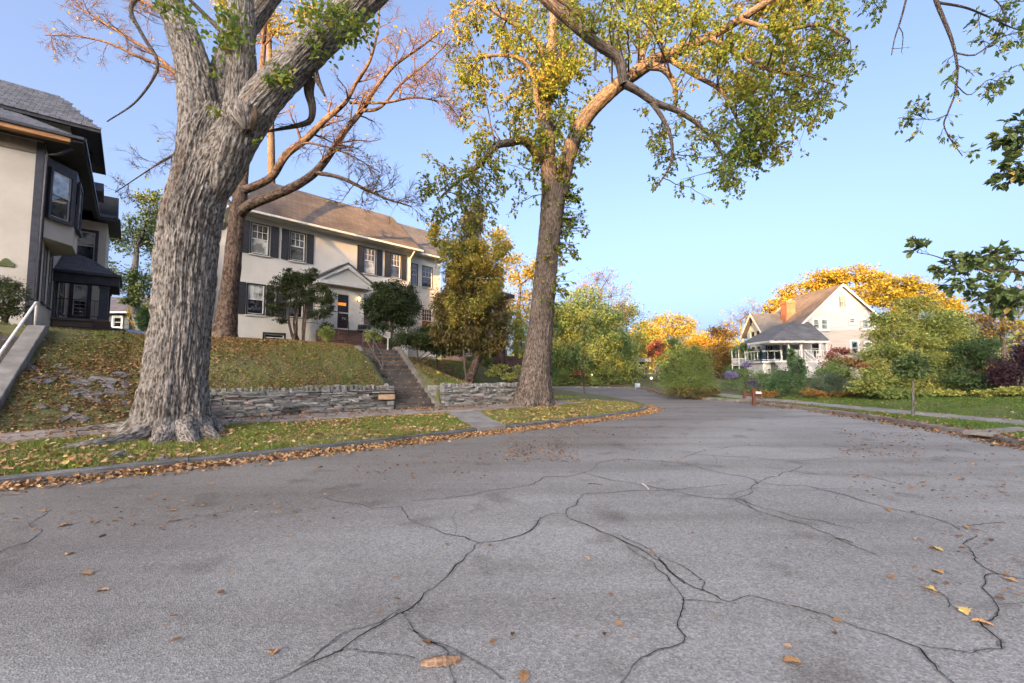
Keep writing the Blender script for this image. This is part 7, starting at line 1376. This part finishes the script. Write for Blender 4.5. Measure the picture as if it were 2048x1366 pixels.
# ---- single leaves on the open asphalt
M_DRY = mat('dry_leaf', [(.3, (.20, .10, .045)), (.5, (.36, .20, .09)), (.7, (.46, .30, .15))], scale=20, rough=.85, rnd=.35, fine=.2)
M_DRYY = mat('yellow_dry_leaf', [(.3, (.42, .26, .05)), (.7, (.55, .42, .16))], scale=20, rough=.8, rnd=.25)
def leaf_me(seed):
    rr = random.Random(seed); n = 11; b = MB(); out = []
    for i in range(n):
        t = i/(n-1); w = .30*math.sin(math.pi*min(1, t*1.02+.01))**.8*(1+(.35 if i % 2 else -.15)*(seed % 2)); out.append((t-.5, w, .10*math.sin(t*3)+.16*w*w*6))
    V = [(x, 0, .02+.06*math.sin((x+.5)*3)) for x, w, z in out]+[(x, w*rr.uniform(.85, 1.1), z+rr.uniform(0, .08)) for x, w, z in out]+[(x, -w*rr.uniform(.85, 1.1), z+rr.uniform(0, .1)) for x, w, z in out]
    Q = [(i, i+1, n+i+1, n+i) for i in range(n-1)]+[(i+1, i, 2*n+i, 2*n+i+1) for i in range(n-1)]; me = bpy.data.meshes.new('leaf'); me.from_pydata(V, [], Q); me.materials.append(M_DRY); return me
LM = [leaf_me(k) for k in range(5)]
for px, py, sz, yl, lab in ((172,1150,.10,0,'curled tan oak leaf on the left foreground asphalt, larger of two close ones'), (205,1183,.075,0,'small tan leaf just below the curled one on the left foreground asphalt'), (188,1046,.10,0,'tan leaf on the dark asphalt strip at left, right of its neighbour'),
    (130,1052,.10,0,'tan leaf on the dark asphalt strip, nearest the left crack'), (138,1109,.07,0,'small brown leaf alone between the left crack and the foreground'), (548,1306,.07,0,'small brown leaf left of the bark piece in the foreground'), (1048,1355,.08,0,'orange brown leaf at the bottom edge right of the bark piece'), (1585,1327,.10,0,'pale brown leaf alone at the bottom right of the asphalt'),
    (1928,1224,.095,1,'yellow brown leaf at lower right inside the looping crack'), (1965,1248,.095,0,'tan leaf lying on the crack junction at lower right'), (2020,1162,.085,0,'brown leaf at the right edge above the looping crack'), (1860,1180,.075,1,'small cream yellow leaf left of the looping crack'), (1873,1100,.10,1,'narrow yellow leaf upper one of a pair at right'), (1875,1145,.10,0,'narrow tan leaf lower one of a pair at right'),
    (1175,1118,.05,0,'tiny orange leaf alone in the middle of the asphalt'), (1303,1107,.055,0,'tiny brown leaf lying on the central branching crack'), (1920,960,.10,0,'orange brown leaf high on the right side of the asphalt'), (1938,1057,.10,0,'dark brown leaf beside the short crack at right'), (2010,985,.09,0,'brown leaf near the right edge, above the short crack'), (1985,888,.14,1,'large yellow leaf on the asphalt near the right walk slab'),
    (420,970,.12,0,'large pale leaf fallen just out of the left gutter'), (640,935,.11,0,'pale leaf out on the asphalt below the stone wall middle'), (1776,1021,.09,0,'pale tan leaf alone right of the road centre'), (345,1022,.09,0,'brown leaf between the left gutter and the asphalt stain')):
    p = G(px, py); o = bpy.data.objects.new('fallen_leaf', random.choice(LM)); o.location = (p.x, p.y, .004); o.scale = (sz, sz, sz*.8); o.rotation_euler = (random.uniform(-.15, .15), random.uniform(-.15, .15), random.uniform(0, 6.28)); link(o)
    tag(o, lab, 'leaf', 'single leaves on the asphalt')
    if yl: o.material_slots[0].link = 'OBJECT'; o.material_slots[0].material = M_DRYY

# ================================================================== GRASS AND FALLEN LEAVES
M_LITTER = leafmat('leaf_litter', [(0, (.10, .055, .03)), (.3, (.24, .125, .055)), (.55, (.36, .20, .09)), (.8, (.46, .30, .16)), (.93, (.52, .42, .28)), (1, (.5, .38, .06))], trans=.1, rough=.85)
M_BLADE = leafmat('grass_blades', [(0, (.09, .165, .03)), (.35, (.145, .22, .04)), (.65, (.225, .245, .055)), (.85, (.30, .26, .09)), (1, (.40, .32, .15))], trans=.4)
def stair_free(x, y):
    rx, ry = x-STAIR_A.x, y-STAIR_A.y; a = rx*STX.x+ry*STX.y; b = rx*STD.x+ry*STD.y; ok = ~((a > -.34) & (a < ST_W+.36) & (b > -.4) & (b < 6))
    rx, ry = x-LST_A.x, y-LST_A.y; a = rx*LSX.x+ry*LSX.y; b = rx*LSD.x+ry*LSD.y; return ok & ~((a > -1.85) & (a < .24) & (b > -.6) & (b < 5.2))
def left_pts(n, s0, s1, t0, t1):
    s = RNG.uniform(s0, s1, n); t = RNG.uniform(t0, t1, n); x, y = s*UX+t*NX, s*UY+t*NY; return x, y, s, t-np.interp(s, WS, WT)
LPOLYC = LPOLY[::3] if len(LPOLY) > 400 else LPOLY
def left_ok(x, y, s, w, wall=True):
    ok = inside(LPOLY, x, y) & stair_free(x, y); d, _, _ = nearest(LCP[60:-60:2], x, y); ok &= d > .16
    ok &= ~((w > -1.76) & (w < -.26) & (s < 15.6))
    ok &= ~((w > -.3) & (w < .42) & (s > 2.0) & (s < 14)); q = [tuple(p)[:2] for p in CWQ]; ok &= ~inside(np.array(q), x, y)
    return ok & (np.hypot(x+7.0, y-9.6) > .62)
def blades(x, y, z, h, tint, name, label, wd=(.008, .016)):
    n = len(x); a = RNG.uniform(0, 6.28, n); w = RNG.uniform(*wd, n); P = np.stack([x, y, z-.01], 1); dx = np.stack([np.cos(a)*w, np.sin(a)*w, np.zeros(n)], 1); ln = RNG.normal(size=(n, 2))*.45*h[:, None]
    T_ = P+np.concatenate([ln, (h+.01)[:, None]], 1); V = np.stack([P-dx, P+dx, T_], 1).reshape(-1, 3); o = mesh_np(name, V, np.arange(3*n).reshape(n, 3), M_BLADE, tint=np.repeat(tint, 3)); return tag(o, label, 'grass', kind='stuff')
x, y, s, w = left_pts(230000, -7, 17.5, 7.6, 14.5); ok = left_ok(x, y, s, w) & (w < -.3); x, y, s, w = x[ok], y[ok], s[ok], w[ok]
dn = noise(x*1.1, y*1.1)*.5+noise(x*3.1, y*3.1)*.35; ok = RNG.uniform(size=len(x)) < np.clip(.72+dn, .12, 1); x, y, dn = x[ok], y[ok], dn[ok]
blades(x, y, zl(x, y), RNG.uniform(.03, .075, len(x))*(1+.4*dn), np.clip(.62-.38*dn+RNG.normal(size=len(x))*.17, 0, 1), 'grass', 'short green and straw coloured grass on the strip between kerb and sidewalk')
x, y, s, w = left_pts(150000, -4, 19, 12.4, 24); ok = left_ok(x, y, s, w) & (w > np.where(s < 2, -.25, .35)); x, y, s, w = x[ok], y[ok], s[ok], w[ok]
dn = noise(x*.8+4, y*.8)*.5+noise(x*2.6, y*2.6)*.3; lf = (s < 2.4) & (w < 2.7); ok = RNG.uniform(size=len(x)) < np.clip(.68+dn-.5*lf, .06, 1); x, y, dn = x[ok], y[ok], dn[ok]
blades(x, y, zl(x, y), RNG.uniform(.035, .08, len(x)), np.clip(.62-.35*dn+RNG.normal(size=len(x))*.17, 0, 1), 'grass', 'leaf strewn grass on the raised lawn above the stone walls', wd=(.011, .02))
x = RNG.uniform(9, 24, 165000); y = RNG.uniform(6, 28, 165000); d, _, _ = nearest(RCP[70:-70:2], x, y); ok = inside(RPOLY, x, y) & (d > .12); rd, _, _ = nearest(rwp, x, y); ok &= rd > .64; gd, _, _ = nearest(gp, x, y); ok &= gd > .55; x, y, d = x[ok], y[ok], d[ok]
dn = noise(x*1.2, y*1.2)*.4; ok = RNG.uniform(size=len(x)) < np.clip(.8+dn-.5*np.exp(-d/.4), .1, 1); x, y, dn = x[ok], y[ok], dn[ok]
blades(x, y, zr(x, y), RNG.uniform(.035, .07, len(x)), np.clip(.16-.25*dn+RNG.normal(size=len(x))*.13, 0, 1), 'grass', 'fresh green grass of the right lawn and verge', wd=(.010, .018))
def litter(x, y, z, size, name, label, tm=.5, tilt=.35, ts=.22):
    n = len(x); P = np.stack([x, y, z+RNG.uniform(.004, .02, n)], 1); a = RNG.uniform(0, 6.28, n); Dn = np.stack([np.cos(a), np.sin(a), RNG.normal(size=n)*tilt], 1); Dn = unit(Dn); up = np.stack([RNG.normal(size=n)*tilt, RNG.normal(size=n)*tilt, np.ones(n)], 1); S_ = unit(np.cross(Dn, up)); Nn = np.cross(S_, Dn); Nn *= np.sign(Nn[:, 2:3])
    l = size[:, None]; w = l*RNG.uniform(.22, .4, (n, 1)); cu = RNG.uniform(.1, .7, (n, 1))
    V = np.stack([P, P+Dn*l*.28+S_*w+Nn*w*cu, P+Dn*l*.68+S_*w*.85+Nn*w*cu*1.2, P+Dn*l+Nn*w*cu*.6, P+Dn*l*.68-S_*w*.85+Nn*w*cu, P+Dn*l*.28-S_*w+Nn*w*cu*1.1], 1).reshape(-1, 3); b = np.arange(n)[:, None]*6
    o = mesh_np(name, V, np.concatenate([b+np.array([0, 1, 2, 3]), b+np.array([0, 3, 4, 5])]), M_LITTER, tint=np.repeat(np.clip(RNG.normal(tm, ts, n), 0, 1), 6)); return tag(o, label, 'fallen leaves', kind='stuff')
x, y, s, w = left_pts(30000, -7, 17.5, 7.6, 14.5); ok = left_ok(x, y, s, w) & (w < -.3); x, y = x[ok], y[ok]; ok = RNG.uniform(size=len(x)) < np.clip(.45+.6*noise(x*.6, y*.6), .1, 1); x, y = x[ok], y[ok]
litter(x, y, zl(x, y)+.025, RNG.uniform(.04, .10, len(x)), 'fallen_leaves', 'tan leaves scattered over the grass strip beside the kerb', .66)
x, y, s, w = left_pts(125000, -4, 17, 12.4, 22); ok = left_ok(x, y, s, w) & (w > np.where(s < 2, -.25, .35)); x, y, s, w = x[ok], y[ok], s[ok], w[ok]; lf = (s < 2.6); ok = RNG.uniform(size=len(x)) < np.clip(.34+.55*noise(x*.5+3, y*.5)+.55*lf*(w < 3.2)-.1*(s > 10), .05, 1); x, y = x[ok], y[ok]
litter(x, y, zl(x, y)+.02, RNG.uniform(.04, .09, len(x)), 'fallen_leaves', 'brown leaves carpeting the raised lawn and the left slope', .45)
k = RNG.integers(iL, 195, 24000); off = -np.abs(RNG.normal(size=24000))*.21-.01; T_ = np.gradient(LCP, axis=0); T_ /= np.linalg.norm(T_, axis=1, keepdims=True); nn = np.stack([-T_[:, 1], T_[:, 0]], 1); fk = RNG.uniform(size=(24000, 1)); P = LCP[k]*(1-fk)+LCP[k+1]*fk+nn[k]*off[:, None]+RNG.normal(size=(24000, 2))*.04; dd_, _, _ = nearest(LCP[iL:345], P[:, 0], P[:, 1]); ok = ~inside(LPOLY, P[:, 0], P[:, 1]); ok &= RNG.uniform(size=len(P)) < np.clip(.85+.6*noise(P[:, 0]*.9, P[:, 1]*.9), .2, 1); P = P[ok]
litter(P[:, 0], P[:, 1], np.maximum(0, .05-.2*np.abs(off[ok]))*RNG.uniform(0, 1, len(P)), RNG.uniform(.032, .082, len(P)), 'fallen_leaves', 'drift of tan and orange leaves lying in the gutter along the left kerb', .55, tilt=.5)
n = 9000; k = RNG.integers(78, len(RCP)-150, n); T_ = np.gradient(RCP, axis=0); T_ /= np.linalg.norm(T_, axis=1, keepdims=True); nn = np.stack([-T_[:, 1], T_[:, 0]], 1); off = RNG.normal(size=n)*.26+.05; fk = RNG.uniform(size=(n, 1)); P = RCP[k]*(1-fk)+RCP[k+1]*fk+nn[k]*off[:, None]; ok = RNG.uniform(size=n) < np.clip(.75+.5*noise(P[:, 0]*.7, P[:, 1]*.7)-.4*(P[:, 1] > 17), .08, 1); P = P[ok]; ins = inside(RPOLY, P[:, 0], P[:, 1])
litter(P[:, 0], P[:, 1], np.where(ins, zr(P[:, 0], P[:, 1])+.01, .01), RNG.uniform(.05, .10, len(P)), 'fallen_leaves', 'rust brown leaves banked along the right edge of the road', .27, tilt=.45)
x, y, s, w = left_pts(5200, -5, 15.6, 11.5, 14.4); ok = (w > -1.75) & (w < -.02) & stair_free(x, y); x, y, w = x[ok], y[ok], w[ok]; ok = RNG.uniform(size=len(x)) < np.clip(.30+.5*noise(x*.9, y*.9)+.7*np.exp(-np.abs(w+.3)/.25), .04, 1); x, y = x[ok], y[ok]
litter(x, y, zl(x, y)+.045, RNG.uniform(.05, .10, len(x)), 'fallen_leaves', 'leaves and crumbs lying on the sidewalk at the foot of the walls', .4)
# road: crumbs and leaf bits by region
q = []
for (x0, y0, x1, y1, n) in ((1000,865,1160,925,420), (1020,880,1130,915,300), (1680,860,1850,915,330), (1700,850,2048,1000,260), (1750,1000,2048,1200,60), (0,990,700,1060,130), (700,905,1000,960,160), (1200,880,1500,930,60), (300,1050,1700,1300,36), (1150,850,1300,872,120), (1270,815,1320,830,260)):
    for _ in range(n): g = G(RNG.uniform(x0, x1), RNG.uniform(y0, y1)); q.append((g.x, g.y))
q = np.array(q); ok = ~inside(LPOLY, q[:, 0], q[:, 1]) & ~inside(RPOLY, q[:, 0], q[:, 1]); q = q[ok]
litter(q[:, 0], q[:, 1], np.full(len(q), .002), RNG.uniform(.018, .06, len(q)), 'fallen_leaves', 'broken leaf crumbs scattered over the asphalt in loose patches', .3, tilt=.15)
# stairs
q = []
for i in range(NS):
    for _ in range(int(52+34*math.sin(i*.9))): p = STAIR_A+STX*RNG.uniform(.02, ST_W-.02)*(1 if RNG.uniform() < .5 else .999)+STD*(i*RUN+.04+RUN*RNG.uniform(.05, .98)); q.append((p.x, p.y, .19+(i+1)*RISE))
for _ in range(260): p = STAIR_A+STX*RNG.uniform(0, ST_W+.1)-STD*abs(RNG.normal())*.25; q.append((p.x, p.y, .2+.04*RNG.uniform()))
for i in range(NL):
    for _ in range(40): p = LST_A-LSX*RNG.uniform(.2, 1.7)+LSD*(i*LU+LU*RNG.uniform(.1, .95)); q.append((p.x, p.y, (i+1)*LR+.15))
q = np.array(q); litter(q[:, 0], q[:, 1], q[:, 2], RNG.uniform(.05, .10, len(q)), 'fallen_leaves', 'brown leaves resting on the treads of the concrete stairs', .42)
x = RNG.uniform(10, 22, 2600); y = RNG.uniform(7, 24, 2600); d, _, _ = nearest(RCP[70:-70:2], x, y); ok = inside(RPOLY, x, y) & (d > .3); ok &= RNG.uniform(size=len(x)) < np.clip(.35+.6*noise(x*.5, y*.5), .1, 1); x, y = x[ok], y[ok]
litter(x, y, zr(x, y)+.035, RNG.uniform(.05, .09, len(x)), 'fallen_leaves', 'sparse pale leaves on the right lawn', .7)
